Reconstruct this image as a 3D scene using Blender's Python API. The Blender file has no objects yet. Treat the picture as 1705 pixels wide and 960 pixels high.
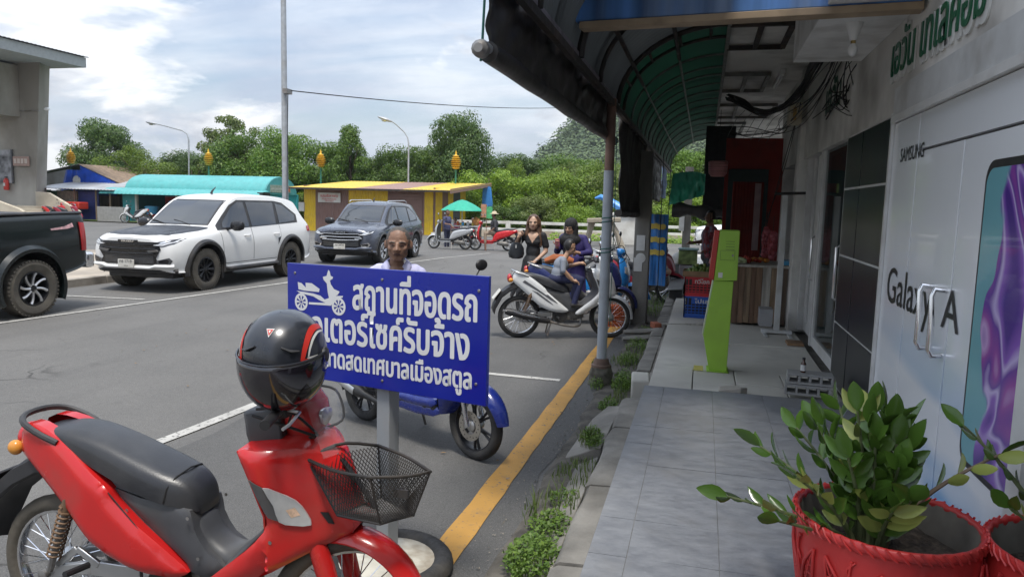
import bpy, bmesh, math, random
import numpy as np
from mathutils import Vector, Matrix, noise
from mathutils.bvhtree import BVHTree
from mathutils.geometry import tessellate_polygon
random.seed(7); np.random.seed(7)
R=math.radians; PI=math.pi
S=bpy.context.scene; COL=S.collection
# ---------------------------------------------------------------- camera
cd=bpy.data.cameras.new('camera'); cam=bpy.data.objects.new('camera',cd); COL.objects.link(cam); S.camera=cam
cd.sensor_width=36; cd.lens=36*1220/1705; cd.clip_end=3000; cd.clip_start=.05
_r=Vector((0.96720446,0.25268284,0.02582447)); _u=Vector((-0.05390797,0.10485747,0.9930251)); _f=Vector((-0.24821252,0.96185045,-0.11504023))
_f.normalize(); _u=(_u-_f*_u.dot(_f)).normalized(); _r=_f.cross(_u)
mw=Matrix.Identity(4)
for i in range(3): mw[i][0]=_r[i]; mw[i][1]=_u[i]; mw[i][2]=-_f[i]
mw[2][3]=1.78; cam.matrix_world=mw
# ---------------------------------------------------------------- sky, sun, exposure
SUNV=Vector((.13,-.36,1.0)).normalized()
w=bpy.data.worlds.new('World'); S.world=w; w.use_nodes=True
nt=w.node_tree; nt.nodes.clear(); N=nt.nodes.new; L=nt.links.new
out=N('ShaderNodeOutputWorld'); bg=N('ShaderNodeBackground'); bg.inputs[1].default_value=.1; L(bg.outputs[0],out.inputs[0])
sky=N('ShaderNodeTexSky'); sky.sky_type='NISHITA'; sky.sun_disc=False; sky.sun_elevation=math.asin(SUNV.z); sky.sun_rotation=math.atan2(SUNV.x,SUNV.y); sky.dust_density=2.0
tc=N('ShaderNodeTexCoord')
sep=N('ShaderNodeSeparateXYZ'); L(tc.outputs['Generated'],sep.inputs[0])
def math_(op,a,b=None,c=None):
    n=N('ShaderNodeMath'); n.operation=op
    for i,v in enumerate((a,b,c)):
        if v is None: continue
        if isinstance(v,(int,float)): n.inputs[i].default_value=v
        else: L(v,n.inputs[i])
    return n.outputs[0]
# project the direction onto a cloud layer: flattens and streaks towards the horizon
zz=math_('MAXIMUM',sep.outputs[2],0.0); den=math_('ADD',zz,.16)
cx=math_('DIVIDE',sep.outputs[0],den); cy=math_('DIVIDE',sep.outputs[1],den)
cmb=N('ShaderNodeCombineXYZ'); L(cx,cmb.inputs[0]); L(cy,cmb.inputs[1])
mp=N('ShaderNodeMapping'); mp.inputs['Rotation'].default_value=(0,0,R(24)); mp.inputs['Scale'].default_value=(.55,1.5,1); L(cmb.outputs[0],mp.inputs[0])
def nz(scale,detail,rough,vec,dist=0):
    n=N('ShaderNodeTexNoise'); n.inputs['Scale'].default_value=scale; n.inputs['Detail'].default_value=detail; n.inputs['Roughness'].default_value=rough; n.inputs['Distortion'].default_value=dist
    L(vec,n.inputs['Vector']); return n.outputs[0]
def ramp(v,stops):
    n=N('ShaderNodeValToRGB'); cr=n.color_ramp
    while len(cr.elements)<len(stops): cr.elements.new(.5)
    for e,(p,c) in zip(cr.elements,stops): e.position=p; e.color=c if len(c)==4 else (*c,1)
    L(v,n.inputs[0]); return n.outputs[0]
n1=nz(1.3,9,.6,mp.outputs[0],.35)
veil=ramp(n1,[(.34,(.30,.30,.30)),(.55,(.95,.95,.95))])
# cumulus low over the horizon: noise on the plain direction
mp2=N('ShaderNodeMapping'); mp2.inputs['Scale'].default_value=(1,1,2.8); L(tc.outputs['Generated'],mp2.inputs[0])
n2=nz(5.2,8,.56,mp2.outputs[0],.25)
cum=ramp(n2,[(.51,(0,0,0)),(.585,(1,1,1))])
n3=nz(2.1,7,.6,mp2.outputs[0])
grey=ramp(n3,[(.38,(3.5,4.0,4.95)),(.62,(5.6,6.0,6.5))])
dk=nz(5.0,8,.55,mp2.outputs[0],.3)
cumc=ramp(dk,[(.43,(3.6,3.8,4.3)),(.56,(8.4,8.3,8.2))])
def mix(f,a,b):
    n=N('ShaderNodeMix'); n.data_type='RGBA'; L(f,n.inputs[0]); L(a,n.inputs[6]); L(b,n.inputs[7]); return n.outputs[2]
m1=mix(veil,sky.outputs[0],grey)
fade=ramp(sep.outputs[2],[(.05,(1,1,1)),(.45,(0,0,0))])
cm=math_('MULTIPLY',cum,fade); cm=math_('MULTIPLY',cm,.85)
m2=mix(cm,m1,cumc)
# an overcast veil is brighter overhead than at the horizon (CIE overcast law)
gf=math_('MULTIPLY_ADD',zz,1.1,.84); vm=N('ShaderNodeVectorMath'); vm.operation='SCALE'; L(m2,vm.inputs[0]); L(gf,vm.inputs['Scale']); L(vm.outputs[0],bg.inputs[0])
sd=bpy.data.lights.new('sun','SUN'); sun=bpy.data.objects.new('sun',sd); COL.objects.link(sun)
sd.energy=2.3; sd.angle=R(13); sd.color=(1,.95,.87); sun.rotation_euler=SUNV.to_track_quat('Z','Y').to_euler()
S.view_settings.view_transform='Standard'; S.view_settings.look='None'; S.view_settings.exposure=.72; S.view_settings.gamma=1
S.cycles.use_denoising=True; S.cycles.diffuse_bounces=8
# ---------------------------------------------------------------- helpers
def tag(o,label=None,cat=None,group=None,kind=None):
    if label: o['label']=label
    if cat: o['category']=cat
    if group: o['group']=group
    if kind: o['kind']=kind
    return o
def empty(name,loc=(0,0,0),rz=0,label=None,cat=None,group=None):
    o=bpy.data.objects.new(name,None); COL.objects.link(o); o.location=loc; o.rotation_euler=(0,0,rz); o.empty_display_size=.1
    return tag(o,label,cat,group)
def copy_tree(o,parent=None):
    c=o.copy(); COL.objects.link(c); c.parent=parent
    if parent is not None: c.matrix_parent_inverse=o.matrix_parent_inverse.copy()
    for ch in list(o.children): copy_tree(ch,c)
    return c
MATS={}
def M(name,col,rough=.5,metal=0.,var=.08,scale=6.,bump=0.,bscale=40.,coat=0.,dirt=None,damt=.5,dscale=4.,dth=.55,trans=0.,emit=0.,spec=.5,alpha=1.,stretch=None,rvar=0.1):
    if name in MATS: return MATS[name]
    m=bpy.data.materials.new(name); m.use_nodes=True; t=m.node_tree; b=t.nodes['Principled BSDF']
    def n_(s,d,v=None):
        n=t.nodes.new('ShaderNodeTexNoise'); n.inputs['Scale'].default_value=s; n.inputs['Detail'].default_value=d
        if v is not None: t.links.new(v,n.inputs['Vector'])
        return n.outputs[0]
    tcn=t.nodes.new('ShaderNodeTexCoord'); vec=tcn.outputs['Object']
    if stretch:
        mpn=t.nodes.new('ShaderNodeMapping'); mpn.inputs['Scale'].default_value=stretch; t.links.new(vec,mpn.inputs[0]); vec=mpn.outputs[0]
    def mixc(f,a,bc):
        n=t.nodes.new('ShaderNodeMix'); n.data_type='RGBA'
        t.links.new(f,n.inputs[0])
        for i,c in ((6,a),(7,bc)):
            if hasattr(c,'default_value') or hasattr(c,'is_linked'): t.links.new(c,n.inputs[i])
            else: n.inputs[i].default_value=(*c,1)
        return n.outputs[2]
    def rampf(v,a,bb):
        n=t.nodes.new('ShaderNodeMapRange'); n.inputs[1].default_value=a; n.inputs[2].default_value=bb; t.links.new(v,n.inputs[0]); return n.outputs[0]
    c1=tuple(max(0,x*(1-var)) for x in col); c2=tuple(min(1,x*(1+var)) for x in col)
    nv=n_(scale,6,vec); cc=mixc(rampf(nv,.3,.7),c1,c2)
    if dirt:
        dn=n_(dscale,8,vec); f=rampf(dn,dth-.08,dth+.12)
        mm=t.nodes.new('ShaderNodeMath'); mm.operation='MULTIPLY'; mm.inputs[1].default_value=damt; t.links.new(f,mm.inputs[0])
        cc=mixc(mm.outputs[0],cc,dirt)
    t.links.new(cc,b.inputs['Base Color'])
    rr=t.nodes.new('ShaderNodeMapRange'); rr.inputs[1].default_value=.3; rr.inputs[2].default_value=.7; rr.inputs[3].default_value=max(0,rough-rvar*rough*1.5); rr.inputs[4].default_value=min(1,rough+rvar*rough*1.5)
    t.links.new(n_(scale*2.3,4,vec),rr.inputs[0]); t.links.new(rr.outputs[0],b.inputs['Roughness'])
    b.inputs['Metallic'].default_value=metal; b.inputs['Coat Weight'].default_value=coat; b.inputs['Coat Roughness'].default_value=.06
    b.inputs['Transmission Weight'].default_value=trans; b.inputs['Specular IOR Level'].default_value=spec; b.inputs['Alpha'].default_value=alpha
    if emit: b.inputs['Emission Color'].default_value=(*col,1); b.inputs['Emission Strength'].default_value=emit
    if bump:
        bn=t.nodes.new('ShaderNodeBump'); bn.inputs['Strength'].default_value=min(1,bump); bn.inputs['Distance'].default_value=.01; t.links.new(n_(bscale,5,vec),bn.inputs['Height']); t.links.new(bn.outputs[0],b.inputs['Normal'])
    MATS[name]=m; return m
def frame_from(d,up=None):
    d=Vector(d).normalized(); up=Vector(up) if up else (Vector((0,0,1)) if abs(d.z)<.95 else Vector((1,0,0)))
    a=up.cross(d).normalized(); b=d.cross(a); return a,b
class MB:
    def __init__(s): s.v=[]; s.f=[]; s.m=[]; s.cur=0
    def add(s,vs,fs):
        o=len(s.v); s.v+=[tuple(v) for v in vs]; s.f+=[tuple(i+o for i in f) for f in fs]; s.m+=[s.cur]*len(fs); return s
    def box(s,c,d,rot=None):
        x,y,z=d[0]/2,d[1]/2,d[2]/2
        vs=[Vector((i*x,j*y,k*z)) for k in(-1,1) for j in(-1,1) for i in(-1,1)]
        if rot is not None: vs=[rot@v for v in vs]
        c=Vector(c); return s.add([v+c for v in vs],[(0,2,3,1),(4,5,7,6),(0,1,5,4),(2,6,7,3),(0,4,6,2),(1,3,7,5)])
    def bar(s,a,b,w,h,up=None):
        a=Vector(a);b=Vector(b); p,q=frame_from(b-a,up)
        vs=[e+p*(i*w/2)+q*(j*h/2) for e in(a,b) for i,j in((-1,-1),(1,-1),(1,1),(-1,1))]
        return s.add(vs,[(3,2,1,0),(4,5,6,7),(0,1,5,4),(1,2,6,5),(2,3,7,6),(3,0,4,7)])
    def loft(s,rings,cap=True,closed=True):
        n=len(rings[0]); vs=[p for r in rings for p in r]; fs=[]
        for i in range(len(rings)-1):
            for j in range(n if closed else n-1):
                k=(j+1)%n; fs.append((i*n+j,i*n+k,(i+1)*n+k,(i+1)*n+j))
        if cap and closed: fs.append(tuple(range(n-1,-1,-1))); fs.append(tuple((len(rings)-1)*n+j for j in range(n)))
        return s.add(vs,fs)
    def tube(s,pts,r,n=8,cap=True,flat=1.,up=None):
        pts=[Vector(p) for p in pts]; m=len(pts); rs=r if isinstance(r,(list,tuple)) else [r]*m
        rings=[]; a=None
        for i,p in enumerate(pts):
            d=(pts[min(i+1,m-1)]-pts[max(i-1,0)]).normalized()
            if a is None: a,b=frame_from(d,up)
            else: a=(a-d*a.dot(d)).normalized(); b=d.cross(a)
            rings.append([p+a*(math.cos(t)*rs[i])+b*(math.sin(t)*rs[i]*flat) for t in [2*PI*k/n for k in range(n)]])
        return s.loft(rings,cap)
    def lathe(s,prof,n=24,c=(0,0,0),axis='z',closed=False):
        rings=[]
        for r,h in prof:
            ring=[]
            for k in range(n):
                t=2*PI*k/n; p=(r*math.cos(t),r*math.sin(t),h)
                if axis=='y': p=(p[0],h,p[1])
                elif axis=='x': p=(h,p[0],p[1])
                ring.append((p[0]+c[0],p[1]+c[1],p[2]+c[2]))
            rings.append(ring)
        if closed: rings.append(rings[0])
        return s.loft(rings,cap=False if closed else True)
    def ell(s,c,r,n=14,m=9,rot=None,e=1.):
        if not hasattr(r,'__len__'): r=(r,r,r)
        rings=[]; c=Vector(c)
        for i in range(m+1):
            ph=-PI/2+PI*i/m; ring=[]
            for k in range(n):
                t=2*PI*k/n; v=Vector((r[0]*math.cos(ph)*math.cos(t),r[1]*math.cos(ph)*math.sin(t),r[2]*math.sin(ph)))
                if i in(0,m): v=Vector((1e-5*math.cos(t),1e-5*math.sin(t),v.z))
                ring.append(c+(rot@v if rot is not None else v))
            rings.append(ring)
        return s.loft(rings)
    def prism(s,outl,a,b,axis='y'):
        def P(p,h): return (p[0],h,p[1]) if axis=='y' else ((p[0],p[1],h) if axis=='z' else (h,p[0],p[1]))
        n=len(outl); return s.add([P(p,a) for p in outl]+[P(p,b) for p in outl],[tuple(range(n)),tuple(range(2*n-1,n-1,-1))]+[(i,i+n,(i+1)%n+n,(i+1)%n) for i in range(n)])
    def build(s,name,mat,parent=None,smooth=40,bevel=0,sub=0,wn=False):
        me=bpy.data.meshes.new(name); me.from_pydata(s.v,[],s.f)
        mats=mat if isinstance(mat,(list,tuple)) else [mat]
        for m in mats: me.materials.append(m)
        if len(mats)>1: me.polygons.foreach_set('material_index',s.m)
        bm=bmesh.new(); bm.from_mesh(me); bmesh.ops.recalc_face_normals(bm,faces=bm.faces); bm.to_mesh(me); bm.free()
        return link(name,me,parent,smooth,bevel,sub)
def link(name,me,parent=None,smooth=40,bevel=0,sub=0):
    if smooth: me.shade_smooth(); me.set_sharp_from_angle(angle=R(smooth))
    o=bpy.data.objects.new(name,me); COL.objects.link(o); o.parent=parent
    if bevel:
        b=o.modifiers.new('bevel','BEVEL'); b.width=bevel; b.segments=2; b.limit_method='ANGLE'; b.angle_limit=R(35); b.harden_normals=False
    if sub:
        b=o.modifiers.new('sub','SUBSURF'); b.levels=sub; b.render_levels=sub
    return o
def part(name,mat,parent,fn,**k):
    b=MB(); fn(b); return b.build(name,mat,parent,**k)
def boxo(name,mat,parent,lo,hi,bevel=0,**k):
    b=MB(); b.box([(l+h)/2 for l,h in zip(lo,hi)],[abs(h-l) for l,h in zip(lo,hi)]); return b.build(name,mat,parent,bevel=bevel,**k)
def tubeo(name,mat,parent,pts,r,n=8,**k):
    b=MB(); b.tube(pts,r,n); return b.build(name,mat,parent,**k)
def interp(pts,n):
    "Catmull-Rom through points -> n samples"
    P=np.array(pts,float); m=len(P); T=np.linspace(0,m-1,n); o=[]
    for t in T:
        i=min(int(t),m-2); f=t-i; p0=P[max(i-1,0)];p1=P[i];p2=P[i+1];p3=P[min(i+2,m-1)]
        o.append(.5*((2*p1)+(-p0+p2)*f+(2*p0-5*p1+4*p2-p3)*f*f+(-p0+3*p1-3*p2+p3)*f**3))
    return [tuple(x) for x in o]
def smooth_closed(outl,k=3):
    "rounded closed outline through points"
    P=np.array(outl,float); n=len(P); o=[]
    for i in range(n):
        p0,p1,p2,p3=P[i-1],P[i],P[(i+1)%n],P[(i+2)%n]
        for j in range(k):
            f=j/k; o.append(tuple(.5*((2*p1)+(-p0+p2)*f+(2*p0-5*p1+4*p2-p3)*f*f+(-p0+3*p1-3*p2+p3)*f**3)))
    return o
def fill2d(outl,res):
    "dense triangle fill of a 2-D polygon -> verts, faces"
    bm=bmesh.new(); vs=[bm.verts.new((p[0],p[1],0)) for p in outl]
    es=[bm.edges.new((vs[i],vs[(i+1)%len(vs)])) for i in range(len(vs))]
    bmesh.ops.triangle_fill(bm,use_beauty=True,edges=es)
    for _ in range(7):
        lo=[e for e in bm.edges if e.calc_length()>res]
        if not lo: break
        bmesh.ops.subdivide_edges(bm,edges=lo,cuts=1,use_grid_fill=False)
        bmesh.ops.triangulate(bm,faces=bm.faces); bmesh.ops.beautify_fill(bm,faces=bm.faces,edges=bm.edges)
    bm.verts.index_update(); V=[(v.co.x,v.co.y) for v in bm.verts]; F=[tuple(v.index for v in f.verts) for f in bm.faces]; B=[v.is_boundary for v in bm.verts]
    bm.free(); return V,F,B
def edge_dist(V,outl):
    A=np.array(outl); Bp=np.roll(A,-1,0); P=np.array(V); d=np.full(len(P),1e9)
    for a,b in zip(A,Bp):
        ab=b-a; t=np.clip(((P-a)@ab)/max(ab@ab,1e-12),0,1); d=np.minimum(d,np.linalg.norm(P-(a+t[:,None]*ab),axis=1))
    return d
def pillow(outl,yfun,bulge,wid,inner=None,res=.03,side=1):
    "a bulged panel: outline in (x,z); yfun(x,z) outward distance; side +1/-1; inner depth of the return edge"
    V,F,B=fill2d(outl,res); d=edge_dist(V,outl); b=MB()
    vs=[]
    for (x,z),dd in zip(V,d):
        q=min(dd/wid,1); y=yfun(x,z)+bulge*math.sqrt(max(0,1-(1-q)**2)); vs.append((x,side*y,z))
    b.add(vs,F)
    if inner:
        n=len(outl); o=[(x,side*yfun(x,z),z) for x,z in outl]; i_=[(x,side*(yfun(x,z)-inner),z) for x,z in outl]
        b.loft([o,i_],cap=False)
    return b
def text_mesh(body,size,offset=0.,ext=0.,align='CENTER',res=3):
    cu=bpy.data.curves.new('t','FONT'); cu.body=body; cu.size=size; cu.offset=offset; cu.extrude=ext; cu.align_x=align; cu.resolution_u=res
    o=bpy.data.objects.new('t',cu); COL.objects.link(o)
    dg=bpy.context.evaluated_depsgraph_get(); dg.update(); me=bpy.data.meshes.new_from_object(o.evaluated_get(dg)); bpy.data.objects.remove(o); bpy.data.curves.remove(cu); return me
def lettering(name,mat,parent,body,org,ex,ey,width=None,height=None,offset=0.,depth=.0015,jit=.00004,bold=0.):
    "text laid on a plane: org = left baseline, ex / ey unit axes; scaled to width x height"
    me=text_mesh(body,1.,offset,0,'LEFT'); V=np.array([v.co[:] for v in me.vertices])
    lo,hi=V.min(0),V.max(0); sx=width/(hi[0]-lo[0]) if width else None; sy=height/(hi[1]-lo[1]) if height else None
    sx=sx or sy; sy=sy or sx; ex=Vector(ex); ey=Vector(ey); en=ex.cross(ey); org=Vector(org)
    bm=bmesh.new(); bm.from_mesh(me); bm.verts.ensure_lookup_table()
    isl={}; k=0
    for v in bm.verts:
        if v in isl: continue
        st=[v]; isl[v]=k
        while st:
            q=st.pop()
            for e in q.link_edges:
                o=e.other_vert(q)
                if o not in isl: isl[o]=k; st.append(o)
        k+=1
    for v in bm.verts:
        x,y=(v.co.x-lo[0])*sx,(v.co.y-lo[1])*sy; v.co=org+ex*x+ey*y+en*(depth+isl[v]*jit)
    bmesh.ops.triangulate(bm,faces=bm.faces)
    if bold:
        # heavier strokes: the same glyphs again, shifted a little each way
        src=list(bm.faces)
        for k in range(8):
            a=2*PI*k/8; d=bmesh.ops.duplicate(bm,geom=src); sh_=ex*(bold*math.cos(a))+ey*(bold*math.sin(a)*.7)+en*(jit*.11*(k+1))
            for v in [g for g in d['geom'] if isinstance(g,bmesh.types.BMVert)]: v.co+=sh_
    for f in bm.faces:
        f.normal_update()
        if f.normal.dot(en)<0: f.normal_flip()
    bm.to_mesh(me); bm.free(); me.materials.clear(); me.materials.append(mat); me.name=name
    o=bpy.data.objects.new(name,me); COL.objects.link(o); o.parent=parent; return o
def bvh_of(o):
    me=o.data; return BVHTree.FromPolygons([v.co[:] for v in me.vertices],[p.vertices[:] for p in me.polygons])
def decal(name,mat,parent,bvh,outl,axis,off=.006,res=.06,far=6.,thick=.0,round_=0,mirror=False,smooth=50):
    "project a 2-D outline onto a body along an axis ('+x','-x','+y','-y','+z'), lying off metres proud of it"
    if round_: outl=smooth_closed(outl,round_)
    V,F,B=fill2d(outl,res); sg=1 if axis[0]=='+' else -1; a=axis[1]; vs=[]
    d={'x':Vector((-sg,0,0)),'y':Vector((0,-sg,0)),'z':Vector((0,0,-sg))}[a]; last=None
    for p in V:
        o={'x':Vector((sg*far,p[0],p[1])),'y':Vector((p[0],sg*far,p[1])),'z':Vector((p[0],p[1],sg*far))}[a]
        h,n,_,_=bvh.ray_cast(o,d)
        if h is None:
            h=o.copy(); q=bvh.find_nearest(o+d*(far-(last if last else .8)))
            if q[0] is not None:
                i={'x':0,'y':1,'z':2}[a]; h[i]=q[0][i]
        vs.append(h-d*off)
    b=MB(); b.add(vs,F)
    if thick:
        n=len(outl)  # boundary ring return
        bm=bmesh.new(); me=bpy.data.meshes.new('x'); me.from_pydata([v[:] for v in vs],[],F); bm.from_mesh(me)
        r=bmesh.ops.extrude_face_region(bm,geom=bm.faces[:]); 
        for v in [g for g in r['geom'] if isinstance(g,bmesh.types.BMVert)]: v.co-=d*thick
        bm.verts.index_update(); b=MB(); b.add([v.co[:] for v in bm.verts],[tuple(v.index for v in f.verts) for f in bm.faces]); bm.free(); bpy.data.meshes.remove(me)
    if mirror:
        v2=[(v[0],-v[1],v[2]) for v in b.v]; 
        return [b.build(name,mat,parent,smooth=smooth), MB().add(v2,list(b.f)).build(name,mat,parent,smooth=smooth)]
    return b.build(name,mat,parent,smooth=smooth)
# ---------------------------------------------------------------- common materials
BLK=M('black_plastic',(.018,.018,.02),.45,var=.2,dirt=(.12,.10,.08),damt=.25)
GREYP=M('grey_plastic',(.07,.072,.078),.5,var=.15,dirt=(.16,.14,.11),damt=.35)
RUB=M('tyre_rubber',(.022,.022,.023),.8,var=.25,scale=14,dirt=(.10,.09,.075),damt=.45,bump=.3,bscale=80)
RUBD=M('dusty_tyre',(.10,.088,.07),.88,var=.3,scale=8,dirt=(.035,.033,.03),damt=.7,bump=.3,bscale=60)
CHR=M('chrome',(.75,.75,.76),.16,1.,var=.05)
ALU=M('aluminium',(.55,.56,.57),.38,.9,var=.1,dirt=(.2,.17,.13),damt=.4)
STEEL=M('dirty_steel',(.28,.27,.26),.5,.8,var=.2,dirt=(.16,.10,.06),damt=.5)
GALV=M('galvanised_steel',(.36,.38,.40),.5,.3,var=.12,scale=9,dirt=(.25,.22,.18),damt=.35,bump=.05)
CONC=M('concrete',(.27,.255,.23),.9,var=.22,scale=3,bump=.35,bscale=45,dirt=(.10,.095,.085),damt=.6,dscale=2.2,dth=.5)
CONCL=M('pale_concrete',(.40,.375,.33),.9,var=.18,scale=2.5,bump=.3,bscale=30,dirt=(.2,.18,.15),damt=.55,dscale=1.2)
GLASSD=M('tinted_glass',(.012,.016,.022),.06,var=.1,spec=.8,coat=.6)
WHITEP=M('white_plastic',(.72,.72,.71),.35,var=.04)
LENS=M('clear_lens',(.68,.69,.70),.08,.55,var=.12,scale=25,coat=.8)
REDL=M('red_lens',(.42,.012,.015),.15,var=.2,coat=.6)
ORANGE=M('orange_plastic',(.55,.12,.025),.5,var=.15,dirt=(.2,.07,.03),damt=.4)
SKIN=M('skin',(.40,.235,.15),.55,var=.1,scale=20)
SKIND=M('tanned_skin',(.19,.10,.062),.55,var=.18,scale=25)
HAIRB=M('black_hair',(.012,.010,.009),.5,var=.3,scale=60,stretch=(1,1,.15))
# ================================================================ ground, road, pavements
def asphalt(name,c1,c2,c3,patch=.35):
    m=bpy.data.materials.new(name); m.use_nodes=True; t=m.node_tree; b=t.nodes['Principled BSDF']; n=t.nodes.new; l=t.links.new
    tcn=n('ShaderNodeTexCoord'); v=tcn.outputs['Object']
    def no(s,d,r=.6,vec=v):
        q=n('ShaderNodeTexNoise'); q.inputs['Scale'].default_value=s; q.inputs['Detail'].default_value=d; q.inputs['Roughness'].default_value=r; l(vec,q.inputs['Vector']); return q.outputs[0]
    def rp(val,a,bb,lo=0,hi=1):
        q=n('ShaderNodeMapRange'); q.inputs[1].default_value=a; q.inputs[2].default_value=bb; q.inputs[3].default_value=lo; q.inputs[4].default_value=hi; l(val,q.inputs[0]); return q.outputs[0]
    def mx(f,a,bb):
        q=n('ShaderNodeMix'); q.data_type='RGBA'; l(f,q.inputs[0])
        for i,c in ((6,a),(7,bb)):
            if isinstance(c,tuple): q.inputs[i].default_value=(*c,1)
            else: l(c,q.inputs[i])
        return q.outputs[2]
    base=mx(rp(no(.55,6),.35,.65),c1,c2)
    mpn=n('ShaderNodeMapping'); mpn.inputs['Scale'].default_value=(1.6,.12,1); l(v,mpn.inputs[0])
    base=mx(rp(no(1.1,5,.6,mpn.outputs[0]),.5,.75,0,.55),base,c3)        # wheel tracks worn along the road
    vo=n('ShaderNodeTexVoronoi'); vo.inputs['Scale'].default_value=95; l(v,vo.inputs['Vector'])
    base=mx(rp(vo.outputs['Distance'],.0,.30,.75,0),base,(c2[0]*2.1,c2[1]*2.05,c2[2]*1.95))  # pale stone chips
    base=mx(rp(no(160,3),.50,.70,0,.8),base,(.03,.03,.03)); base=mx(rp(no(22,5),.45,.75,0,.35),base,(.06,.058,.055))
    # cracks
    w_=n('ShaderNodeTexVoronoi'); w_.feature='DISTANCE_TO_EDGE'; w_.inputs['Scale'].default_value=.75
    wob=n('ShaderNodeMix'); wob.data_type='VECTOR'; wob.inputs[0].default_value=.22; l(v,wob.inputs[4])
    nn=n('ShaderNodeTexNoise'); nn.inputs['Scale'].default_value=2.6; nn.inputs['Detail'].default_value=6; l(v,nn.inputs['Vector']); l(nn.outputs['Color'],wob.inputs[5]); l(wob.outputs[1],w_.inputs['Vector'])
    crack=rp(w_.outputs['Distance'],.0,.012,1,0); msk=rp(no(.33,3),.54,.64)
    mm=n('ShaderNodeMath'); mm.operation='MULTIPLY'; l(crack,mm.inputs[0]); l(msk,mm.inputs[1])
    base=mx(mm.outputs[0],base,(.022,.021,.02))
    base=mx(rp(no(2.2,4),.64,.74,0,patch),base,(.045,.043,.04))             # oil spots
    l(base,b.inputs['Base Color']); b.inputs['Roughness'].default_value=.86
    bp=n('ShaderNodeBump'); bp.inputs['Strength'].default_value=.55; bp.inputs['Distance'].default_value=.006; l(vo.outputs['Distance'],bp.inputs['Height']); l(bp.outputs[0],b.inputs['Normal']); return m
ASP=asphalt('asphalt',(.118,.115,.11),(.155,.15,.142),(.092,.09,.087))
ASPD=asphalt('dark_asphalt',(.088,.087,.085),(.12,.117,.113),(.066,.066,.065))
GRND=M('bare_ground',(.20,.18,.14),.95,var=.25,scale=.4,bump=.3,bscale=8,dirt=(.07,.085,.03),damt=.8,dscale=.12,dth=.5)
def sheet(name,mat,x0,x1,y0,y1,z,nx=1,ny=1):
    b=MB(); vs=[(x0+(x1-x0)*i/nx,y0+(y1-y0)*j/ny,z) for j in range(ny+1) for i in range(nx+1)]
    b.add(vs,[(j*(nx+1)+i,j*(nx+1)+i+1,(j+1)*(nx+1)+i+1,(j+1)*(nx+1)+i) for j in range(ny) for i in range(nx)]); return b.build(name,mat,smooth=0)
tag(sheet('ground',GRND,-900,900,-60,1500,-.06),kind='structure')
tag(sheet('road',ASP,-60,40,-8,37.2,0),kind='structure')
# darker resurfaced parking strip by the kerb
b=MB(); L_=[]; Rr=[]
for j in range(61):
    y=-8+j*.6; L_.append((-3.55+.05*math.sin(y*1.7)+.02*math.sin(y*7),y,.004)); Rr.append((-.90+.05*math.sin(y*2.3)+.03*math.sin(y*6.1+1),y,.004))
for j in range(60): b.add([L_[j],Rr[j],Rr[j+1],L_[j+1]],[(0,1,2,3)])
tag(b.build('parking_lane',ASPD,smooth=0),kind='structure')
def paintmat(name,col,wear):
    m=bpy.data.materials.new(name); m.use_nodes=True; t=m.node_tree; b=t.nodes['Principled BSDF']; n=t.nodes.new; l=t.links.new
    v=n('ShaderNodeTexCoord').outputs['Object']
    def no(s,d):
        q=n('ShaderNodeTexNoise'); q.inputs['Scale'].default_value=s; q.inputs['Detail'].default_value=d; l(v,q.inputs['Vector']); return q.outputs[0]
    def mx(f,a,lo,hi,bb):
        r=n('ShaderNodeMapRange'); r.inputs[1].default_value=lo; r.inputs[2].default_value=hi; l(f,r.inputs[0]); q=n('ShaderNodeMix'); q.data_type='RGBA'; l(r.outputs[0],q.inputs[0])
        for i,c in ((6,a),(7,bb)):
            if isinstance(c,tuple): q.inputs[i].default_value=(*c,1)
            else: l(c,q.inputs[i])
        return q.outputs[2]
    c=mx(no(3,6),col,.3,.7,tuple(x*.72 for x in col)); c=mx(no(38,7),c,wear,wear+.1,(.11,.105,.1)); c=mx(no(5,6),c,.58,.75,tuple(x*.55+.03 for x in col))
    l(c,b.inputs['Base Color']); b.inputs['Roughness'].default_value=.75; return m
YEL=paintmat('yellow_road_paint',(.50,.27,.06),.60); WHT=paintmat('white_road_paint',(.46,.45,.42),.56)
def stripe(name,mat,pts,wd,z,step=.35):
    b=MB(); P=[]
    for (x0,y0),(x1,y1) in zip(pts,pts[1:]):
        k=max(1,int(math.hypot(x1-x0,y1-y0)/step)); P+=[(x0+(x1-x0)*i/k,y0+(y1-y0)*i/k) for i in range(k)]
    P.append(pts[-1]); ring=[]
    for i,p in enumerate(P):
        q=P[min(i+1,len(P)-1)]; o=P[max(i-1,0)]; d=Vector((q[0]-o[0],q[1]-o[1],0)).normalized(); nrm=Vector((-d.y,d.x,0)); e=wd/2
        ring.append((Vector((*p,z))+nrm*(e+random.uniform(-.006,.006)),Vector((*p,z))-nrm*(e+random.uniform(-.006,.006))))
    for a,c in zip(ring,ring[1:]): b.add([a[0],a[1],c[1],c[0]],[(0,1,2,3)])
    return tag(b.build(name,mat,smooth=0),kind='structure')
stripe('yellow_line',YEL,[(-1.19,-3),(-1.18,4),(-1.165,9),(-1.2,14),(-1.25,24)],.155,.009,.2)
stripe('white_line',WHT,[(-2.6,7.24),(-1.33,7.2)],.085,.009)
stripe('white_line',WHT,[(-3.73,4.22),(-3.70,4.6),(-3.62,5.9),(-3.5,7.6)],.10,.0085)
stripe('white_line',WHT,[(-9.3,4),(-9.08,7.7),(-8.42,13.6),(-8.3,19),(-7.95,22),(-7.3,25)],.10,.009)
stripe('white_line',WHT,[(-11.3,10.1),(-9.1,10.35)],.09,.009)
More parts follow.
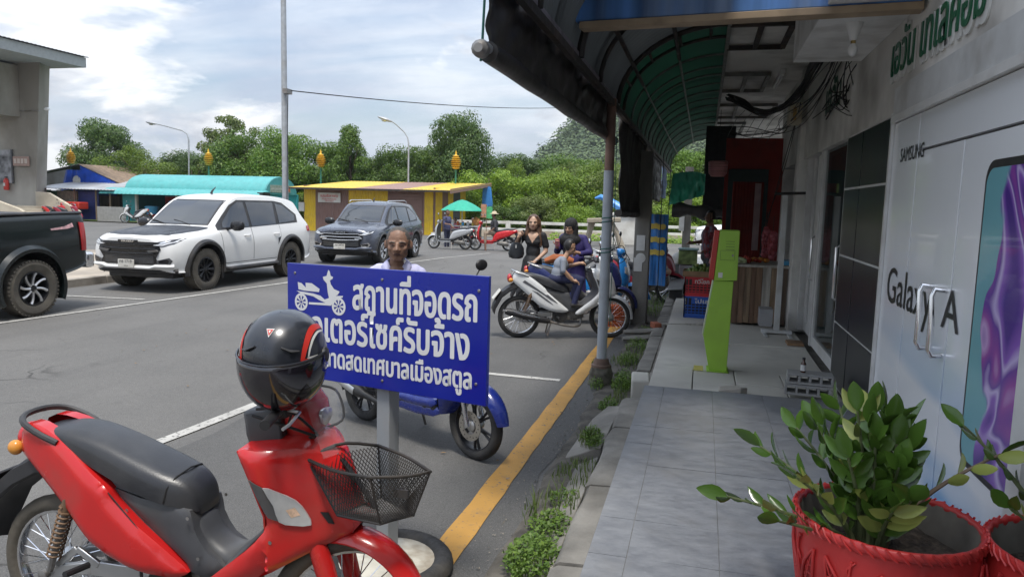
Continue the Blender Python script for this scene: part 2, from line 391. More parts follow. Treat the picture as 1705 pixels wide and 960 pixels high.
stripe('white_line',WHT,[(-6.9,12.7),(-4.2,12.9)],.10,.009)
# far pavement with kerb
PAVE=M('sandy_paving',(.36,.31,.25),.9,var=.2,scale=2,bump=.3,bscale=25,dirt=(.17,.15,.13),damt=.55,dscale=.8)
b=MB(); b.add([(-30,-8,.14),(-11.6,-8,.14),(-11.5,13,.14),(-11.9,15,.14),(-14.5,17.2,.14),(-30,17.2,.14)],[(0,1,2,3,4,5)]); tag(b.build('far_pavement',PAVE,smooth=0),kind='structure')
kb=empty('kerb_far'); tag(kb,kind='structure')
KERB=M('kerb_concrete',(.30,.27,.23),.92,var=.2,scale=3,bump=.4,bscale=35,dirt=(.09,.075,.06),damt=.65,dscale=2)
kp=[(-11.6+.005*k,-8+1.0*k) for k in range(22)]+[(-11.62,14.2),(-12.1,15.3),(-13,16.4),(-14.5,17.25),(-16,17.3),(-18,17.3)]
for a,c in zip(kp,kp[1:]):
    b=MB(); b.bar((a[0],a[1],.065),(c[0]-.004,c[1]-.012,.065),.17,.17+random.uniform(-.01,.01)); b.build('kerb_stone',KERB,kb,bevel=.012)
# ================================================================ near pavement
sw=boxo('sidewalk',M('grey_grout',(.17,.17,.17),.9,var=.3,scale=6),None,(-.42,-4,-.05),(6,6.30,.2485)); tag(sw,kind='structure')
def slate():
    m=bpy.data.materials.new('slate_tile'); m.use_nodes=True; t=m.node_tree; b=t.nodes['Principled BSDF']; n=t.nodes.new; l=t.links.new
    tcn=n('ShaderNodeTexCoord'); oi=n('ShaderNodeObjectInfo'); ad=n('ShaderNodeVectorMath'); ad.operation='ADD'; l(tcn.outputs['Object'],ad.inputs[0])
    sc=n('ShaderNodeVectorMath'); sc.operation='SCALE'; sc.inputs['Scale'].default_value=1.; l(oi.outputs['Location'],sc.inputs[0]); l(sc.outputs[0],ad.inputs[1])
    mpn=n('ShaderNodeMapping'); mpn.inputs['Rotation'].default_value=(0,0,R(-38)); mpn.inputs['Scale'].default_value=(7,13,1); l(ad.outputs[0],mpn.inputs[0])
    def no(s,d,v,r=.65):
        q=n('ShaderNodeTexNoise'); q.inputs['Scale'].default_value=s; q.inputs['Detail'].default_value=d; q.inputs['Roughness'].default_value=r; l(v,q.inputs['Vector']); return q.outputs[0]
    def rp(val,a,bb,lo=0,hi=1):
        q=n('ShaderNodeMapRange'); q.inputs[1].default_value=a; q.inputs[2].default_value=bb; q.inputs[3].default_value=lo; q.inputs[4].default_value=hi; l(val,q.inputs[0]); return q.outputs[0]
    def mx(f,a,bb):
        q=n('ShaderNodeMix'); q.data_type='RGBA'; l(f,q.inputs[0])
        for i,c in ((6,a),(7,bb)):
            if isinstance(c,tuple): q.inputs[i].default_value=(*c,1)
            else: l(c,q.inputs[i])
        return q.outputs[2]
    s1=no(1.2,8,mpn.outputs[0],.7)
    c=mx(rp(s1,.32,.68),(.155,.163,.18),(.25,.26,.275)); c=mx(rp(no(2.3,6,ad.outputs[0]),.5,.75,0,.6),c,(.21,.206,.2)); c=mx(rp(no(60,4,ad.outputs[0]),.62,.8,0,.5),c,(.34,.35,.35))
    c=mx(rp(no(.9,6,ad.outputs[0]),.52,.7,0,.45),c,(.18,.175,.165))
    l(c,b.inputs['Base Color']); l(rp(s1,.3,.7,.38,.62),b.inputs['Roughness']); bp=n('ShaderNodeBump'); bp.inputs['Strength'].default_value=.5; bp.inputs['Distance'].default_value=.006; l(s1,bp.inputs['Height']); l(bp.outputs[0],b.inputs['Normal']); return m
SLATE=slate(); cols=[-.42,-.25,.145,.545,.94,1.2]; tmesh={}
for i in range(5):
    for j in range(20):
        y=6.30-.4*(j+1)
        if i not in tmesh:
            wd=cols[i+1]-cols[i]-.0035; b=MB(); b.box((0,0,0),(wd,.3975,.02)); o=b.build('tile',SLATE,sw,bevel=.0015); tmesh[i]=o.data
        else:
            o=bpy.data.objects.new('tile',tmesh[i]); COL.objects.link(o); o.parent=sw
        o.location=((cols[i]+cols[i+1])/2,y+.2,.242+random.uniform(-.0012,.0012)); o.rotation_euler=(random.uniform(-.003,.003),random.uniform(-.003,.003),random.uniform(-.002,.002))
# older concrete pavement further along, in slabs
pv=boxo('pavement',CONC,None,(-.43,6.31,-.05),(6,26,.17)); tag(pv,kind='structure')
OLDC=M('old_pavement_concrete',(.56,.54,.49),.88,var=.22,scale=2.2,bump=.3,bscale=30,dirt=(.32,.305,.27),damt=.6,dscale=1.1,dth=.5)
yb=[6.33,6.80,7.35,8.85,10.35,11.85,13.4,15,17,19,22,26]
for y0,y1 in zip(yb,yb[1:]):
    xs=[-.40,-.02,.36,.78,1.22] if y0<7.3 else ([-.40,.18,1.22] if y0<11 else [-.40,1.22])
    for x0,x1 in zip(xs,xs[1:]):
        h=random.uniform(.205,.222); boxo('paving_slab',OLDC,pv,(x0+.004,y0+.004,.15),(x1-.004,y1-.004,h),bevel=.006)
KSTONE=M('worn_kerb_concrete',(.20,.19,.17),.93,var=.3,scale=4,bump=.5,bscale=40,dirt=(.09,.085,.075),damt=.7,dscale=2.5)
ke=empty('kerb'); tag(ke,kind='structure')
y=-4.
while y<24:
    ln=random.uniform(.8,1.15); 
    if not(6.55<y+ln/2<7.0):
        h=(.185 if y<6.2 else .175)+random.uniform(-.012,.008); b=MB(); n=5; 
        for q in range(1):
            b.loft([[(-.60+random.uniform(-.015,.015),yy,-.06),(-.575+random.uniform(-.012,.012),yy,h-.02),(-.55,yy,h),(-.432,yy,h+.006),(-.432,yy,-.06)] for yy in np.linspace(y,y+ln-.012,6)])
        b.build('kerb_stone',KSTONE,ke)
    y+=ln
# gutter: dirt strip between the asphalt edge and the kerb
DIRT=M('gutter_dirt',(.075,.068,.058),.97,var=.4,scale=7,bump=.9,bscale=35,dirt=(.16,.145,.12),damt=.6,dscale=5)
b=MB(); nx,ny=7,140
vs=[(-1.0+.46*i/nx,-4+28*j/ny,.012+.03*noise.noise((i*.9,j*.45,0))+(-.02 if i<2 else .015)) for j in range(ny+1) for i in range(nx+1)]
b.add(vs,[(j*(nx+1)+i,j*(nx+1)+i+1,(j+1)*(nx+1)+i+1,(j+1)*(nx+1)+i) for j in range(ny) for i in range(nx)]); tag(b.build('gutter',DIRT,smooth=80),kind='structure')
def slab(name,label,pts,zs,th,mat=CONC):
    b=MB(); n=len(pts); b.add([(p[0],p[1],z) for p,z in zip(pts,zs)]+[(p[0],p[1],z-th) for p,z in zip(pts,zs)],[tuple(range(n)),tuple(range(2*n-1,n-1,-1))]+[(i,i+n,(i+1)%n+n,(i+1)%n) for i in range(n)])
    return tag(b.build(name,mat,bevel=.01),label,'slab')
slab('concrete_ramp','broken sloping concrete ramp slab over gutter beside blue tiles',[(-.86,4.86),(-.60,4.92),(-.575,5.98),(-.70,6.08),(-.80,5.85)],[.03,.13,.14,.10,.04],.08)
slab('concrete_ramp','long weedy concrete gutter cover near the camera',[(-.74,3.2),(-.60,3.2),(-.60,4.80),(-.74,4.72)],[.04,.09,.10,.05],.06)
slab('stone_lump','broken grey concrete lump on pavement corner beside blue tiles',[(.20,6.36),(.38,6.34),(.44,6.44),(.33,6.56),(.2,6.5)],[.25,.29,.27,.26,.25],.06,CONCL)
part('kerb_block',OLDC,None,lambda b:b.box((-.49,6.78,.10),(.17,.36,.24),Matrix.Rotation(R(5),3,'Z')),bevel=.02); tag(bpy.data.objects['kerb_block'],'loose concrete kerb block at end of blue tiles','block')
# ================================================================ weeds in the gutter
def leafmat(name,col,col2,rough=.5,trans=.34):
    m=bpy.data.materials.new(name); m.use_nodes=True; t=m.node_tree; b=t.nodes['Principled BSDF']; n=t.nodes.new; l=t.links.new
    g=n('ShaderNodeNewGeometry'); r=n('ShaderNodeMapRange'); l(g.outputs['Random Per Island'],r.inputs[0])
    oi=n('ShaderNodeObjectInfo'); 
    q=n('ShaderNodeMix'); q.data_type='RGBA'; l(r.outputs[0],q.inputs[0]); q.inputs[6].default_value=(*col,1); q.inputs[7].default_value=(*col2,1)
    hs=n('ShaderNodeHueSaturation'); l(q.outputs[2],hs.inputs['Color']); mr=n('ShaderNodeMapRange'); mr.inputs[3].default_value=.75; mr.inputs[4].default_value=1.25; l(oi.outputs['Random'],mr.inputs[0]); l(mr.outputs[0],hs.inputs['Value'])
    l(hs.outputs[0],b.inputs['Base Color']); b.inputs['Roughness'].default_value=rough
    if trans:
        tr=n('ShaderNodeBsdfTranslucent'); l(hs.outputs[0],tr.inputs[0]); mxs=n('ShaderNodeMixShader'); mxs.inputs[0].default_value=trans; l(b.outputs[0],mxs.inputs[1]); l(tr.outputs[0],mxs.inputs[2]); l(mxs.outputs[0],t.nodes['Material Output'].inputs[0])
    return m
WEED=leafmat('weed_green',(.075,.15,.022),(.19,.30,.05)); GRASS=leafmat('grass_green',(.06,.11,.02),(.16,.2,.06))
def weed_clump(b,cx,cy,z,rad,hgt,n,grass=False):
    for i in range(n):
        a=random.uniform(0,2*PI); rr=rad*math.sqrt(random.random()); x,y=cx+rr*math.cos(a)*.6,cy+rr*math.sin(a); h=hgt*(1-.6*(rr/rad)**2)*random.uniform(.35,1.)
        if grass or random.random()<.25:
            dx,dy=random.uniform(-.5,.5)*h,random.uniform(-.5,.5)*h; w_=random.uniform(.002,.005); d=Vector((-dy,dx,0)).normalized()*w_ if (dx or dy) else Vector((w_,0,0))
            p0=Vector((x,y,z)); p1=Vector((x+dx*.4,y+dy*.4,z+h*.65)); p2=Vector((x+dx,y+dy,z+h)); b.add([p0-d,p0+d,p1+d*.8,p1-d*.8,p2],[(0,1,2,3),(3,2,4)])
        else:
            L0=random.uniform(.012,.03); p=Vector((x,y,z+h)); d=Vector((random.uniform(-1,1),random.uniform(-1,1),random.uniform(-.3,.7))).normalized(); s=d.cross(Vector((random.uniform(-.4,.4),random.uniform(-.4,.4),1))).normalized()*L0*.38
            b.add([p,p+d*L0*.5+s,p+d*L0,p+d*L0*.5-s],[(0,1,2,3)])
def weeds(label,spots,mat=WEED,grass=False,name='weeds'):
    b=MB()
    for s in spots: weed_clump(b,*s,grass=grass)
    o=b.build(name,mat,smooth=0); return tag(o,label,'weeds',kind='stuff')
weeds('leafy green weeds growing in the gutter along the kerb',[(-.72,3.30,.05,.22,.12,1100),(-.70,3.68,.05,.2,.09,600),(-.70,4.1,.05,.14,.07,160),(-.70,5.15,.09,.13,.11,380),(-.66,5.0,.1,.10,.08,150),(-.72,6.25,.02,.14,.12,350),(-.66,7.0,.03,.20,.17,650),(-.70,7.35,.03,.15,.12,300),(-.74,8.2,.03,.2,.14,350),(-.7,9.1,.03,.3,.14,450),(-.72,12.3,.03,.5,.2,700),(-.72,13.8,.03,.6,.22,600),(-.7,10.2,.03,.2,.12,200),(-.93,7.0,.02,.12,.1,160)])
weeds('thin grass blades growing in the gutter along the kerb',[(-.68,4.45,.09,.28,.10,160),(-.72,3.9,.05,.3,.2,120),(-.7,5.1,.09,.15,.16,90),(-.66,8.3,.03,.5,.14,200),(-1.06,8.05,.01,.12,.12,90),(-.66,6.6,.03,.2,.12,90)],GRASS,True,'grass')

# loose grit and dry leaves on the asphalt edge
b=MB(); rd=random.Random(21)
for k in range(1500):
    x=rd.gauss(-.93,.10) if k%3 else rd.uniform(-3.4,-.9); y=rd.uniform(2.6,11); r=rd.uniform(.003,.011) if k%3 else rd.uniform(.002,.005); p=Vector((x,y,.012)); vs=[p+Vector((rd.uniform(-r,r),rd.uniform(-r,r),rd.uniform(-.002,r))) for _ in range(4)]; b.add(vs,[(0,1,2),(0,2,3),(0,3,1),(1,3,2)])
tag(b.build('grit',M('grit',(.22,.20,.17),.95,var=.5,scale=60),smooth=0),'loose grit along the asphalt edge','grit',kind='stuff')
b=MB()
for k in range(46):
    p=Vector((rd.uniform(-6.5,-.9),rd.uniform(3.2,12),.014)); a=rd.uniform(0,6.28); e=Vector((math.cos(a),math.sin(a),0))*rd.uniform(.012,.028); f=Vector((-e.y,e.x,rd.uniform(0,.012)))*.5; b.add([p-e,p+f,p+e,p-f+Vector((0,0,.006))],[(0,1,2,3)])
tag(b.build('dry_leaves',M('dry_leaf',(.20,.12,.05),.8,var=.4,scale=9),smooth=0),'small dry leaves scattered on the asphalt','leaves',kind='stuff')
# ================================================================ shop house on the right
def based(root,base):
    "put the empty at the thing's base; its first-level parts keep their place"
    base=Vector(base); root.location=base
    for c in root.children: c.location=Vector(c.location)-base
PLAS=M('stained_plaster',(.66,.65,.62),.85,var=.12,scale=1.6,bump=.15,bscale=20,dirt=(.17,.155,.135),damt=.65,dscale=1.1,dth=.52)
PLASW=M('white_ceiling_plaster',(.72,.71,.68),.85,var=.1,scale=2,bump=.1,bscale=20,dirt=(.14,.13,.11),damt=.7,dscale=1.3,dth=.53)
PANEL=None
def panelmat():
    m=bpy.data.materials.new('printed_panel'); m.use_nodes=True; t=m.node_tree; b=t.nodes['Principled BSDF']; n=t.nodes.new; l=t.links.new
    v=n('ShaderNodeTexCoord').outputs['Object']; sp=n('ShaderNodeSeparateXYZ'); l(v,sp.inputs[0])
    q=n('ShaderNodeTexNoise'); q.inputs['Scale'].default_value=.9; q.inputs['Detail'].default_value=2; mp_=n('ShaderNodeMapping'); mp_.inputs['Rotation'].default_value=(R(35),0,0); mp_.inputs['Scale'].default_value=(1,.6,2.4); l(v,mp_.inputs[0]); l(mp_.outputs[0],q.inputs['Vector'])
    r=n('ShaderNodeMapRange'); r.inputs[1].default_value=1.35; r.inputs[2].default_value=.35; l(sp.outputs[2],r.inputs[0])
    mu=n('ShaderNodeMath'); mu.operation='MULTIPLY'; rr=n('ShaderNodeMapRange'); rr.inputs[1].default_value=.42; rr.inputs[2].default_value=.56; l(q.outputs[0],rr.inputs[0]); l(r.outputs[0],mu.inputs[0]); l(rr.outputs[0],mu.inputs[1])
    x=n('ShaderNodeMix'); x.data_type='RGBA'; l(mu.outputs[0],x.inputs[0]); x.inputs[6].default_value=(.78,.80,.83,1); x.inputs[7].default_value=(.20,.40,.66,1)
    l(x.outputs[2],b.inputs['Base Color']); b.inputs['Roughness'].default_value=.22; b.inputs['Coat Weight'].default_value=.3; return m
PANEL=panelmat()
def wavemat():
    m=bpy.data.materials.new('printed_waves'); m.use_nodes=True; t=m.node_tree; b=t.nodes['Principled BSDF']; n=t.nodes.new; l=t.links.new
    v=n('ShaderNodeTexCoord').outputs['Object']; mp_=n('ShaderNodeMapping'); mp_.inputs['Rotation'].default_value=(R(-22),0,0); l(v,mp_.inputs[0])
    wv=n('ShaderNodeTexNoise'); wv.inputs['Scale'].default_value=1.25; wv.inputs['Detail'].default_value=1; wv.inputs['Distortion'].default_value=2.6; l(mp_.outputs[0],wv.inputs['Vector'])
    cr=n('ShaderNodeValToRGB'); e=cr.color_ramp; st=[(.0,(.02,.01,.10)),(.36,(.07,.02,.26)),(.44,(.25,.10,.50)),(.48,(.55,.45,.75)),(.52,(.13,.04,.34)),(.60,(.30,.06,.36)),(.68,(.55,.35,.66)),(.8,(.06,.03,.30))]
    while len(e.elements)<len(st): e.elements.new(.5)
    for q,(p,c) in zip(e.elements,st): q.position=p; q.color=(*c,1)
    l(wv.outputs[0],cr.inputs[0])
    sp=n('ShaderNodeSeparateXYZ'); l(v,sp.inputs[0]); nn=n('ShaderNodeTexNoise'); nn.inputs['Scale'].default_value=2.2; l(v,nn.inputs['Vector'])
    # left part of the picture is a plain pale cyan
    ma=n('ShaderNodeMath'); ma.operation='MULTIPLY_ADD'; ma.inputs[1].default_value=.55; l(nn.outputs[0],ma.inputs[0]); l(sp.outputs[1],ma.inputs[2])
    r=n('ShaderNodeMapRange'); r.inputs[1].default_value=.30+3.45; r.inputs[2].default_value=.315+3.45; l(ma.outputs[0],r.inputs[0])
    x=n('ShaderNodeMix'); x.data_type='RGBA'; l(r.outputs[0],x.inputs[0]); l(cr.outputs[0],x.inputs[6]); x.inputs[7].default_value=(.16,.40,.46,1)
    l(x.outputs[2],b.inputs['Base Color']); b.inputs['Roughness'].default_value=.2; b.inputs['Coat Weight'].default_value=.3; return m
TRIMW=M('white_aluminium_frame',(.62,.62,.61),.4,var=.06,dirt=(.3,.28,.25),damt=.3)
INTER=M('painted_dim_interior',(.10,.095,.09),.9,var=.2)
DTILE=M('dark_granite_tile',(.012,.013,.018),.3,var=.4,scale=160,coat=.05,spec=.35)
PRINTK=M('black_print',(.012,.012,.014),.4); GREENL=M('green_letter',(.008,.10,.045),.35,var=.15); WLET=M('white_letter',(.6,.6,.58),.5,dirt=(.3,.27,.22),damt=.4)
SG=M('shop_glass',(.03,.045,.045),.03,var=.1,spec=.7,alpha=.72)
sh=empty('shop_house',label='grey plastered phone shop with printed panels and glass doors beside pavement',cat='shop')
XW=1.2
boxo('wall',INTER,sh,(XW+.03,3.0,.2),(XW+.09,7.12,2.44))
boxo('upper_wall',PLAS,sh,(XW,-4,2.44),(XW+.25,13.3,3.75)); boxo('upper_storey',PLAS,sh,(XW,-12,3.752),(7,22,8.5)); boxo('overhang',PLAS,sh,(.15,5.3,3.742),(XW-.002,22,8.5)); boxo('side_wall',PLAS,sh,(XW,-12,.2),(7,-4.02,3.75))
boxo('wall_band',M('grey_band',(.5,.51,.51),.7,var=.1,dirt=(.22,.2,.17),damt=.4),sh,(XW-.018,-4,2.425),(XW+.02,5.46,2.60))
boxo('panel_trim',TRIMW,sh,(XW-.03,-4,2.375),(XW+.02,5.46,2.42))
def pan(y0,y1,z0,z1): return boxo('panel',PANEL,sh,(XW-.0,y0+.003,z0+.003),(XW+.029,y1-.003,z1-.003),bevel=.001)
pan(4.855,5.455,.28,2.372); pan(3.10,4.845,2.155,2.372); pan(4.035,4.845,.28,2.145); pan(3.10,4.025,.28,2.145)
boxo('panel_skirt',TRIMW,sh,(XW-.01,3.1,.25),(XW+.03,5.455,.278))
boxo('window_frame',TRIMW,sh,(XW-.03,2.98,.25),(XW+.04,3.095,2.37)); boxo('window_return',TRIMW,sh,(XW+.041,2.99,.25),(1.72,3.03,2.43)); boxo('window_pane',SG,sh,(1.70,.2,.3),(1.712,2.975,2.37)); boxo('window_frame',TRIMW,sh,(XW-.03,.08,.25),(1.72,.195,2.43))
# printed phone picture, rounded corners
def rrect(y0,y1,z0,z1,r,n=6):
    o=[]
    for cy,cz,a0 in((y1-r,z1-r,0),(y0+r,z1-r,90),(y0+r,z0+r,180),(y1-r,z0+r,270)):
        for k in range(n+1): a=R(a0+90*k/n); o.append((cy+r*math.cos(a),cz+r*math.sin(a)))
    return o
b=MB(); b.prism(rrect(3.115,3.70,.66,2.02,.09),XW-.003,XW+.004,'x'); ph=b.build('phone_picture',PRINTK,sh); tag(ph,'printed giant phone picture with purple waves')
b=MB(); b.prism(rrect(3.13,3.675,.69,1.985,.075),XW-.006,XW-.001,'x'); b.build('phone_screen',wavemat(),ph)
lettering('lettering',PRINTK,sh,'SAMSUNG',(XW,5.23,2.105),(0,-1,0),(0,0,1),width=.52,height=.085,offset=.0,depth=.004,bold=.0015)
lettering('lettering',PRINTK,sh,'Galaxy',(XW,5.29,1.135),(0,-1,0),(0,0,1),width=.98,height=.30,offset=.004,depth=.004)
lettering('lettering',PRINTK,sh,'A',(XW,4.13,1.215),(0,-1,0),(0,0,1),width=.27,height=.20,offset=.004,depth=.004)
lt=lettering('raised_lettering',WLET,sh,'เอวัน เทเลคอม',(XW,5.66,2.665),(0,-1,0),(0,0,1),width=1.80,height=.345,offset=.0,depth=.010,jit=.0001,bold=.015)
s_=lt.modifiers.new('s','SOLIDIFY'); s_.thickness=.009; s_.offset=-1
lt2=lettering('green_face',GREENL,lt,'เอวัน เทเลคอม',(XW,5.63,2.70),(0,-1,0),(0,0,1),width=1.74,height=.285,offset=.0,depth=.018,jit=.0001,bold=.004)
tag(lt2,kind='stuff'); s_=lt2.modifiers.new('s','SOLIDIFY'); s_.thickness=.006; s_.offset=-1
# pull handles
for yy in(4.31,4.09):
    b=MB(); b.tube([(XW,yy,1.40),(XW-.055,yy,1.405),(XW-.065,yy,1.37),(XW-.06,yy-.01,1.22),(XW-.065,yy-.02,1.10),(XW-.05,yy-.025,1.07),(XW,yy-.025,1.075)],.014,10); b.build('pull_handle',CHR,sh)
# dark granite pier
ys=[5.50,6.42,7.08]; zs=[.26,.80,1.40,1.98,2.43]
for y0,y1 in zip(ys,ys[1:]):
    for z0,z1 in zip(zs,zs[1:]): boxo('tile',DTILE,sh,(XW-.012,y0+.012,z0+.01),(XW+.03,y1-.012,z1-.01),bevel=.002)
boxo('pier',TRIMW,sh,(XW,5.46,.25),(XW+.028,7.11,2.44)); boxo('pier_edge',TRIMW,sh,(XW-.02,5.456,.25),(XW+.0,5.498,2.44))
# glass doors
def leaf(y0,y1,x,fw=.085,z0=.27,z1=2.60,ajar=0):
    f=MB(); f.box((x,(y0+fw/2),(z0+z1)/2),(.05,fw,z1-z0)); f.box((x,(y1-fw/2),(z0+z1)/2),(.05,fw,z1-z0)); f.box((x,(y0+y1)/2,z0+.06),(.048,y1-y0-2*fw,.12)); f.box((x,(y0+y1)/2,z1-.04),(.048,y1-y0-2*fw,.08))
    o=f.build('door',TRIMW,sh,bevel=.003); boxo('pane',SG,o,(x-.004,y0+fw,z0+.12),(x+.004,y1-fw,z1-.08)); part('handle',CHR,o,lambda q:q.tube([(x-.025,y0+.04,.95),(x-.06,y0+.04,.98),(x-.06,y0+.04,1.45),(x-.025,y0+.04,1.48)],.012,8)); return o
leaf(7.34,8.80,1.27); leaf(9.42,10.0,1.33,fw=.2)
for y0,y1 in((7.12,7.33),(8.86,8.95),(10.02,10.12)): boxo('door_post',TRIMW,sh,(1.24,y0,.25),(1.34,y1,2.68),bevel=.004)
boxo('door_head',TRIMW,sh,(1.24,7.12,2.68),(1.34,10.12,2.76))
boxo('upper_fill',PLAS,sh,(1.205,7.12,2.445),(1.239,13.3,2.76)) if False else None
boxo('pillar',PLASW,sh,(1.14,10.16,.2),(1.42,10.46,3.6),bevel=.01)
boxo('wall_far',PLASW,sh,(1.22,10.47,.2),(1.4,11.3,3.6)); boxo('wall_far',PLASW,sh,(1.22,12.75,.2),(1.4,13.3,3.6)); boxo('lintel',PLASW,sh,(1.22,11.3,2.6),(1.4,12.75,3.6))
# room behind; its dimness is put into dark wall and floor colour
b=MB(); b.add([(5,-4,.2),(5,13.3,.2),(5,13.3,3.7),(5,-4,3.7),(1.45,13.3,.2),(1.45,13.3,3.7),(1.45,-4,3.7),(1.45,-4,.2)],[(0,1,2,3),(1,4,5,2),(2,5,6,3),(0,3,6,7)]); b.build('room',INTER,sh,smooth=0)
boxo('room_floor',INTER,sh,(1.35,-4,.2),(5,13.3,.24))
# ceiling, soffit
boxo('ceiling',PLASW,sh,(.15,5.0,3.62),(1.21,20,3.74)); boxo('soffit',M('painted_soffit',(.68,.68,.67),.8,var=.06,dirt=(.3,.28,.25),damt=.4),sh,(.66,4.6,3.03),(1.198,6.8,3.617),bevel=.004)
BRK=M('rusty_black_tube',(.03,.026,.024),.7,var=.3,dirt=(.10,.05,.03),damt=.4); GRYT=M('grey_painted_tube',(.16,.16,.15),.6,var=.25,dirt=(.08,.05,.03),damt=.5)
aw=empty('awning',label='long arched green and grey sheet awning on steel ribs over pavement',cat='awning')
def hatch(y0,y1,x1,mt):
    b=MB(); z=3.58
    for p,q in(((.15,y0),(x1,y0)),((.15,y1),(x1,y1)),((x1,y0),(x1,y1)),((.45,y0),(.45,y1))): b.bar((*p,z),(*q,z),.05,.05)
    b.build('bracket',mt,aw)
hatch(7.75,8.85,.74,BRK); hatch(10.55,12.0,.74,GRYT); hatch(13.6,15.4,1.1,GRYT); hatch(16.4,18.8,.72,GRYT)
# awning: beam, arches, purlins, sheets
AC=(.15,2.83); AA,AB=1.1,.79
def arcp(t,y,r=0.): return (AC[0]-(AA-r)*math.cos(t),y,AC[1]+(AB-r)*math.sin(t))
T=[PI/2*k/14 for k in range(15)]
for i,(y,r_,mt) in enumerate([(3.1,.024,BRK),(4.0,.022,BRK),(5.35,.03,BRK),(6.4,.022,BRK),(7.75,.028,BRK),(8.3,.02,BRK),(9.2,.014,GRYT),(10.0,.014,GRYT),(10.55,.016,GRYT),(11.3,.013,GRYT),(12.0,.016,GRYT),(12.8,.013,GRYT),(13.6,.016,GRYT),(14.5,.013,GRYT),(15.4,.016,GRYT),(16.4,.014,GRYT),(17.6,.014,GRYT),(18.8,.014,GRYT),(20,.014,GRYT)]):
    tubeo('rib',mt,aw,[arcp(t,y,.03) for t in T],r_,6)
for y0,y1 in((7.75,8.3),):
    for t in(.35,.75,1.1,1.4): tubeo('strut',BRK,aw,[arcp(t,y0,.03),arcp(t,y1,.03)],.016,6)
for t in(.5,1.05): tubeo('purlin',BRK,aw,[arcp(t,3.0,.06),arcp(t,8.8,.06)],.022,6); tubeo('purlin',GRYT,aw,[arcp(t,8.8,.06),arcp(t,20,.06)],.014,6)
boxo('edge_rail',GRYT,aw,(.125,3,3.56),(.165,20,3.615))
def sheetmat(name,col,trans,shing):
    m=bpy.data.materials.new(name); m.use_nodes=True; t=m.node_tree; b=t.nodes['Principled BSDF']; n=t.nodes.new; l=t.links.new
    v=n('ShaderNodeTexCoord').outputs['Object']; q=n('ShaderNodeTexNoise'); q.inputs['Scale'].default_value=2.; q.inputs['Detail'].default_value=6; l(v,q.inputs['Vector'])
    x=n('ShaderNodeMix'); x.data_type='RGBA'; l(q.outputs[0],x.inputs[0]); x.inputs[6].default_value=(*[c*.6 for c in col],1); x.inputs[7].default_value=(*[min(1,c*1.4) for c in col],1)
    l(x.outputs[2],b.inputs['Base Color']); b.inputs['Roughness'].default_value=.6; tr=n('ShaderNodeBsdfTranslucent'); l(x.outputs[2],tr.inputs[0]); ms=n('ShaderNodeMixShader'); ms.inputs[0].default_value=trans; l(b.outputs[0],ms.inputs[1]); l(tr.outputs[0],ms.inputs[2]); l(ms.outputs[0],t.nodes['Material Output'].inputs[0]); return m
GSH=sheetmat('green_sheet',(.010,.05,.028),.16,0); GYS=sheetmat('grey_sheet',(.12,.13,.13),.06,1)
def asheet(y0,y1,mt,corr):
    b=MB(); n=int((y1-y0)/corr); rings=[]
    for j in range(n+1):
        y=y0+(y1-y0)*j/n; rr=.012 if j%2 else 0.; rings.append([arcp(t,y,-rr) for t in T])
    b.loft(rings,cap=False,closed=False); return b.build('roof_sheet',mt,aw,smooth=20)
for k in range(3):
    a=2.95+k*1.64; asheet(a,a+1.76,GYS,.06).location.z=.004*(k%2)
for k in range(8): a=7.84+k*1.55; asheet(a,min(a+1.66,20.2),GSH,.05).location.z=-.006+.004*(k%2)
b=MB(); b.bar((-.95,3.0,2.83),(-.95,7.95,2.83),.05,.07); b.build('beam',M('lilac_grey_beam',(.23,.21,.24),.6,var=.2,dirt=(.07,.06,.06),damt=.6,dscale=8),aw)
b=MB(); b.bar((-.95,8.0,2.79),(-.95,20,2.70),.05,.06); b.build('beam',GRYT,aw)
b=MB(); b.bar((-.90,3.0,2.76),(-.90,20,2.74),.04,.05); b.build('beam',BRK,aw)
# hanging tarpaulins
TARP=M('black_tarpaulin',(.022,.019,.018),.42,var=.4,scale=3,bump=.6,bscale=9,dirt=(.12,.105,.095),damt=.35,dscale=3.5,stretch=(1,1,.35)); TARPB=M('brown_tarpaulin',(.05,.045,.04),.8,var=.35,scale=4,bump=.4,bscale=12,dirt=(.10,.09,.08),damt=.5,stretch=(1,1,.2))
def tarp(label,y0,y1,zt0,zt1,zb0,zb1,roll,mt,wav=.02,x=-.985,sag=0):
    b=MB(); ny,nz_=110,16; vs=[]
    for j in range(ny+1):
        f=j/ny; y=y0+(y1-y0)*f; zt=zt0+(zt1-zt0)*f; zb=zb0+(zb1-zb0)*f-sag*math.sin(PI*f)
        for k in range(nz_+1):
            g=k/nz_; vs.append((x+wav*(g*noise.noise((f*9,g*2.,y0))+.9*noise.noise((f*22+g*3,g*2.2,3+y0))+.45*noise.noise((f*60+g*4,g*5,9+y0))),y,zt+(zb-zt)*g))
    b.add(vs,[(j*(nz_+1)+k,j*(nz_+1)+k+1,(j+1)*(nz_+1)+k+1,(j+1)*(nz_+1)+k) for j in range(ny) for k in range(nz_)])
    o=b.build('tarpaulin',mt,smooth=60); s=o.modifiers.new('s','SOLIDIFY'); s.thickness=.004
    if roll: tubeo('rolled_hem',mt,o,[(x+.01,y0-.02+(y1-y0+.04)*k/12,zb0+(zb1-zb0)*k/12-sag*math.sin(PI*k/12)+.004*math.sin(k*2.1)) for k in range(13)],[roll*(1+.05*math.sin(k*1.7)) for k in range(13)],10)
    return tag(o,label,'tarpaulin')
t1=tarp('long black tarpaulin rolled up under awning edge, nearest the camera',3.26,7.95,2.83,2.83,2.45,2.47,.048,TARP,.022)
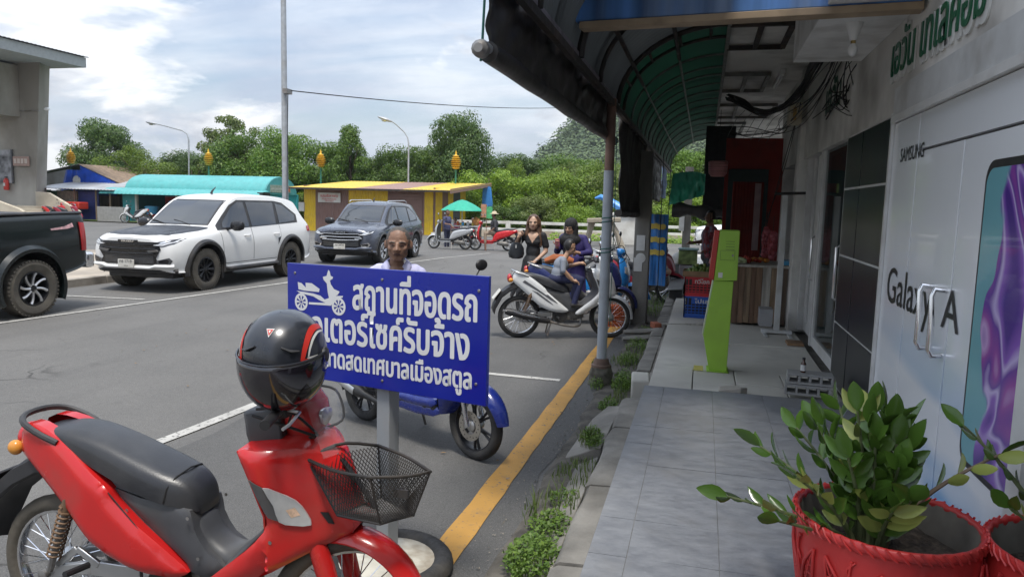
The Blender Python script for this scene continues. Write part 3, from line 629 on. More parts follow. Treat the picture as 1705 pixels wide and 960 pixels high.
tubeo('roller_pipe',GALV,t1,[(-.975,3.14,2.462),(-.975,3.45,2.462)],.024,12); b=MB(); b.tube([(-.985,3.22,2.83),(-.99,3.2,2.5),(-.99,3.18,2.40)],.006,6); b.build('rope',M('green_rope',(.03,.12,.10),.8),t1)
b=MB(); b.lathe([(.02,-.03),(.038,-.01),(.038,.03),(.02,.04)],12,(-.975,3.12,2.44),'y'); b.build('pulley',STEEL,t1)
tarp('wide brown hanging tarpaulin strip behind the grey pipe post',8.55,12.9,2.79,2.74,1.70,1.64,.045,TARPB,.06,-.97)
tarp('short dark hanging tarpaulin strip further along the awning',14.0,16.6,2.73,2.72,1.92,1.90,.0,TARP,.05,-.97)
tarp('pale blue striped cloth strip hanging beyond dark tarpaulins',17.0,18.6,2.72,2.71,2.0,2.0,.0,M('blue_white_cloth',(.25,.33,.50),.8,var=.5,scale=14,stretch=(1,1,.05)),.05,-.96)
# green tarp bundle hanging further down
GT=M('green_tarp',(.05,.36,.22),.45,var=.2,scale=5,bump=.3,bscale=10)
b=MB(); nu,nv=40,26; vs=[]
for j in range(nv+1):
    for i in range(nu+1):
        u,v=i/nu,j/nv; x=-.64+.62*u+.05*(1-v)*math.sin(u*3); fold=.10*noise.noise((u*4.5+v*1.2,v*1.3,2))+.05*noise.noise((u*11-v*3,v*3,7))
        vs.append((x-.05*v*(1-u),14.95-.16*math.sin(PI*u)**.7*(.35+.65*v)+fold,2.44+.05*math.sin(PI*u)-(.62-.22*u*u+.05*noise.noise((u*5,0,1)))*v))
b.add(vs,[(j*(nu+1)+i,j*(nu+1)+i+1,(j+1)*(nu+1)+i+1,(j+1)*(nu+1)+i) for j in range(nv) for i in range(nu)])
tag(b.build('tarp_bundle',GT,smooth=60),'bright green tarpaulin bundle hanging under far end of awning','tarpaulin')
part('tarp_bundle',TARP,None,lambda b:b.loft([[(-.62+1.5*k/10,15+.18*math.cos(a),1.72+.03*math.sin(k)+(.13+.04*math.sin(k*1.9))*math.sin(a)) for a in [2*PI*q/10 for q in range(10)]] for k in range(11)]),smooth=60)
tag(bpy.data.objects['tarp_bundle.001'],'dark rolled tarpaulin hanging below the bright green bundle','tarpaulin')
# blue signboard across the pavement
BSG=M('faded_blue_board',(.08,.20,.48),.35,var=.6,scale=1.5,stretch=(3.2,1,.25),dirt=(.28,.36,.50),damt=.55,dscale=1.3,dth=.57)
sb=empty('hanging_signboard',label='faded blue signboard hanging across pavement under the awning',cat='signboard')
d_=Vector((1.36+.93,4.95-5.16,0)); yaw_=math.atan2(d_.y,d_.x); rot=Matrix.Rotation(yaw_,3,'Z'); cpt=Vector(((1.19-.93)/2,5.06,0))
b=MB(); b.box(cpt+Vector((0,0,3.32)),(2.10,.10,.60),rot); b.build('board',BSG,sb,bevel=.006)
b=MB(); b.box(cpt+Vector((0.02,0,2.995)),(2.08,.13,.045),rot); b.build('bottom_rail',M('beige_wood_rail',(.36,.27,.18),.7,var=.25,scale=8,dirt=(.16,.11,.07),damt=.5),sb,bevel=.004)
for q in(-.8,.8): tubeo('hanger',BRK,sb,[cpt+rot@Vector((q,0,3.6)),cpt+rot@Vector((q,0,3.75 if q>0 else 3.5))],.012,6)
based(sb,(cpt.x,cpt.y,2.97))
# bulb on the soffit
lb=empty('light_bulb',label='bare white bulb in ceramic holder under the shop soffit',cat='bulb')
b=MB(); b.lathe([(.055,0),(.055,-.012),(.042,-.05),(.026,-.10),(.026,-.115)],16,(.9,5.45,3.03)); b.build('holder',WHITEP,lb)
b=MB(); b.lathe([(.016,-.115),(.016,-.135)],12,(.9,5.45,3.03)); b.build('cap',M('brass',(.45,.32,.12),.4,.8),lb); b=MB(); b.lathe([(.016,-.135),(.03,-.16),(.03,-.185),(.02,-.21),(.001,-.22)],14,(.9,5.45,3.03)); b.build('bulb',WHITEP,lb); based(lb,(.9,5.45,3.03))
# fluorescent tube on ceiling
ft=empty('tube_lamp',label='small fluorescent fitting on the stained ceiling beside cables',cat='lamp'); boxo('body',WHITEP,ft,(.87,10.4,3.55),(.93,11.6,3.615),bevel=.006); tubeo('tube',WHITEP,ft,[(.9,10.45,3.525),(.9,11.55,3.525)],.014,10); based(ft,(.9,11,3.6))
# cables
CAB=M('black_cable',(.012,.012,.012),.6)
def cables(label,path,n,spread,r=(.005,.011),seed=1):
    rd=random.Random(seed); root=empty('cable_bundle',label=label,cat='cables')
    for i in range(n):
        o=[Vector((rd.gauss(0,spread),rd.gauss(0,spread),rd.gauss(0,spread))) for _ in path]; pts=interp([Vector(p)+q for p,q in zip(path,o)],26)
        tubeo('cable',CAB,root,pts,rd.uniform(*r),5)
    based(root,path[0]); return root
cables('thick tangle of black cables sweeping under the shop ceiling',[(1.0,6.9,3.30),(1.03,8.3,3.28),(.98,9.2,3.14),(.86,9.6,3.04),(.62,9.7,2.98),(.40,9.6,3.05),(.2,9.4,3.12)],16,.022,(.006,.015))
cables('thin black cables running along the wall above the doors',[(1.10,6.9,3.35),(1.1,8.2,3.10),(1.05,10,2.95),(.95,11.6,2.95),(.6,12.6,3.0),(.2,12.5,3.05)],7,.05,(.004,.008),3)
cables('loose black wires hanging down over the green sign letters',[(1.15,6.75,3.1),(1.15,7.1,2.98),(1.16,7.3,2.78),(1.17,7.15,2.70),(1.17,7.6,2.85),(1.17,8.2,2.75)],6,.06,(.004,.008),5)
cables('single long wires slanting from ceiling to the stall',[(1.08,9.9,3.1),(1.05,11,2.5),(.99,12,1.9),(.95,12.4,1.5)],2,.03,(.004,.007),8)
for k in range(6):
    x=.3+.12*k; tag(tubeo('wire',CAB,None,[(x+.12,9.7,3.0),(x+.06,10.8,3.02),(x,12.6,2.95-.02*k)],.004,5),'thin wire running back to red shutter, number of six in the fan','wire','wires fanned below the ceiling')
for o in bpy.data.objects:
    if o.name.startswith('wire'): o['label']='thin black wire fanned out below the ceiling towards the red wall'
jb=empty('junction_box',label='small beige junction box on wall beside the cables',cat='box'); boxo('box',M('beige_plastic',(.5,.45,.34),.5),jb,(1.09,10.2,2.9),(1.16,10.5,3.2),bevel=.01) if False else boxo('box',M('beige_plastic',(.5,.45,.34),.5),jb,(.98,10.05,2.88),(1.13,10.35,3.14),bevel=.01); boxo('label_plate',M('ochre',(.45,.28,.08),.6),jb,(1.02,10.04,2.92),(1.06,10.05,3.08)); based(jb,(1.06,10.2,2.88))
gs=lettering('old_lettering',M('dark_green_print',(.015,.07,.04),.6,var=.5,scale=20),sh,'เอวัน',(XW-.001,8.6,2.80),(0,-1,0),(0,0,1),width=.9,height=.34,offset=.04,depth=.004)
based(sh,(1.2,5,.25)); based(aw,(-.95,9,2.6))
# ================================================================ trees
BARK=M('bark',(.11,.085,.06),.9,var=.3,scale=9,bump=.4,bscale=30)
LEAFS={'bright':leafmat('bright_leaves',(.085,.165,.010),(.23,.33,.030)),'mid':leafmat('mid_leaves',(.045,.115,.010),(.15,.24,.028)),'dark':leafmat('dark_leaves',(.036,.085,.016),(.105,.17,.035)),'olive':leafmat('olive_leaves',(.09,.14,.025),(.20,.25,.06))}
def crown_mesh(name,seed,clumps,leaves,leaf,shape):
    "leaf-sized faces on the shells of many clumps; shape(rng) -> clump centre and radius"
    rd=random.Random(seed); b=MB(); cl=[shape(rd,i/clumps) for i in range(clumps)]; lim=[]
    tot=sum(c[1]**2 for c in cl)
    for c,r in cl:
        n=int(leaves*r*r/tot)
        for i in range(n):
            u=rd.uniform(-.75,1); a=rd.uniform(0,2*PI); q=math.sqrt(1-u*u); d=Vector((q*math.cos(a),q*math.sin(a),u)); rr=r*(1-.45*rd.random()**2)*(1+.25*noise.noise(d*2.3+c))
            p=c+Vector((d.x*rr,d.y*rr,d.z*rr*.8)); nn=(d+Vector((rd.uniform(-.8,.8),rd.uniform(-.8,.8),rd.uniform(-.3,.9)))).normalized(); s,t=frame_from(nn); k=leaf*rd.uniform(.6,1.35); ang=rd.uniform(0,PI); e=(s*math.cos(ang)+t*math.sin(ang))*k; f=(t*math.cos(ang)-s*math.sin(ang))*k*.55
            b.add([p-e,p+f*.9-e*.1,p+e,p-f-e*.1],[(0,1,2,3)])
    me=bpy.data.meshes.new(name); me.from_pydata(b.v,[],b.f); return me,cl
def V3(*a): return Vector(a)
def sh_broad(rd,f):
    a=rd.uniform(0,2*PI); h=rd.uniform(.30,.97); w_=.42*math.sin(PI*min(1,(h-.12)/.95))**.6; q=w_*math.sqrt(rd.random()); return V3(q*math.cos(a),q*math.sin(a),h),rd.uniform(.09,.17)
def sh_cone(rd,f):
    a=rd.uniform(0,2*PI); h=rd.uniform(.08,.97); w_=.30*(1-((h-.2)/.82)**2 if h>.2 else 1)+.03; q=w_*rd.uniform(.5,1); return V3(q*math.cos(a),q*math.sin(a),h),rd.uniform(.07,.12)
def sh_sparse(rd,f):
    a=rd.uniform(0,2*PI); h=rd.uniform(.45,1.0); q=.33*math.sqrt(rd.random()); return V3(q*math.cos(a),q*math.sin(a),h),rd.uniform(.05,.09)
def sh_bush(rd,f):
    a=rd.uniform(0,2*PI); q=.62*math.sqrt(rd.random()); h=rd.uniform(.08,.9)*(1-.45*(q/.62)**2); return V3(q*math.cos(a),q*math.sin(a),h),rd.uniform(.10,.2)
def sh_feather(rd,f):
    a=rd.uniform(0,2*PI); q=.5*math.sqrt(rd.random()); h=rd.uniform(.12,.95)*(1-.35*(q/.5)**2); return V3(q*math.cos(a),q*math.sin(a),h),rd.uniform(.06,.13)
KINDS={}
for k,(shp,cl,lv,lf) in {'broad':(sh_broad,64,26000,.0135),'cone':(sh_cone,80,26000,.0125),'sparse':(sh_sparse,40,7000,.0135),'bush':(sh_bush,70,28000,.0165),'feather':(sh_feather,90,26000,.011),'broad2':(sh_broad,84,28000,.013)}.items():
    KINDS[k]=crown_mesh('crown_'+k,sum(map(ord,k)),cl,lv,lf,shp)
TRUNK={}
def trunk_mesh(kind):
    if kind in TRUNK: return TRUNK[kind]
    rd=random.Random(kind); b=MB(); b.tube([(0,0,-.02),(.012,.005,.15),(-.008,.01,.35),(.01,-.01,.6),(0,0,.8)],[.028,.024,.019,.012,.005],7)
    for c,r in KINDS[kind][1][::4]:
        z0=max(.12,c.z-.25); b.tube([(0,0,z0),(c.x*.5,c.y*.5,z0+.12),(c.x,c.y,c.z)],[.011,.008,.003],5)
    me=bpy.data.meshes.new('trunk_'+kind); me.from_pydata(b.v,[],b.f); me.materials.append(BARK); me.shade_smooth(); TRUNK[kind]=me; return me
def tree(name,kind,leafc,x,y,h,wd,label,group=None,z0=0.,rz=None):
    root=empty(name,(x,y,z0),rz if rz is not None else random.uniform(0,6.28),label,'bush' if 'bush' in name else 'tree',group)
    key=(kind,leafc)
    if key not in TRUNK:
        me=KINDS[kind][0].copy(); me.materials.append(LEAFS[leafc]); TRUNK[key]=me
    for nm,me in(('crown',TRUNK[key]),('trunk',trunk_mesh(kind))):
        o=bpy.data.objects.new(nm,me); COL.objects.link(o); o.parent=root; o.scale=(wd,wd,h)
    return root
tree('tall_tree','broad','dark',-46.6,49,7.2,6.2,'dark dense tree standing behind the blue tarpaulin house')
tree('feathery_tree','feather','bright',-41.5,47,5.6,6.6,'light green feathery tree between tarpaulin house and teal kiosk')
tree('feathery_tree','feather','mid',-39.0,50,4.6,5.6,'low mid green tree above left end of teal kiosk roof')
tree('sparse_tree','sparse','olive',-35.3,49,7.7,6.5,'tall thin airy tree behind the right end of teal kiosk')
tree('bushy_tree','broad2','mid',-33.0,48,6.2,6.0,'mid green tree below the thin airy tree')
tree('small_tree','sparse','dark',-37.6,48,4.6,3.5,'small open tree beside the left curved street lamp')
tree('bushy_tree','broad2','mid',-29.6,47.5,6.3,5.6,'bushy tree directly behind the tall grey pole')
tree('bushy_tree','broad','mid',-26.6,49,5.6,4.6,'bushy tree between the tall pole and the conical tree')
tree('conical_tree','cone','mid',-24.4,48,6.7,5.0,'conical creeper-covered tree behind the yellow kiosk')
tree('bushy_tree','broad2','mid',-21.6,49,5.3,4.6,'rounded tree left of the right curved street lamp')
tree('bushy_tree','broad','mid',-19.0,48,5.2,4.6,'rounded tree just right of the right curved street lamp')
tree('tall_tree','broad2','dark',-16.6,48.5,7.5,5.4,'tallest leafy tree behind right end of yellow kiosk')
tree('bushy_tree','broad','mid',-18.2,51,6.0,4.6,'shoulder tree tucked behind the tallest leafy tree')
for i,(x,y,h,wd,k,l,lab) in enumerate([(-13.6,46,4.3,4.6,'bush','bright','light green bush right of the yellow kiosk'),(-12.9,50,5.1,3.6,'feather','bright','feathery tall shrub beyond the parked red scooter'),(-11.0,47,3.9,4.4,'bush','bright','light green bush above the white railing behind vendor sign'),(-9.3,50,4.9,4.4,'feather','olive','olive green shrub left of the woman in black'),(-8.4,46,4.4,4.4,'bush','bright','light green bush right behind the woman in black'),(-6.6,48,5.2,4.4,'feather','bright','tall light green shrub below the forested hill'),(-5.2,46,4.6,4.2,'bush','olive','olive bush behind the woman in the headscarf'),(-3.6,48,5.0,4.4,'broad','bright','bright tree partly hidden by the grey pipe post'),(-1.4,46.5,5.2,4.6,'broad2','mid','mid green tree seen past the brown tarpaulin'),(1.4,47,5.6,4.8,'broad','dark','dark tree seen beneath the far awning'),(4.6,48,6,5,'broad2','dark','dark tree behind the far white pickup')]):
    tree('bushy_shrub' if k=='bush' else 'bushy_tree',k,l,x,y,h,wd,lab)
# under-storey bushes along the bank, one after another
for i in range(26):
    x=-46+2.15*i; tree('bank_bush','bush',['bright','mid','olive'][i%3],x+random.uniform(-.5,.5),42.6+random.uniform(0,1.6) if x>-13.5 else 45+random.uniform(0,2),random.uniform(1.7,2.7),random.uniform(2.6,3.6),'low dense bush on the bank below the tall trees','bushes along the river bank')
for i in range(12): tree('background_tree','broad' if i%2 else 'broad2',['mid','dark'][i%2],-52+5.2*i+random.uniform(-1,1),57+random.uniform(0,5),random.uniform(4.4,5.6),random.uniform(6,8),'far tree closing the gaps behind the nearer trees','far trees behind the front row')
# ================================================================ hill
HILLG=M('hill_earth',(.07,.09,.045),.95,var=.3,scale=.1)
def hz(x,y):
    u=(x+20)/62; v=(y-300)/62; h=50*math.exp(-(u*u*3.1+v*v*2.2))+9*math.exp(-(((x+56)/20)**2+((y-285)/40)**2)); return h*(1+.30*noise.noise((x*.05,y*.05,0))+.12*noise.noise((x*.13,y*.13,4)))
b=MB(); nx,ny=60,40; vs=[(-150+3.6*i,225+4*j,hz(-150+3.6*i,225+4*j)-.6) for j in range(ny+1) for i in range(nx+1)]
b.add(vs,[(j*(nx+1)+i,j*(nx+1)+i+1,(j+1)*(nx+1)+i+1,(j+1)*(nx+1)+i) for j in range(ny) for i in range(nx)]); tag(b.build('hill',HILLG,smooth=80),kind='structure')
def hillmat():
    m=leafmat('hill_leaves',(.06,.10,.045),(.13,.18,.075),.8,.1); return m
b=MB(); rd=random.Random(5)
for i in range(5200):
    x=rd.uniform(-85,40); y=rd.uniform(232,318); h=hz(x,y)
    if h<1.2: continue
    r=rd.uniform(1.0,3.6); c=Vector((x,y,h+r*.5))
    for k in range(20):
        d=Vector((rd.gauss(0,1),rd.gauss(0,1)-.3,rd.gauss(.25,.8))).normalized(); p=c+d*r*rd.uniform(.75,1.05); s,t=frame_from((d+Vector((rd.uniform(-.6,.6),rd.uniform(-.6,.6),rd.uniform(0,.8)))).normalized()); e=rd.uniform(.35,.75)
        b.add([p-s*e,p+t*e*.7,p+s*e,p-t*e*.7],[(0,1,2,3)])
me=bpy.data.meshes.new('hill_forest'); me.from_pydata(b.v,[],b.f); me.materials.append(hillmat()); o=bpy.data.objects.new('hill_forest',me); COL.objects.link(o); tag(o,'dense forest covering the distant hill','forest',kind='stuff')
# ================================================================ river-side railing
WPAINT=M('weathered_white_paint',(.60,.59,.55),.8,var=.1,scale=2,dirt=(.26,.22,.17),damt=.5,dscale=1.5); BEIGEW=M('beige_wall',(.42,.36,.28),.88,var=.15,scale=1.5,dirt=(.18,.14,.10),damt=.6,dscale=1)
rl=empty('railing',label='long low white concrete railing along the river bank',cat='railing')
rp=[(-13.2,37.6),(-4,39.2),(8,41.2)]; tot=0
b=MB()
for a,c in zip(rp,rp[1:]): b.bar((*a,.16),(*c,.16),.32,.34)
b.build('base_wall',BEIGEW,rl)
for a,c in zip(rp,rp[1:]):
    b=MB(); b.bar((*a,.76),(*c,.76),.16,.15); b.build('top_rail',WPAINT,rl,bevel=.01)
    b=MB(); b.bar((*a,.40),(*c,.40),.2,.13); b.build('lower_rail',WPAINT,rl,bevel=.01)
    d=Vector((c[0]-a[0],c[1]-a[1],0)); n=int(d.length/2.45)
    for k in range(n+1): p=Vector((*a,0))+d*(k/n); part('post',WPAINT,rl,lambda q:q.box((p.x,p.y-.01,.42),(.24,.24,.84)),bevel=.015)
based(rl,(-4,39.2,0))
tag(sheet('verge',leafmat('verge_green',(.06,.10,.02),(.10,.15,.03),.9,0),-60,20,38.4,60,.02),kind='structure')
weeds('grass and low plants growing in front of the white railing',[(-6.2+1.15*k,37.9+.2*k,.0,1.0,.5,420) for k in range(9)],LEAFS['bright'],False,'verge_plants') if False else None
b=MB(); rd=random.Random(9)
for k in range(2600):
    x=rd.uniform(-7.6,3); y=37.8+(x+8)*.18-rd.uniform(.3,1.5); z=rd.uniform(0,.42)*rd.random(); p=Vector((x,y,z)); s,t=frame_from(Vector((rd.gauss(0,.6),rd.gauss(-.5,.6),1)).normalized()); e=rd.uniform(.05,.1); b.add([p-s*e,p+t*e*.7,p+s*e,p-t*e*.7],[(0,1,2,3)])
me=bpy.data.meshes.new('verge_plants'); me.from_pydata(b.v,[],b.f); me.materials.append(LEAFS['bright']); o=bpy.data.objects.new('verge_plants',me); COL.objects.link(o); tag(o,'low green plants growing in front of the white railing','plants',kind='stuff')
# stone table and pedestal with blue sculpture
cb=empty('concrete_bench',label='weathered stone table on splayed legs in front of the railing',cat='table')
STONE=M('warm_stone',(.30,.26,.20),.9,var=.2,scale=4,bump=.3,dirt=(.14,.12,.09),damt=.5)
b=MB(); b.bar((-4.95,32,1.12),(-3.5,32.2,1.2),.7,.2); b.build('top',STONE,cb,bevel=.04)
for x0,x1 in((-4.75,-5.05),(-3.95,-3.4)):
    b=MB(); b.tube([(x0,32.1,1.05),((x0+x1)/2+.06,32.1,.6),(x1,32.1,-.02)],[.16,.12,.16],8); b.build('leg',STONE,cb)
based(cb,(-4.3,32.1,0))
pe=empty('pedestal',label='white pedestal carrying a blue dolphin-like sculpture behind the pipe post',cat='sculpture')
boxo('block',WPAINT,pe,(-4.4,34,0),(-2.9,35.2,1.35),bevel=.03); boxo('cap',WPAINT,pe,(-4.5,33.9,1.352),(-2.8,35.3,1.48),bevel=.02)
BLUEP=M('blue_paint',(.06,.25,.62),.4,var=.15)
b=MB(); b.tube([(-5.0,34.6,2.12),(-4.75,34.6,2.2),(-4.3,34.6,2.02),(-3.8,34.6,1.72),(-3.3,34.6,1.7),(-2.8,34.6,1.95),(-2.55,34.6,2.05)],[.06,.16,.2,.24,.22,.14,.04],10,flat=.8); b.build('figure',BLUEP,pe); based(pe,(-3.6,34.6,0))
# ================================================================ street lamps, tall pole, ornaments
def lamp(label,base,pts,head):
    r=empty('street_lamp',label=label,cat='street lamp'); b=MB(); b.tube(pts,[.055 if k<2 else .04 for k in range(len(pts))],8); b.build('pole',GALV,r)
    h=Vector(head); d=(h-Vector(pts[-1])).normalized(); s,t=frame_from(d); b=MB()
    rings=[]
    for f,w_,z_ in((0,.05,.05),(.15,.12,.09),(.4,.19,.11),(.75,.15,.08),(.92,.04,.03)): c=Vector(pts[-1])+d*f; rings.append([c+s*(w_*math.cos(a))+t*(z_*math.sin(a)) for a in [2*PI*k/12 for k in range(12)]])
    b.loft(rings); b.build('lamp_head',GALV,r); b=MB(); c=Vector(pts[-1])+d*.45-t*.05; b.ell(c,(.22,.14,.12)); b.build('bowl',LENS,r); based(r,base); return r
lamp('curved-arm street lamp rising behind the teal kiosk',(-36.3,46,0),[(-36.3,46,0),(-36.2,46,5.73),(-36.33,46,6.14),(-36.73,46,6.37),(-38.15,46,6.7),(-38.9,46,6.85)],(-39.64,46,6.98))
lamp('curved-arm street lamp rising behind the yellow kiosk',(-15.1,36,0),[(-15.1,43,0),(-15.1,43,4.95),(-15.16,43,5.35),(-15.35,43,5.7),(-15.9,42.9,6.35),(-16.15,42.8,6.55)],(-16.6,42.7,6.7)) if False else lamp('curved-arm street lamp rising behind the yellow kiosk',(-17.95,43,0),[(-17.95,43,0),(-17.95,43,5.3),(-18.0,43,5.6),(-18.2,43,5.95),(-18.75,42.9,6.45),(-19.0,42.8,6.62)],(-19.5,42.7,6.78))
tp=empty('tall_pole',label='tall plain galvanised pole behind the white car',cat='pole'); b=MB(); b.tube([(-12.05,19.5,0),(-12.05,19.5,3),(-12.05,19.5,9.5)],[.095,.088,.07],12); b.build('shaft',GALV,tp); boxo('clamp',STEEL,tp,(-12.02,19.35,4.78),(-11.88,19.65,4.92)); tubeo('down_cable',CAB,tp,[(-11.9,19.45,4.85),(-11.92,19.42,3.2),(-11.95,19.4,1.0),(-11.95,19.42,0.05)],.012,5); boxo('base_plate',STEEL,tp,(-12.25,19.3,0),(-11.85,19.7,.02)); based(tp,(-12.05,19.5,0))
def sagline(a,c,sag,n=24): a=Vector(a);c=Vector(c); return [a.lerp(c,k/n)-Vector((0,0,sag*4*(k/n)*(1-k/n))) for k in range(n+1)]
tag(tubeo('overhead_wire',CAB,None,sagline((-11.9,19.5,4.88),(-7.5,62,10.3),.5),.017,5),'thin overhead wire running from the tall pole to the right','wire')
GOLD=M('gold_paint',(.66,.40,.04),.4,.25,var=.25,scale=5); GRPOLE=M('green_pole',(.03,.16,.10),.5)
def ornament():
    r=empty('ornamental_lamp'); b=MB(); b.tube([(0,0,0),(0,0,3.75)],[.09,.05],8); b.build('pole',GRPOLE,r)
    for k in range(7):
        z=3.82+.115*k; rr=.12+.19*math.sin(PI*min(1,(k+1.2)/8))**.8; b=MB(); b.lathe([(rr*.72,z),(rr,z+.035),(rr*1.03,z+.06),(rr*.75,z+.085)],14); b.build('gold_tier',GOLD,r)
    b=MB(); b.lathe([(.12,3.8),(.11,4.6),(.05,4.68),(.06,4.75),(.001,4.92)],10); b.build('core',GOLD,r); return r
o0=ornament()
for i,(x,lab) in enumerate([(-42.9,'golden tiered ornamental lamp above the blue tarpaulin house'),(-31.8,'golden tiered ornamental lamp above the teal kiosk'),(-23.6,'golden tiered ornamental lamp behind middle of yellow kiosk'),(-14.6,'golden tiered ornamental lamp behind right end of yellow kiosk')]):
    o=o0 if i==0 else copy_tree(o0); o.location=(x,42.3,-.05); tag(o,lab,'street lamp','golden ornamental lamps')
# ================================================================ yellow and brown kiosk
YW=M('yellow_metal_wall',(.66,.44,.015),.5,var=.08,scale=2,dirt=(.35,.22,.05),damt=.35); BR=M('brown_metal_wall',(.20,.115,.095),.55,var=.1,scale=2,dirt=(.12,.08,.06),damt=.3); YR=M('yellow_roof',(.62,.44,.05),.5,var=.12,dirt=(.4,.3,.12),damt=.4); BRR=M('brown_roof',(.28,.17,.14),.5,var=.1)
yk=empty('kiosk',label='yellow and brown striped metal kiosk with low sloping roof',cat='kiosk')
def ribbed(name,mat,p0,p1,z0,z1,parent,pitch=.14,dep=.03):
    "vertically ribbed metal wall from p0 to p1"
    a=Vector((*p0,0));c=Vector((*p1,0)); d=c-a; n=max(2,int(d.length/pitch*2)); nn=Vector((d.y,-d.x,0)).normalized(); lo=[];hi=[]
    for k in range(n+1):
        p=a+d*(k/n)+nn*(dep if k%2 else 0); lo.append((p.x,p.y,z0)); hi.append((p.x,p.y,z1))
    b=MB(); b.loft([lo,hi],cap=False,closed=False); o=b.build(name,mat,parent,smooth=0); return o
YF=36.6; xs=[(-21.45,YW),(-20.75,BR),(-18.75,YW),(-16.45,BR),(-14.35,YW),(-13.85,None)]
for (x0,m_),(x1,_) in zip(xs,xs[1:]): ribbed('wall_panel',m_,(x0,YF),(x1,YF),-.02,2.42,yk)
ys_=[(YF,BR),(36.85,YW),(37.9,BR),(38.9,YW),(39.7,GREYP),(41.0,YW),(42.0,None)]
for (y0,m_),(y1,_) in zip(ys_,ys_[1:]): ribbed('wall_panel',m_,(-13.85,y0),(-13.85,y1),-.02,2.5,yk)
ribbed('wall_panel',BR,(-21.45,42),(-21.45,YF),-.02,2.5,yk); ribbed('wall_panel',YW,(-13.85,42),(-21.45,42),-.02,2.6,yk)
for x0,x1,m_ in((-22.0,-18.1,YR),(-18.1,-15.4,BRR),(-15.4,-12.6,YR)):
    b=MB(); n=int((x1-x0)/.11); lo=[];hi=[]
    for k in range(n+1): x=x0+(x1-x0)*k/n; q=.03 if k%2 else 0; lo.append((x,YF-.75,2.34+q)); hi.append((x,43.2,2.92+q))
    b.loft([lo,hi],cap=False,closed=False); o=b.build('roof_sheet',m_,yk,smooth=0); o.modifiers.new('s','SOLIDIFY').thickness=.02
b=MB(); b.bar((-12.62,YF-.8,2.31),(-12.62,43.2,2.88),.04,.24); b.build('fascia',BRR,yk); b=MB(); b.bar((-22.0,YF-.76,2.31),(-12.6,YF-.76,2.31),.06,.10); b.build('eave_beam',BRK,yk)
sn=boxo('signboard',WPAINT,yk,(-20.55,YF-.09,1.58),(-19.2,YF-.05,2.10))
RINK=M('red_print',(.5,.06,.05),.6)
lettering('lettering',RINK,sn,'ชมรมเรือหางยาว',(-20.4,YF-.091,1.86),(1,0,0),(0,0,1),width=1.05,height=.17,offset=.02)
lettering('lettering',RINK,sn,'ท่าเรือตลาดสด',(-20.3,YF-.091,1.72),(1,0,0),(0,0,1),width=.85,height=.10,offset=.02); lettering('lettering',RINK,sn,'เมืองสตูล',(-20.1,YF-.091,1.61),(1,0,0),(0,0,1),width=.5,height=.08,offset=.02)
for k in range(14): boxo('shutter_slat',BR,yk,(-16.35,YF-.055,.05+.15*k),(-14.45,YF-.032,.19+.15*k),bevel=.008)
boxo('meter_box',M('pale_box',(.5,.5,.46),.6),yk,(-21.75,YF-.1,1.05),(-21.4,YF+.1,1.55),bevel=.02)
boxo('plinth',WPAINT,yk,(-13.84,YF-.3,-.02),(-13.3,42,.16)); based(yk,(-17.6,39,0))
tag(part('blue_sheet',BLUEP,None,lambda q:q.loft([[(-12.9,42.4,2.75),(-12.5,42.4,2.75),(-12.45,42.6,2.7)],[(-12.95,42.4,1.4),(-12.2,42.4,1.35),(-12.3,42.7,1.3)]]),smooth=0),'blue tarpaulin sheet hanging at right end of yellow kiosk','tarpaulin')
# ================================================================ teal kiosk
TEAL=M('teal_roof',(.09,.36,.36),.45,var=.1,scale=3,dirt=(.14,.36,.36),damt=.3); TEALW=M('teal_wall',(.035,.30,.32),.6,var=.1,scale=2)
tk=empty('kiosk',label='teal kiosk with long barrel roof and scalloped awning',cat='kiosk'); x0,x1,y0,y1=-36.6,-26.2,40,44
b=MB(); n=60; 
for k in range(n): pass
rings=[]
for k in range(int((x1-x0+.0)/.12)+1):
    x=x0+.12*k; q=.025*(k%2); rings.append([(x,y0+.2+(3.6*(1-math.cos(t))/2),1.95+(1.12+q)*math.sin(t)) for t in [PI*j/14 for j in range(15)]])
b.loft(rings,cap=False,closed=False); b.build('barrel_roof',TEAL,tk,smooth=20)
b=MB(); b.prism([(y0+.2+3.6*(1-math.cos(t))/2,1.95+1.12*math.sin(t)) for t in [PI*j/14 for j in range(15)]],x1-.06,x1-.01,'x'); g=b.build('gable',TEAL,tk)
gs_=boxo('gable_sign',M('faded_sign',(.30,.36,.30),.6,var=.3,scale=6),tk,(x1-.005,y0+.7,2.08),(x1+.02,y0+3.0,2.55)); lettering('lettering',WPAINT,gs_,'เทศบาลเมืองสตูล',(x1+.022,y0+.8,2.2),(0,1,0),(0,0,1),width=1.5,height=.2,offset=.02); boxo('emblem',ORANGE,gs_,(x1+.021,y0+2.55,2.15),(x1+.03,y0+2.9,2.48))
for k in range(36):
    xa=x0-1.0+(x1-x0+1.2)*k/36; xb=x0-1.0+(x1-x0+1.2)*(k+1)/36; b=MB(); xm=(xa+xb)/2
    pr=[(y0+.25,2.12),(y0-.35,2.07),(y0-.75,1.92),(y0-.9,1.74)]
    b.loft([[(xa,p[0],p[1]) for p in pr],[(xm,p[0]-.02,p[1]+.05-(.04 if i==3 else 0)) for i,p in enumerate(pr)],[(xb,p[0],p[1]) for p in pr]],cap=False,closed=False); b.build('awning_rib',TEAL,tk,smooth=60)
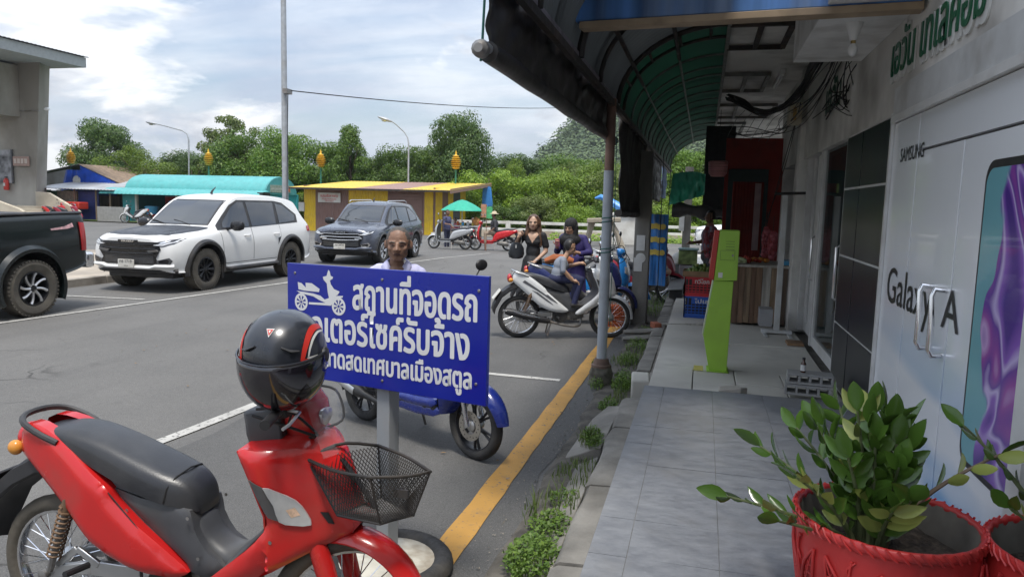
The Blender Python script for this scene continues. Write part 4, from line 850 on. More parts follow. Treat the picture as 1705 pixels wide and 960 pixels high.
boxo('side_post',TEALW,tk,(x0,y0,0),(x0+.95,y0+.2,1.98)); boxo('wall',TEALW,tk,(x0,y1-.2,0),(x1,y1,2.0)); boxo('wall',TEALW,tk,(x0,y0+.2,0),(x0+.12,y1-.2,1.98)); boxo('wall',TEALW,tk,(x1-.3,y0+.05,0),(x1-.07,y1-.2,1.98)); boxo('mid_post',TEALW,tk,(-32.4,y0,0),(-31.3,y0+.2,1.98)); boxo('door_jamb',WPAINT,tk,(x0+.96,y0-.01,0),(x0+1.1,y0+.15,1.95)); boxo('door_jamb',WPAINT,tk,(-32.55,y0-.01,0),(-32.41,y0+.15,1.95))
boxo('counter',TEALW,tk,(-31.2,y0,0),(x1-.3,y0+.2,.8)); boxo('end_hood',BLK,tk,(x1-.0,y0-.7,1.72),(x1+.35,y0+.15,2.05)); based(tk,(-31.4,42,0))
def bucket(x,y,z,col,label,r=.3,h=.45):
    o=empty('bucket',label=label,cat='bucket'); b=MB(); b.lathe([(r*.75,z),(r,z+h),(r*1.06,z+h),(r*1.06,z+h-.04),(r*.98,z+h-.04),(r*.74,z+.02)],18,(x,y,0)); b.build('body',col,o); b=MB(); b.lathe([(r*.9,z+h-.03),(r*.9,z+h+.02),(.01,z+h+.03)],18,(x,y,0)); b.build('lid',col,o); based(o,(x,y,z)); return o
REDP=M('red_plastic',(.5,.035,.02),.45,var=.1); LBL=M('light_blue_plastic',(.08,.36,.62),.4,var=.1); NBL=M('navy_plastic',(.02,.03,.22),.5)
bucket(-34.7,40.4,.48,LBL,'light blue bucket on a red stool in the teal kiosk',.42,.5); bucket(-33.4,41,.85,LBL,'light blue bucket on the higher red shelf of teal kiosk',.4,.5)
def stool(x,y,w_,h,label,col=REDP):
    o=empty('stool',label=label,cat='stool'); boxo('seat',col,o,(x-w_/2,y-w_/2,h-.05),(x+w_/2,y+w_/2,h),bevel=.01)
    for i in(-1,1):
        for j in(-1,1): tubeo('leg',col,o,[(x+i*w_*.4,y+j*w_*.4,h-.04),(x+i*w_*.48,y+j*w_*.48,0)],.04,6)
    based(o,(x,y,0)); return o
stool(-34.7,40.4,1.0,.48,'low red stool below blue bucket inside teal kiosk'); stool(-33.4,41,1.1,.85,'taller red stand below second bucket inside teal kiosk'); tag(boxo('freezer_box',REDP,None,(-35.2,42.2,0),(-33.2,43.2,1.65),bevel=.04),'large red cabinet at the back of the teal kiosk','cabinet'); bucket(-31.9,40.6,.6,NBL,'navy blue drum beside white post of teal kiosk',.35,.8)
# ================================================================ sheds and the tarpaulin house
CORR=M('zinc_roof',(.42,.43,.44),.45,.35,var=.15,scale=1.5,dirt=(.25,.2,.16),damt=.45,dscale=.8); TARPBL=M('blue_tarpaulin',(.012,.075,.48),.4,var=.3,scale=2,bump=.5,bscale=4); GRF=M('green_fence_sheet',(.05,.17,.10),.6,var=.15); WOOD=M('old_wood',(.20,.145,.10),.85,var=.3,scale=4,stretch=(1,1,.2))
th=empty('tarpaulin_house',label='shack with zinc roof and blue tarpaulin gable behind green fence',cat='house')
def corr(name,mat,parent,A,B,Cc,D,n):
    "corrugated sheet: edges A-B (eave) and D-C (ridge)"
    A,B,Cc,D=map(Vector,(A,B,Cc,D)); nn=(B-A).cross(D-A).normalized(); b=MB(); b.loft([[A.lerp(B,k/n)+nn*(.03*(k%2)) for k in range(n+1)],[D.lerp(Cc,k/n)+nn*(.03*(k%2)) for k in range(n+1)]],cap=False,closed=False); o=b.build(name,mat,parent,smooth=0); o.modifiers.new('s','SOLIDIFY').thickness=.015; return o
corr('roof_sheet',CORR,th,(-48.5,42,2.5),(-48.5,50,2.5),(-42.0,50,3.7),(-42.0,42,3.7),60); corr('roof_sheet',WOOD,th,(-38.6,42,2.45),(-38.6,50,2.45),(-42.0,50,3.7),(-42.0,42,3.7),60)
b=MB(); b.prism([(-41.9,1.6),(-39.0,1.6),(-39.0,2.52),(-41.9,3.62)],42.05,42.12,'y'); b.build('tarp_gable',TARPBL,th)
b=MB(); b.prism([(-45.5,2.0),(-42.9,2.0),(-42.9,3.35),(-45.5,2.9)],42.08,42.15,'y'); b.build('zinc_gable',CORR,th)
part('hanging_tarp',TARPBL,th,lambda q:q.loft([[(-43.6+.35*k,42.0-.12*math.sin(k*2.2),1.75+.2*math.sin(k*.8)) for k in range(7)],[(-43.0+.25*k,41.96-.1*math.sin(k*1.7),3.3-.0*k) for k in range(7)]],cap=False,closed=False),smooth=30)
part('patch',WPAINT,th,lambda q:q.lathe([(.01,0),(.32,0),(.32,.02)],14,(-42.1,41.9,2.6),'y')); boxo('wall',WOOD,th,(-42,42.2,0),(-38.8,42.4,1.6)); based(th,(-42,43,0))
gf=empty('metal_fence',label='green corrugated sheet fence below the blue tarpaulin house',cat='fence'); 
for k in range(5): ribbed('fence_sheet',GRF,(-46+.85*k,40.3),(-46+.85*(k+1),40.3),-.02,2.05-.05*k,gf)
based(gf,(-43.5,40.3,0))
sd_=empty('shed',label='open shed with flat grey zinc roof left of teal kiosk',cat='shed'); corr('roof_sheet',CORR,sd_,(-43.0,39.2,2.0),(-36.4,39.0,1.95),(-37.6,43.5,2.65),(-42.4,43.5,2.7),50)
for x in(-42.6,-39.9,-38.2,-37.1): tubeo('post',WOOD,sd_,[(x,39.5,0),(x,39.5,2.0)],.06,6)
boxo('back_wall',WOOD,sd_,(-42.4,42.3,0),(-40.2,42.4,2.2)) if False else boxo('wall',M('stained_board',(.22,.18,.13),.9,var=.3),sd_,(-41.6,39.8,0),(-40.0,39.9,1.85)); boxo('blue_door',M('navy_sheet',(.012,.025,.15),.6,var=.2),sd_,(-39.9,39.8,0),(-38.3,39.9,1.85)); boxo('dark_back',BLK,sd_,(-38.2,41.5,0),(-36.8,41.6,2.0)); based(sd_,(-39.8,41,0))
tag(boxo('low_wall',M('grey_render',(.26,.26,.25),.9,var=.12),None,(-36.9,38.2,0),(-34.95,38.4,.92),bevel=.01),'low plain grey wall in front of teal kiosk post','wall')
tag(boxo('red_cart',REDP,None,(-40.6,38.5,.7),(-38.6,39.3,1.15),bevel=.05),'red tray cart parked below the green fence','cart')
# ================================================================ concrete building far left
RAWC=M('raw_concrete',(.38,.355,.31),.9,var=.2,scale=.5,bump=.2,bscale=6,dirt=(.18,.16,.13),damt=.75,dscale=.35,dth=.48,stretch=(1,1,.6)); CREAM=M('cream_render',(.52,.46,.36),.85,var=.1,scale=1,dirt=(.28,.23,.17),damt=.4,dscale=.8)
cbd=empty('concrete_building',label='raw concrete hall with leaning fin wall and flat grey eave',cat='building')
b=MB(); b.loft([[(-52,38,0),(-41.5,38,0),(-42.3,39.5,0),(-52,39.5,0)],[(-52,38,9.9),(-40.6,38,9.9),(-41.4,39.5,9.9),(-52,39.5,9.9)]]); b.build('fin_wall',RAWC,cbd,bevel=.03)
boxo('upper_block',RAWC,cbd,(-54,35.5,6.4),(-42.3,38.0,9.6),bevel=.03); 
b=MB(); b.add([(-54,30,10.36),(-39.05,30,10.36),(-39.05,40,10.36),(-54,40,10.36),(-54,30,9.75),(-39.05,30,9.75),(-39.05,40,9.75),(-54,40,9.75)],[(0,1,2,3),(7,6,5,4),(0,4,5,1),(1,5,6,2),(2,6,7,3),(3,7,4,0)]); b.build('eave',M('grey_fascia',(.33,.34,.34),.8,var=.08),cbd)
corr('roof_sheet',M('dark_roof_sheet',(.09,.09,.10),.6),cbd,(-38.9,30,10.40),(-38.9,40.1,10.40),(-54,40.1,11.8),(-54,30,11.8),70)
boxo('floor',CREAM,cbd,(-54,33,0),(-40.4,38,.85)); 
for k in range(5): boxo('step',CREAM,cbd,(-40.39+.42*k,34.2,0),(-39.97+.42*k,37.8,.85-.17*(k+1)+.0),bevel=.01)
for yy,zt in((34.0,1.35),(37.9,1.75)):
    b=MB(); b.prism([(-41.2,.0),(-41.2,zt),(-40.2,zt-.05),(-38.2,.75),(-37.9,.6),(-37.9,0)],yy-.12,yy+.1,'y'); b.build('stair_wall',CREAM,cbd,bevel=.02)
boxo('skirting',CREAM,cbd,(-52,37.9,.85),(-41.1,37.99,1.2)) if False else None
tubeo('conduit',STEEL,cbd,[(-46,37.95,6.75),(-40.75,37.95,6.8)],.03,6); b=MB(); b.lathe([(.06,0),(.1,.12),(.1,.3),(.05,.34)],10,(-40.4,38.0,6.9),'x'); b.build('floodlight',WHITEP,cbd)
based(cbd,(-46,38,0))
pm=M('monochrome_photo',(.22,.22,.23),.5,var=.95,scale=1.6); pf=boxo('poster',pm,None,(-45.6,37.86,2.25),(-43.1,37.94,4.35)); tag(pf,'large framed black and white picture hanging on the concrete wall','picture'); boxo('frame',GREYP,pf,(-43.1,37.84,2.22),(-43.02,37.95,4.38))
ps=boxo('notice_board',M('pinkish_board',(.33,.22,.18),.7),None,(-42.95,37.86,3.35),(-41.7,37.94,3.95)); tag(ps,'small pinkish brown notice board beside the monochrome picture','sign')
for k in range(4): boxo('letter_tile',M('pale_letter',(.5,.42,.36),.7),ps,(-42.85+.28*k,37.84,3.5),(-42.66+.28*k,37.858,3.8))
fe=empty('fire_extinguisher',label='red fire extinguisher hanging on the concrete wall below the picture',cat='extinguisher'); b=MB(); b.lathe([(.14,1.9),(.16,1.95),(.16,2.5),(.09,2.62),(.05,2.66)],12,(-43.5,37.8,-.1)); b.build('cylinder',REDP,fe); part('valve',BLK,fe,lambda q:q.box((-43.5,37.8,2.62),(.18,.06,.08))); boxo('label_plate',WPAINT,fe,(-43.58,37.63,2.05),(-43.42,37.645,2.25)); based(fe,(-43.5,37.8,1.8))
bucket(-42.4,35,.85,LBL,'blue basin standing on the concrete building floor',.5,.25)
# ================================================================ cars
def car_wheel(R_,wd,rr,mt_tyre,mt_rim,mt_spoke,ns,style,mt_lip=None):
    "wheel with its axis on y, outer face towards +y; returns tyre object with rim, spokes and hub as children"
    h=wd/2; b=MB(); b.lathe([(rr,-h*.8),(rr+.03,-h*.95),(R_-.05,-h),(R_-.012,-h*.86),(R_,-h*.6),(R_,h*.6),(R_-.012,h*.86),(R_-.05,h),(rr+.03,h*.95),(rr,h*.8)],40,axis='y',closed=True); t=b.build('wheel',mt_tyre,smooth=30)
    # tread blocks on the shoulder
    b=MB()
    for k in range(44):
        a=2*PI*k/44
        for s in(-1,1): c=Vector(((R_-.006)*math.cos(a),s*h*.80,(R_-.006)*math.sin(a))); b.box(c,(.028,.035,.036),Matrix.Rotation(-a,3,'Y'))
    tag(b.build('tread_blocks',mt_tyre,t),kind='stuff')
    b=MB(); b.lathe([(rr+.004,h*.82),(rr-.018,h*.86),(rr-.028,h*.55),(rr-.05,-.1*h),(rr-.05,-h*.7),(rr+.002,-h*.8)],36,axis='y',closed=True); b.build('rim',mt_rim,t,smooth=40)
    b=MB(); b.lathe([(.001,-h*.3),(rr-.04,-h*.3),(rr-.04,-h*.26),(.001,-h*.26)],24,axis='y',closed=True); b.build('brake_backing',BLK,t)
    b=MB()
    for k in range(ns):
        a=2*PI*k/ns
        if style=='thin': arms=[(-.07,.0),(.07,.0)]
        elif style=='curve': arms=[(.0,.22)]
        else: arms=[(-.13,-.02),(.13,.02)]
        for da,tw in arms:
            p=[]; 
            for f in np.linspace(0,1,6):
                r_=.05+(rr-.07)*f; aa=a+da*(1 if style!='split' else (.35+.65*f))+tw*f*f; p.append((r_*math.cos(aa),h*(.58+.16*f*f if style!='curve' else .62+.1*f),r_*math.sin(aa)))
            b.tube(p,[.021]+[.016]*4+[.019] if style=='thin' else [.030]+[.024]*4+[.028],6,flat=.8)
    b.build('spokes',mt_spoke,t,smooth=40)
    b=MB(); b.lathe([(.001,h*.70),(.04,h*.69),(.06,h*.62),(.075,h*.5),(.075,h*.1)],18,axis='y'); b.build('hub_cap',mt_rim,t)
    if mt_lip: b=MB(); b.lathe([(rr-.006,h*.84),(rr-.020,h*.885),(rr-.030,h*.80)],36,axis='y',closed=True); b.build('rim_lip',mt_lip,t)
    return t
def place_wheel(proto,root,x,y,z,first):
    o=proto if first else copy_tree(proto); o.parent=root; o.location=(x,y,z); o.rotation_euler=(random.uniform(0,0),0 if y>0 else 0,0 if y>0 else PI); return o
def car_body(root,table,wheels,paint,arch_r,extra=None,nx=90):
    T_=np.array(sorted(table)); xs_=np.concatenate([np.linspace(T_[0,0],T_[0,0]+.25,10)[:-1],np.linspace(T_[0,0]+.25,T_[-1,0]-.3,nx)[:-1],np.linspace(T_[-1,0]-.3,T_[-1,0],12)])
    def cub(xq,xp,fp):
        # monotone-ish cubic
        d=np.gradient(fp,xp); i=np.clip(np.searchsorted(xp,xq)-1,0,len(xp)-2); h=xp[i+1]-xp[i]; t=(xq-xp[i])/h
        s=(fp[i+1]-fp[i])/h; lim=lambda m: np.where(s==0,0,np.clip(m/np.where(s==0,1,s),0,2)*s)
        d0,d1=lim(d[i]),lim(d[i+1]); return (2*t**3-3*t**2+1)*fp[i]+(t**3-2*t**2+t)*h*d0+(-2*t**3+3*t**2)*fp[i+1]+(t**3-t**2)*h*d1
    C=[cub(xs_,T_[:,0],T_[:,k]) for k in range(1,T_.shape[1])]
    rings=[]
    for i,x in enumerate(xs_):
        zb,ys,ym,yb,zbelt,yr,zr,zt=[c[i] for c in C]
        P=[(0,zb),(ys-.06,zb),(ys,zb+.07),(ym,zb+.40*(zbelt-zb)),(ym-.004,zb+.72*(zbelt-zb)),(yb,zbelt),(yr+(yb-yr)*.12,zr-(zr-zbelt)*.14),(yr-.05,zr),(yr*.5,zt-.012),(0,zt)]
        q=interp(P,37); ring=[(x,y,z) for y,z in q]+[(x,-y,z) for y,z in q[-2:0:-1]]; rings.append(ring)
    b=MB(); b.loft(rings); me=bpy.data.meshes.new('body'); me.from_pydata(b.v,[],b.f); me.materials.append(paint); me.materials.append(BLK)
    bm=bmesh.new(); bm.from_mesh(me); bmesh.ops.recalc_face_normals(bm,faces=bm.faces); bm.to_mesh(me); bm.free()
    o=bpy.data.objects.new('body',me); COL.objects.link(o)
    cs=[]
    for (wx,wz) in wheels:
        for s in(1,-1):
            q=MB(); q.lathe([(arch_r,s*.52),(arch_r,s*1.2)],40,(wx,0,wz+.02),'y'); c=q.build('cut',BLK); c.data.materials.clear(); c.data.materials.append(paint); c.data.materials.append(BLK); 
            for p in c.data.polygons: p.material_index=1
            m=o.modifiers.new('b','BOOLEAN'); m.operation='DIFFERENCE'; m.solver='EXACT'; m.object=c; cs.append(c)
    dg=bpy.context.evaluated_depsgraph_get(); dg.update(); me2=bpy.data.meshes.new_from_object(o.evaluated_get(dg)); full=bvh_of(o)
    o.modifiers.clear(); o.data=me2; me2.name='body'; bpy.data.meshes.remove(me)
    for c in cs: d=c.data; bpy.data.objects.remove(c); bpy.data.meshes.remove(d)
    me2.shade_smooth(); me2.set_sharp_from_angle(angle=R(38)); o.parent=root
    return o,full
def arch_trim(root,bv,wx,wz,r0,r1,mat,side,th=.03,a0=-12,a1=192):
    b=MB(); n=36; rings=[]
    for k in range(n+1):
        a=R(a0+(a1-a0)*k/n); ring=[]
        ys=[]
        for r_ in(r0,(r0+r1)/2,r1):
            x,z=wx+r_*math.cos(a),wz+.02+r_*math.sin(a); h,_,_,_=bv.ray_cast(Vector((x,side*3,max(z,.44))),Vector((0,-side,0))); ys.append(((h.y if h else side*.93),x,z))
        y0=max(abs(q[0]) for q in ys)
        ring=[(ys[0][1],side*(y0-.09),ys[0][2]),(ys[0][1],side*(y0+th),ys[0][2]),(ys[1][1],side*(y0+th*1.15),ys[1][2]),(ys[2][1],side*(abs(ys[2][0])+.006),ys[2][2])]; rings.append(ring)
    b.loft(rings,cap=False,closed=False); return b.build('wheel_arch_trim',mat,root,smooth=40)
SUVT=[(2.44,.47,.60,.64,.56,.90,.42,.985,1.0),(2.38,.40,.74,.79,.70,.94,.50,1.03,1.045),(2.22,.36,.84,.885,.80,.98,.58,1.07,1.085),(1.90,.36,.91,.935,.865,1.02,.64,1.105,1.125),(1.43,.36,.93,.95,.885,1.05,.67,1.145,1.165),(1.12,.36,.925,.945,.89,1.075,.70,1.17,1.195),(.85,.36,.92,.945,.89,1.09,.70,1.37,1.395),(.55,.36,.92,.94,.885,1.10,.69,1.59,1.62),(.28,.36,.92,.94,.88,1.105,.675,1.735,1.77),(.0,.36,.92,.94,.88,1.11,.665,1.785,1.82),(-.5,.36,.92,.94,.88,1.125,.66,1.80,1.845),(-1.2,.36,.92,.945,.885,1.145,.65,1.785,1.83),(-1.8,.36,.92,.94,.875,1.17,.63,1.735,1.785),(-2.1,.38,.90,.925,.855,1.19,.60,1.64,1.69),(-2.27,.42,.86,.89,.82,1.19,.57,1.42,1.45),(-2.38,.46,.80,.83,.76,1.12,.54,1.18,1.20),(-2.44,.52,.68,.72,.66,.98,.5,1.03,1.04)]
def ltag(o,l): o['label']=l; return o
SUVT=[((1.43+(t[0]-1.43)*.86 if t[0]>1.43 else t[0]),*t[1:]) for t in SUVT]
def suv(name,label,loc,rz,paint,white):
    root=empty(name,loc,rz,label,'car'); WR=.39; wh=[(1.43,WR),(-1.43,WR)]
    body,bv=car_body(root,SUVT,wh,paint,.475)
    TR=BLK if white else GREYP
    # glass
    decal('window_surround',BLK,root,bv,[(1.02,1.115),(-1.80,1.22),(-1.86,1.40),(-1.42,1.66),(-1.1,1.70),(.20,1.705),(.46,1.60),(.98,1.20)],'+y',.003,.07); decal('window_surround',BLK,root,bv,[(1.02,1.115),(-1.80,1.22),(-1.86,1.40),(-1.42,1.66),(-1.1,1.70),(.20,1.705),(.46,1.60),(.98,1.20)],'-y',.003,.07)
    for sd in('+y','-y'):
        for pl in([(.86,1.165),(.02,1.165),(.02,1.665),(.20,1.665),(.43,1.56),(.80,1.26)],[(-.07,1.17),(-.93,1.20),(-1.03,1.66),(-.07,1.668)],[(-1.06,1.215),(-1.70,1.265),(-1.76,1.39),(-1.40,1.60),(-1.12,1.645)]): decal('window',GLASSD,root,bv,pl,sd,.008,.07)
    decal('windscreen_surround',BLK,root,bv,[(-.68,1.205),(.68,1.205),(.60,1.70),(-.60,1.70)],'+x',.003,.08); ws=decal('windscreen',GLASSD,root,bv,[(-.64,1.225),(.64,1.225),(.565,1.675),(-.565,1.675)],'+x',.008,.08)
    decal('rear_window',GLASSD,root,bv,[(-.55,1.28),(.55,1.28),(.5,1.62),(-.5,1.62)],'-x',.006,.08)
    for y_ in(.3,-.25): b=MB(); b.tube([(1.09,y_,1.212),(1.02,y_-.25,1.262),(.98,y_-.45,1.295)],.009,5); b.build('wiper',BLK,ws)
    # bonnet
    if white:
        hp=[(2.20,-.50),(2.235,-.25),(2.245,0),(2.235,.25),(2.20,.50),(2.10,.66),(1.84,.73),(1.45,.76),(1.12,.74),(1.145,0),(1.12,-.74),(1.45,-.76),(1.84,-.73),(2.10,-.66)]
        ltag(decal('bonnet_wrap',M('carbon_black_bonnet',(.022,.023,.027),.38,var=.15,coat=.1,spec=.35),root,bv,hp,'+z',.004,.09),'dark wrapped bonnet')
    for s in(-1,1):
        b=MB(); pts=[]; 
        for x,y in((2.12,.40),(1.85,.46),(1.5,.50),(1.16,.52)): h=bv.ray_cast(Vector((x,s*y,3)),Vector((0,0,-1)))[0]; pts.append(h+Vector((0,0,.002)))
        b.tube(interp(pts,10),[.004,.02,.026,.028,.028,.028,.026,.024,.02,.006],6,flat=.35); b.build('bonnet_crease',MATS.get('carbon_black_bonnet',paint) if white else paint,root)
    # front: grille, lamps, bumper
    DK=M('gloss_black_trim',(.012,.012,.014),.25,var=.1)
    decal('grille_surround',DK,root,bv,[(-.60,.93),(.60,.93),(.66,.80),(.56,.64),(.66,.52),(-.66,.52),(-.56,.64),(-.66,.80)],'+x',.006,.08,thick=.01)
    bars=[(.885,.54,.013),(.80,.58,.017),(.715,.54,.017)]
    for z,w_,hh in bars:
        b=MB(); pts=[]
        for y in np.linspace(-w_,w_,13): h=bv.ray_cast(Vector((4,y,z)),Vector((-1,0,0)))[0]; pts.append(h+Vector((.03,0,.015*abs(y)/w_)))
        b.tube(pts,hh,8,flat=.6,up=(0,0,1)); b.build('grille_bar',DK if white else CHR,root)
    for s in(-1,1):
        b=MB(); P_=[(.40,.775),(.60,.80),(.64,.765),(.44,.735)]; vs=[]
        for y,z in P_: h=bv.ray_cast(Vector((4,s*y,z)),Vector((-1,0,0)))[0]; vs.append(h+Vector((.045,0,0)))
        for y,z in P_: vs.append(vs[P_.index((y,z))]+Vector((-.04,0,0)))
        b.add(vs,[(0,1,2,3),(4,7,6,5),(0,4,5,1),(1,5,6,2),(2,6,7,3),(3,7,4,0)]); b.build('grille_wing',GREYP if white else CHR,root,bevel=.005)
    for k in range(7): z=.555+.022*k; b=MB(); b.tube([bv.ray_cast(Vector((4,y,z)),Vector((-1,0,0)))[0]+Vector((.018,0,0)) for y in np.linspace(-.52,.52,9)],.006,5); b.build('grille_slat',GREYP,root)
    for s in(-1,1):
        hl=[(s*y,z) for y,z in((.50,.895),(.60,.935),(.80,.985),(.872,1.0),(.868,.955),(.83,.90),(.70,.862),(.54,.86))]
        o=decal('headlight',M('headlamp_black',(.03,.03,.035),.1,coat=.8),root,bv,hl,'+x',.008,.05,thick=.006)
        decal('light_strip',M('lamp_white',(.75,.76,.78),.1,.2),o,bv,[(s*y,z) for y,z in((.52,.87),(.70,.873),(.85,.935),(.86,.975),(.845,.975),(.82,.94),(.69,.895),(.52,.885))],'+x',.017,.04); decal('reflector',LENS,o,bv,[(s*y,z) for y,z in((.62,.90),(.70,.905),(.78,.945),(.78,.965),(.66,.935))],'+x',.018,.04)
        fg=decal('fog_light_housing',GREYP if white else CHR,root,bv,[(s*y,z) for y,z in((.58,.60),(.80,.655),(.835,.60),(.80,.53),(.60,.535))],'+x',.012,.05,thick=.012); decal('fog_light',DK,fg,bv,[(s*y,z) for y,z in((.62,.60),(.775,.63),(.80,.595),(.775,.555),(.64,.56))],'+x',.028,.05)
    # lower bumper and skid
    sk=M('silver_skid',(.62,.62,.62),.35,.2) if not white else paint
    b=MB(); pts=[bv.ray_cast(Vector((4,y,.52)),Vector((-1,0,0)))[0]+Vector((.02,0,-.02-.03*(abs(y)<.5))) for y in np.linspace(-.84,.84,19)]; b.tube(pts,.05,8,flat=.75,up=(0,0,1)); b.build('bumper',sk if white else paint,root)
    b=MB(); pts=[bv.ray_cast(Vector((4,y,.50)),Vector((-1,0,0)))[0]+Vector((-.07,0,-.09)) for y in np.linspace(-.84,.84,15)]; b.tube(pts,.055,8,up=(0,0,1)); b.build('lower_bumper',BLK,root)
    pl=part('number_plate',WPAINT,root,lambda q:q.box((2.37,-.02,.535),(.02,.34,.15)),bevel=.006)
    lettering('plate_text',PRINTK,pl,'กธ 1719' if white else 'กจ 3974',(2.381,-.15,.545),(0,1,0),(0,0,1),width=.26,height=.06,offset=.01); lettering('plate_text',PRINTK,pl,'สตูล',(2.381,-.055,.475),(0,1,0),(0,0,1),width=.08,height=.03)
    bd=part('badge_plate',DK,root,lambda q:q.box((2.335,0,.935),(.02,.42,.05)),bevel=.006); lettering('badge',CHR,bd,'ISUZU',(2.346,-.13,.921),(0,1,0),(0,0,1),width=.26,height=.032,offset=.03,depth=.002)
    # sides
    for s in(1,-1):
        for wx,_ in wh: arch_trim(root,bv,wx,WR,.47,.555 if white else .52,TR,s,.035 if white else .012)
        ax='+y' if s>0 else '-y'
        for pl_ in([(.985,1.10),(.975,1.10),(.93,.62),(.90,.47),(.91,.47),(.94,.62)],[(-.02,1.15),(-.032,1.15),(-.032,.50),(-.02,.50)],[(-1.03,1.18),(-1.042,1.18),(-1.02,.92),(-.90,.75),(-.91,.90),(-1.03,.93)],[(.90,.475),(-.86,.475),(-.86,.463),(.90,.463)]): decal('door_gap',BLK,root,bv,pl_,ax,.002,.08)
        for hx in(.16,-.86): 
            q=MB(); h=bv.ray_cast(Vector((hx,s*3,.99)),Vector((0,-s,0)))[0]; q.tube([h+Vector((.10,-s*.005,0)),h+Vector((.07,s*.03,.004)),h+Vector((-.07,s*.03,.008)),h+Vector((-.10,-s*.005,.006))],.014,8); q.build('door_handle',paint,root)
        # mirror
        q=MB(); rings=[]
        for f,w_,hh in((0,.03,.03),(.03,.06,.075),(.10,.085,.105),(.20,.085,.105),(.28,.065,.075),(.30,.02,.03)):
            rings.append([(.70+.02*f+w_*math.cos(a)*.8,s*(.93+f),1.20+.03*f+hh*math.sin(a)) for a in [2*PI*k/14 for k in range(14)]])
        q.loft(rings); mo=q.build('mirror',DK,root); part('mirror_arm',DK,mo,lambda z_:z_.bar((.74,s*.87,1.13),(.72,s*.97,1.16),.06,.05))
        # side step
        q=MB(); q.tube([(.93,s*.86,.40),(.85,s*.97,.375),(-.80,s*.97,.375),(-.90,s*.86,.40)],.055,8,flat=.6,up=(0,0,1)); q.build('side_step',BLK,root)
        q=MB(); q.tube([(.35,s*.60,1.80),(.2,s*.61,1.85),(-1.3,s*.59,1.87),(-1.5,s*.58,1.81)],.016,6); q.build('roof_rail',CHR,root) if not white else None
        decal('tail_light',REDL,root,bv,[(-2.12,1.13),(-2.33,1.16),(-2.33,1.0),(-2.12,1.02)],ax,.01,.06)
        q=MB(); q.tube([(1.05-.02,s*.925,.40),(1.0,s*.92,.22)],.02,4); 
        part('mud_flap',BLK,root,lambda z_:z_.box((.985,s*.82,.32),(.02,.24,.26)))
    boxo('underbody',BLK,root,(-2.2,-.7,.26),(2.05,.7,.40)); 
    b=MB(); b.tube([(-.1,0,1.84),(-.13,0,1.90),(-.22,0,1.93)],[.025,.02,.006],6) if not white else b.tube([(.12,.05,1.82),(.10,.05,1.87),(-.02,.05,1.96)],[.03,.022,.007],6); b.build('antenna',BLK,root)
    w0=car_wheel(WR,.25,.235 if white else .245,RUBD if white else RUB,M('black_rim',(.014,.014,.016),.3,.4) if white else M('dark_rim',(.03,.03,.033),.35,.5),M('black_rim',(.014,.014,.016),.3,.4) if white else M('machined_alloy',(.62,.62,.63),.3,.8),10 if white else 6,'thin' if white else 'split',None if white else M('machined_alloy',(.62,.62,.63),.3,.8))
    for i,(wx,wz) in enumerate(wh):
        for j,s in enumerate((1,-1)): place_wheel(w0,root,wx,s*.815,WR,i==0 and j==0)
    if white:
        for k in range(3): pass
    return root
WPAINTC=M('white_car_paint',(.70,.70,.69),.3,var=.01,coat=.5,rvar=0); GPAINT=M('slate_blue_car_paint',(.075,.085,.115),.3,.35,var=.05,coat=.8); KPAINT=M('black_green_car_paint',(.006,.010,.010),.22,.0,var=.1,coat=.3,spec=.4)
suv('sport_utility_car','white four-wheel-drive car with black bonnet parked across the road',(-9.98,13.40,0),R(-90),WPAINTC,True).scale=(1.03,1.0,1.0)
suv('sport_utility_car','slate blue four-wheel-drive car with chrome grille parked behind the white car',(-9.62,20.3,0),R(-86.5),GPAINT,False).scale=(.97,.97,.95)
# pickup: cab at the front, cargo bed at the back
PKT=[(2.5,.55,.62,.68,.60,.95,.45,1.06,1.07),(2.4,.48,.78,.84,.76,1.02,.52,1.12,1.13),(2.1,.46,.88,.92,.86,1.08,.62,1.17,1.19),(1.5,.46,.92,.95,.90,1.14,.68,1.24,1.26),(1.2,.46,.92,.95,.90,1.16,.70,1.27,1.29),(.9,.46,.92,.94,.89,1.18,.69,1.50,1.52),(.6,.46,.92,.94,.89,1.2,.68,1.72,1.75),(.2,.46,.92,.94,.89,1.21,.66,1.84,1.88),(-.5,.46,.92,.94,.89,1.22,.65,1.85,1.89),(-.88,.46,.92,.94,.89,1.23,.64,1.80,1.84),(-.94,.5,.90,.92,.88,1.23,.70,1.40,1.41),(-1.0,.5,.91,.935,.90,1.30,.86,1.40,1.40),(-1.6,.5,.93,.955,.915,1.32,.87,1.42,1.42),(-2.3,.56,.93,.95,.915,1.34,.87,1.44,1.44),(-2.66,.66,.91,.93,.90,1.34,.86,1.44,1.44),(-2.70,.68,.89,.91,.88,1.34,.85,1.43,1.43)]
pk=empty('pickup_truck',(-10.15,6.62,0),R(-90),'black pickup truck with dusty tyre cut off at the left edge','pickup'); PR=.40
body,bv=car_body(pk,PKT,[(1.45,PR),(-1.70,PR)],KPAINT,.50)
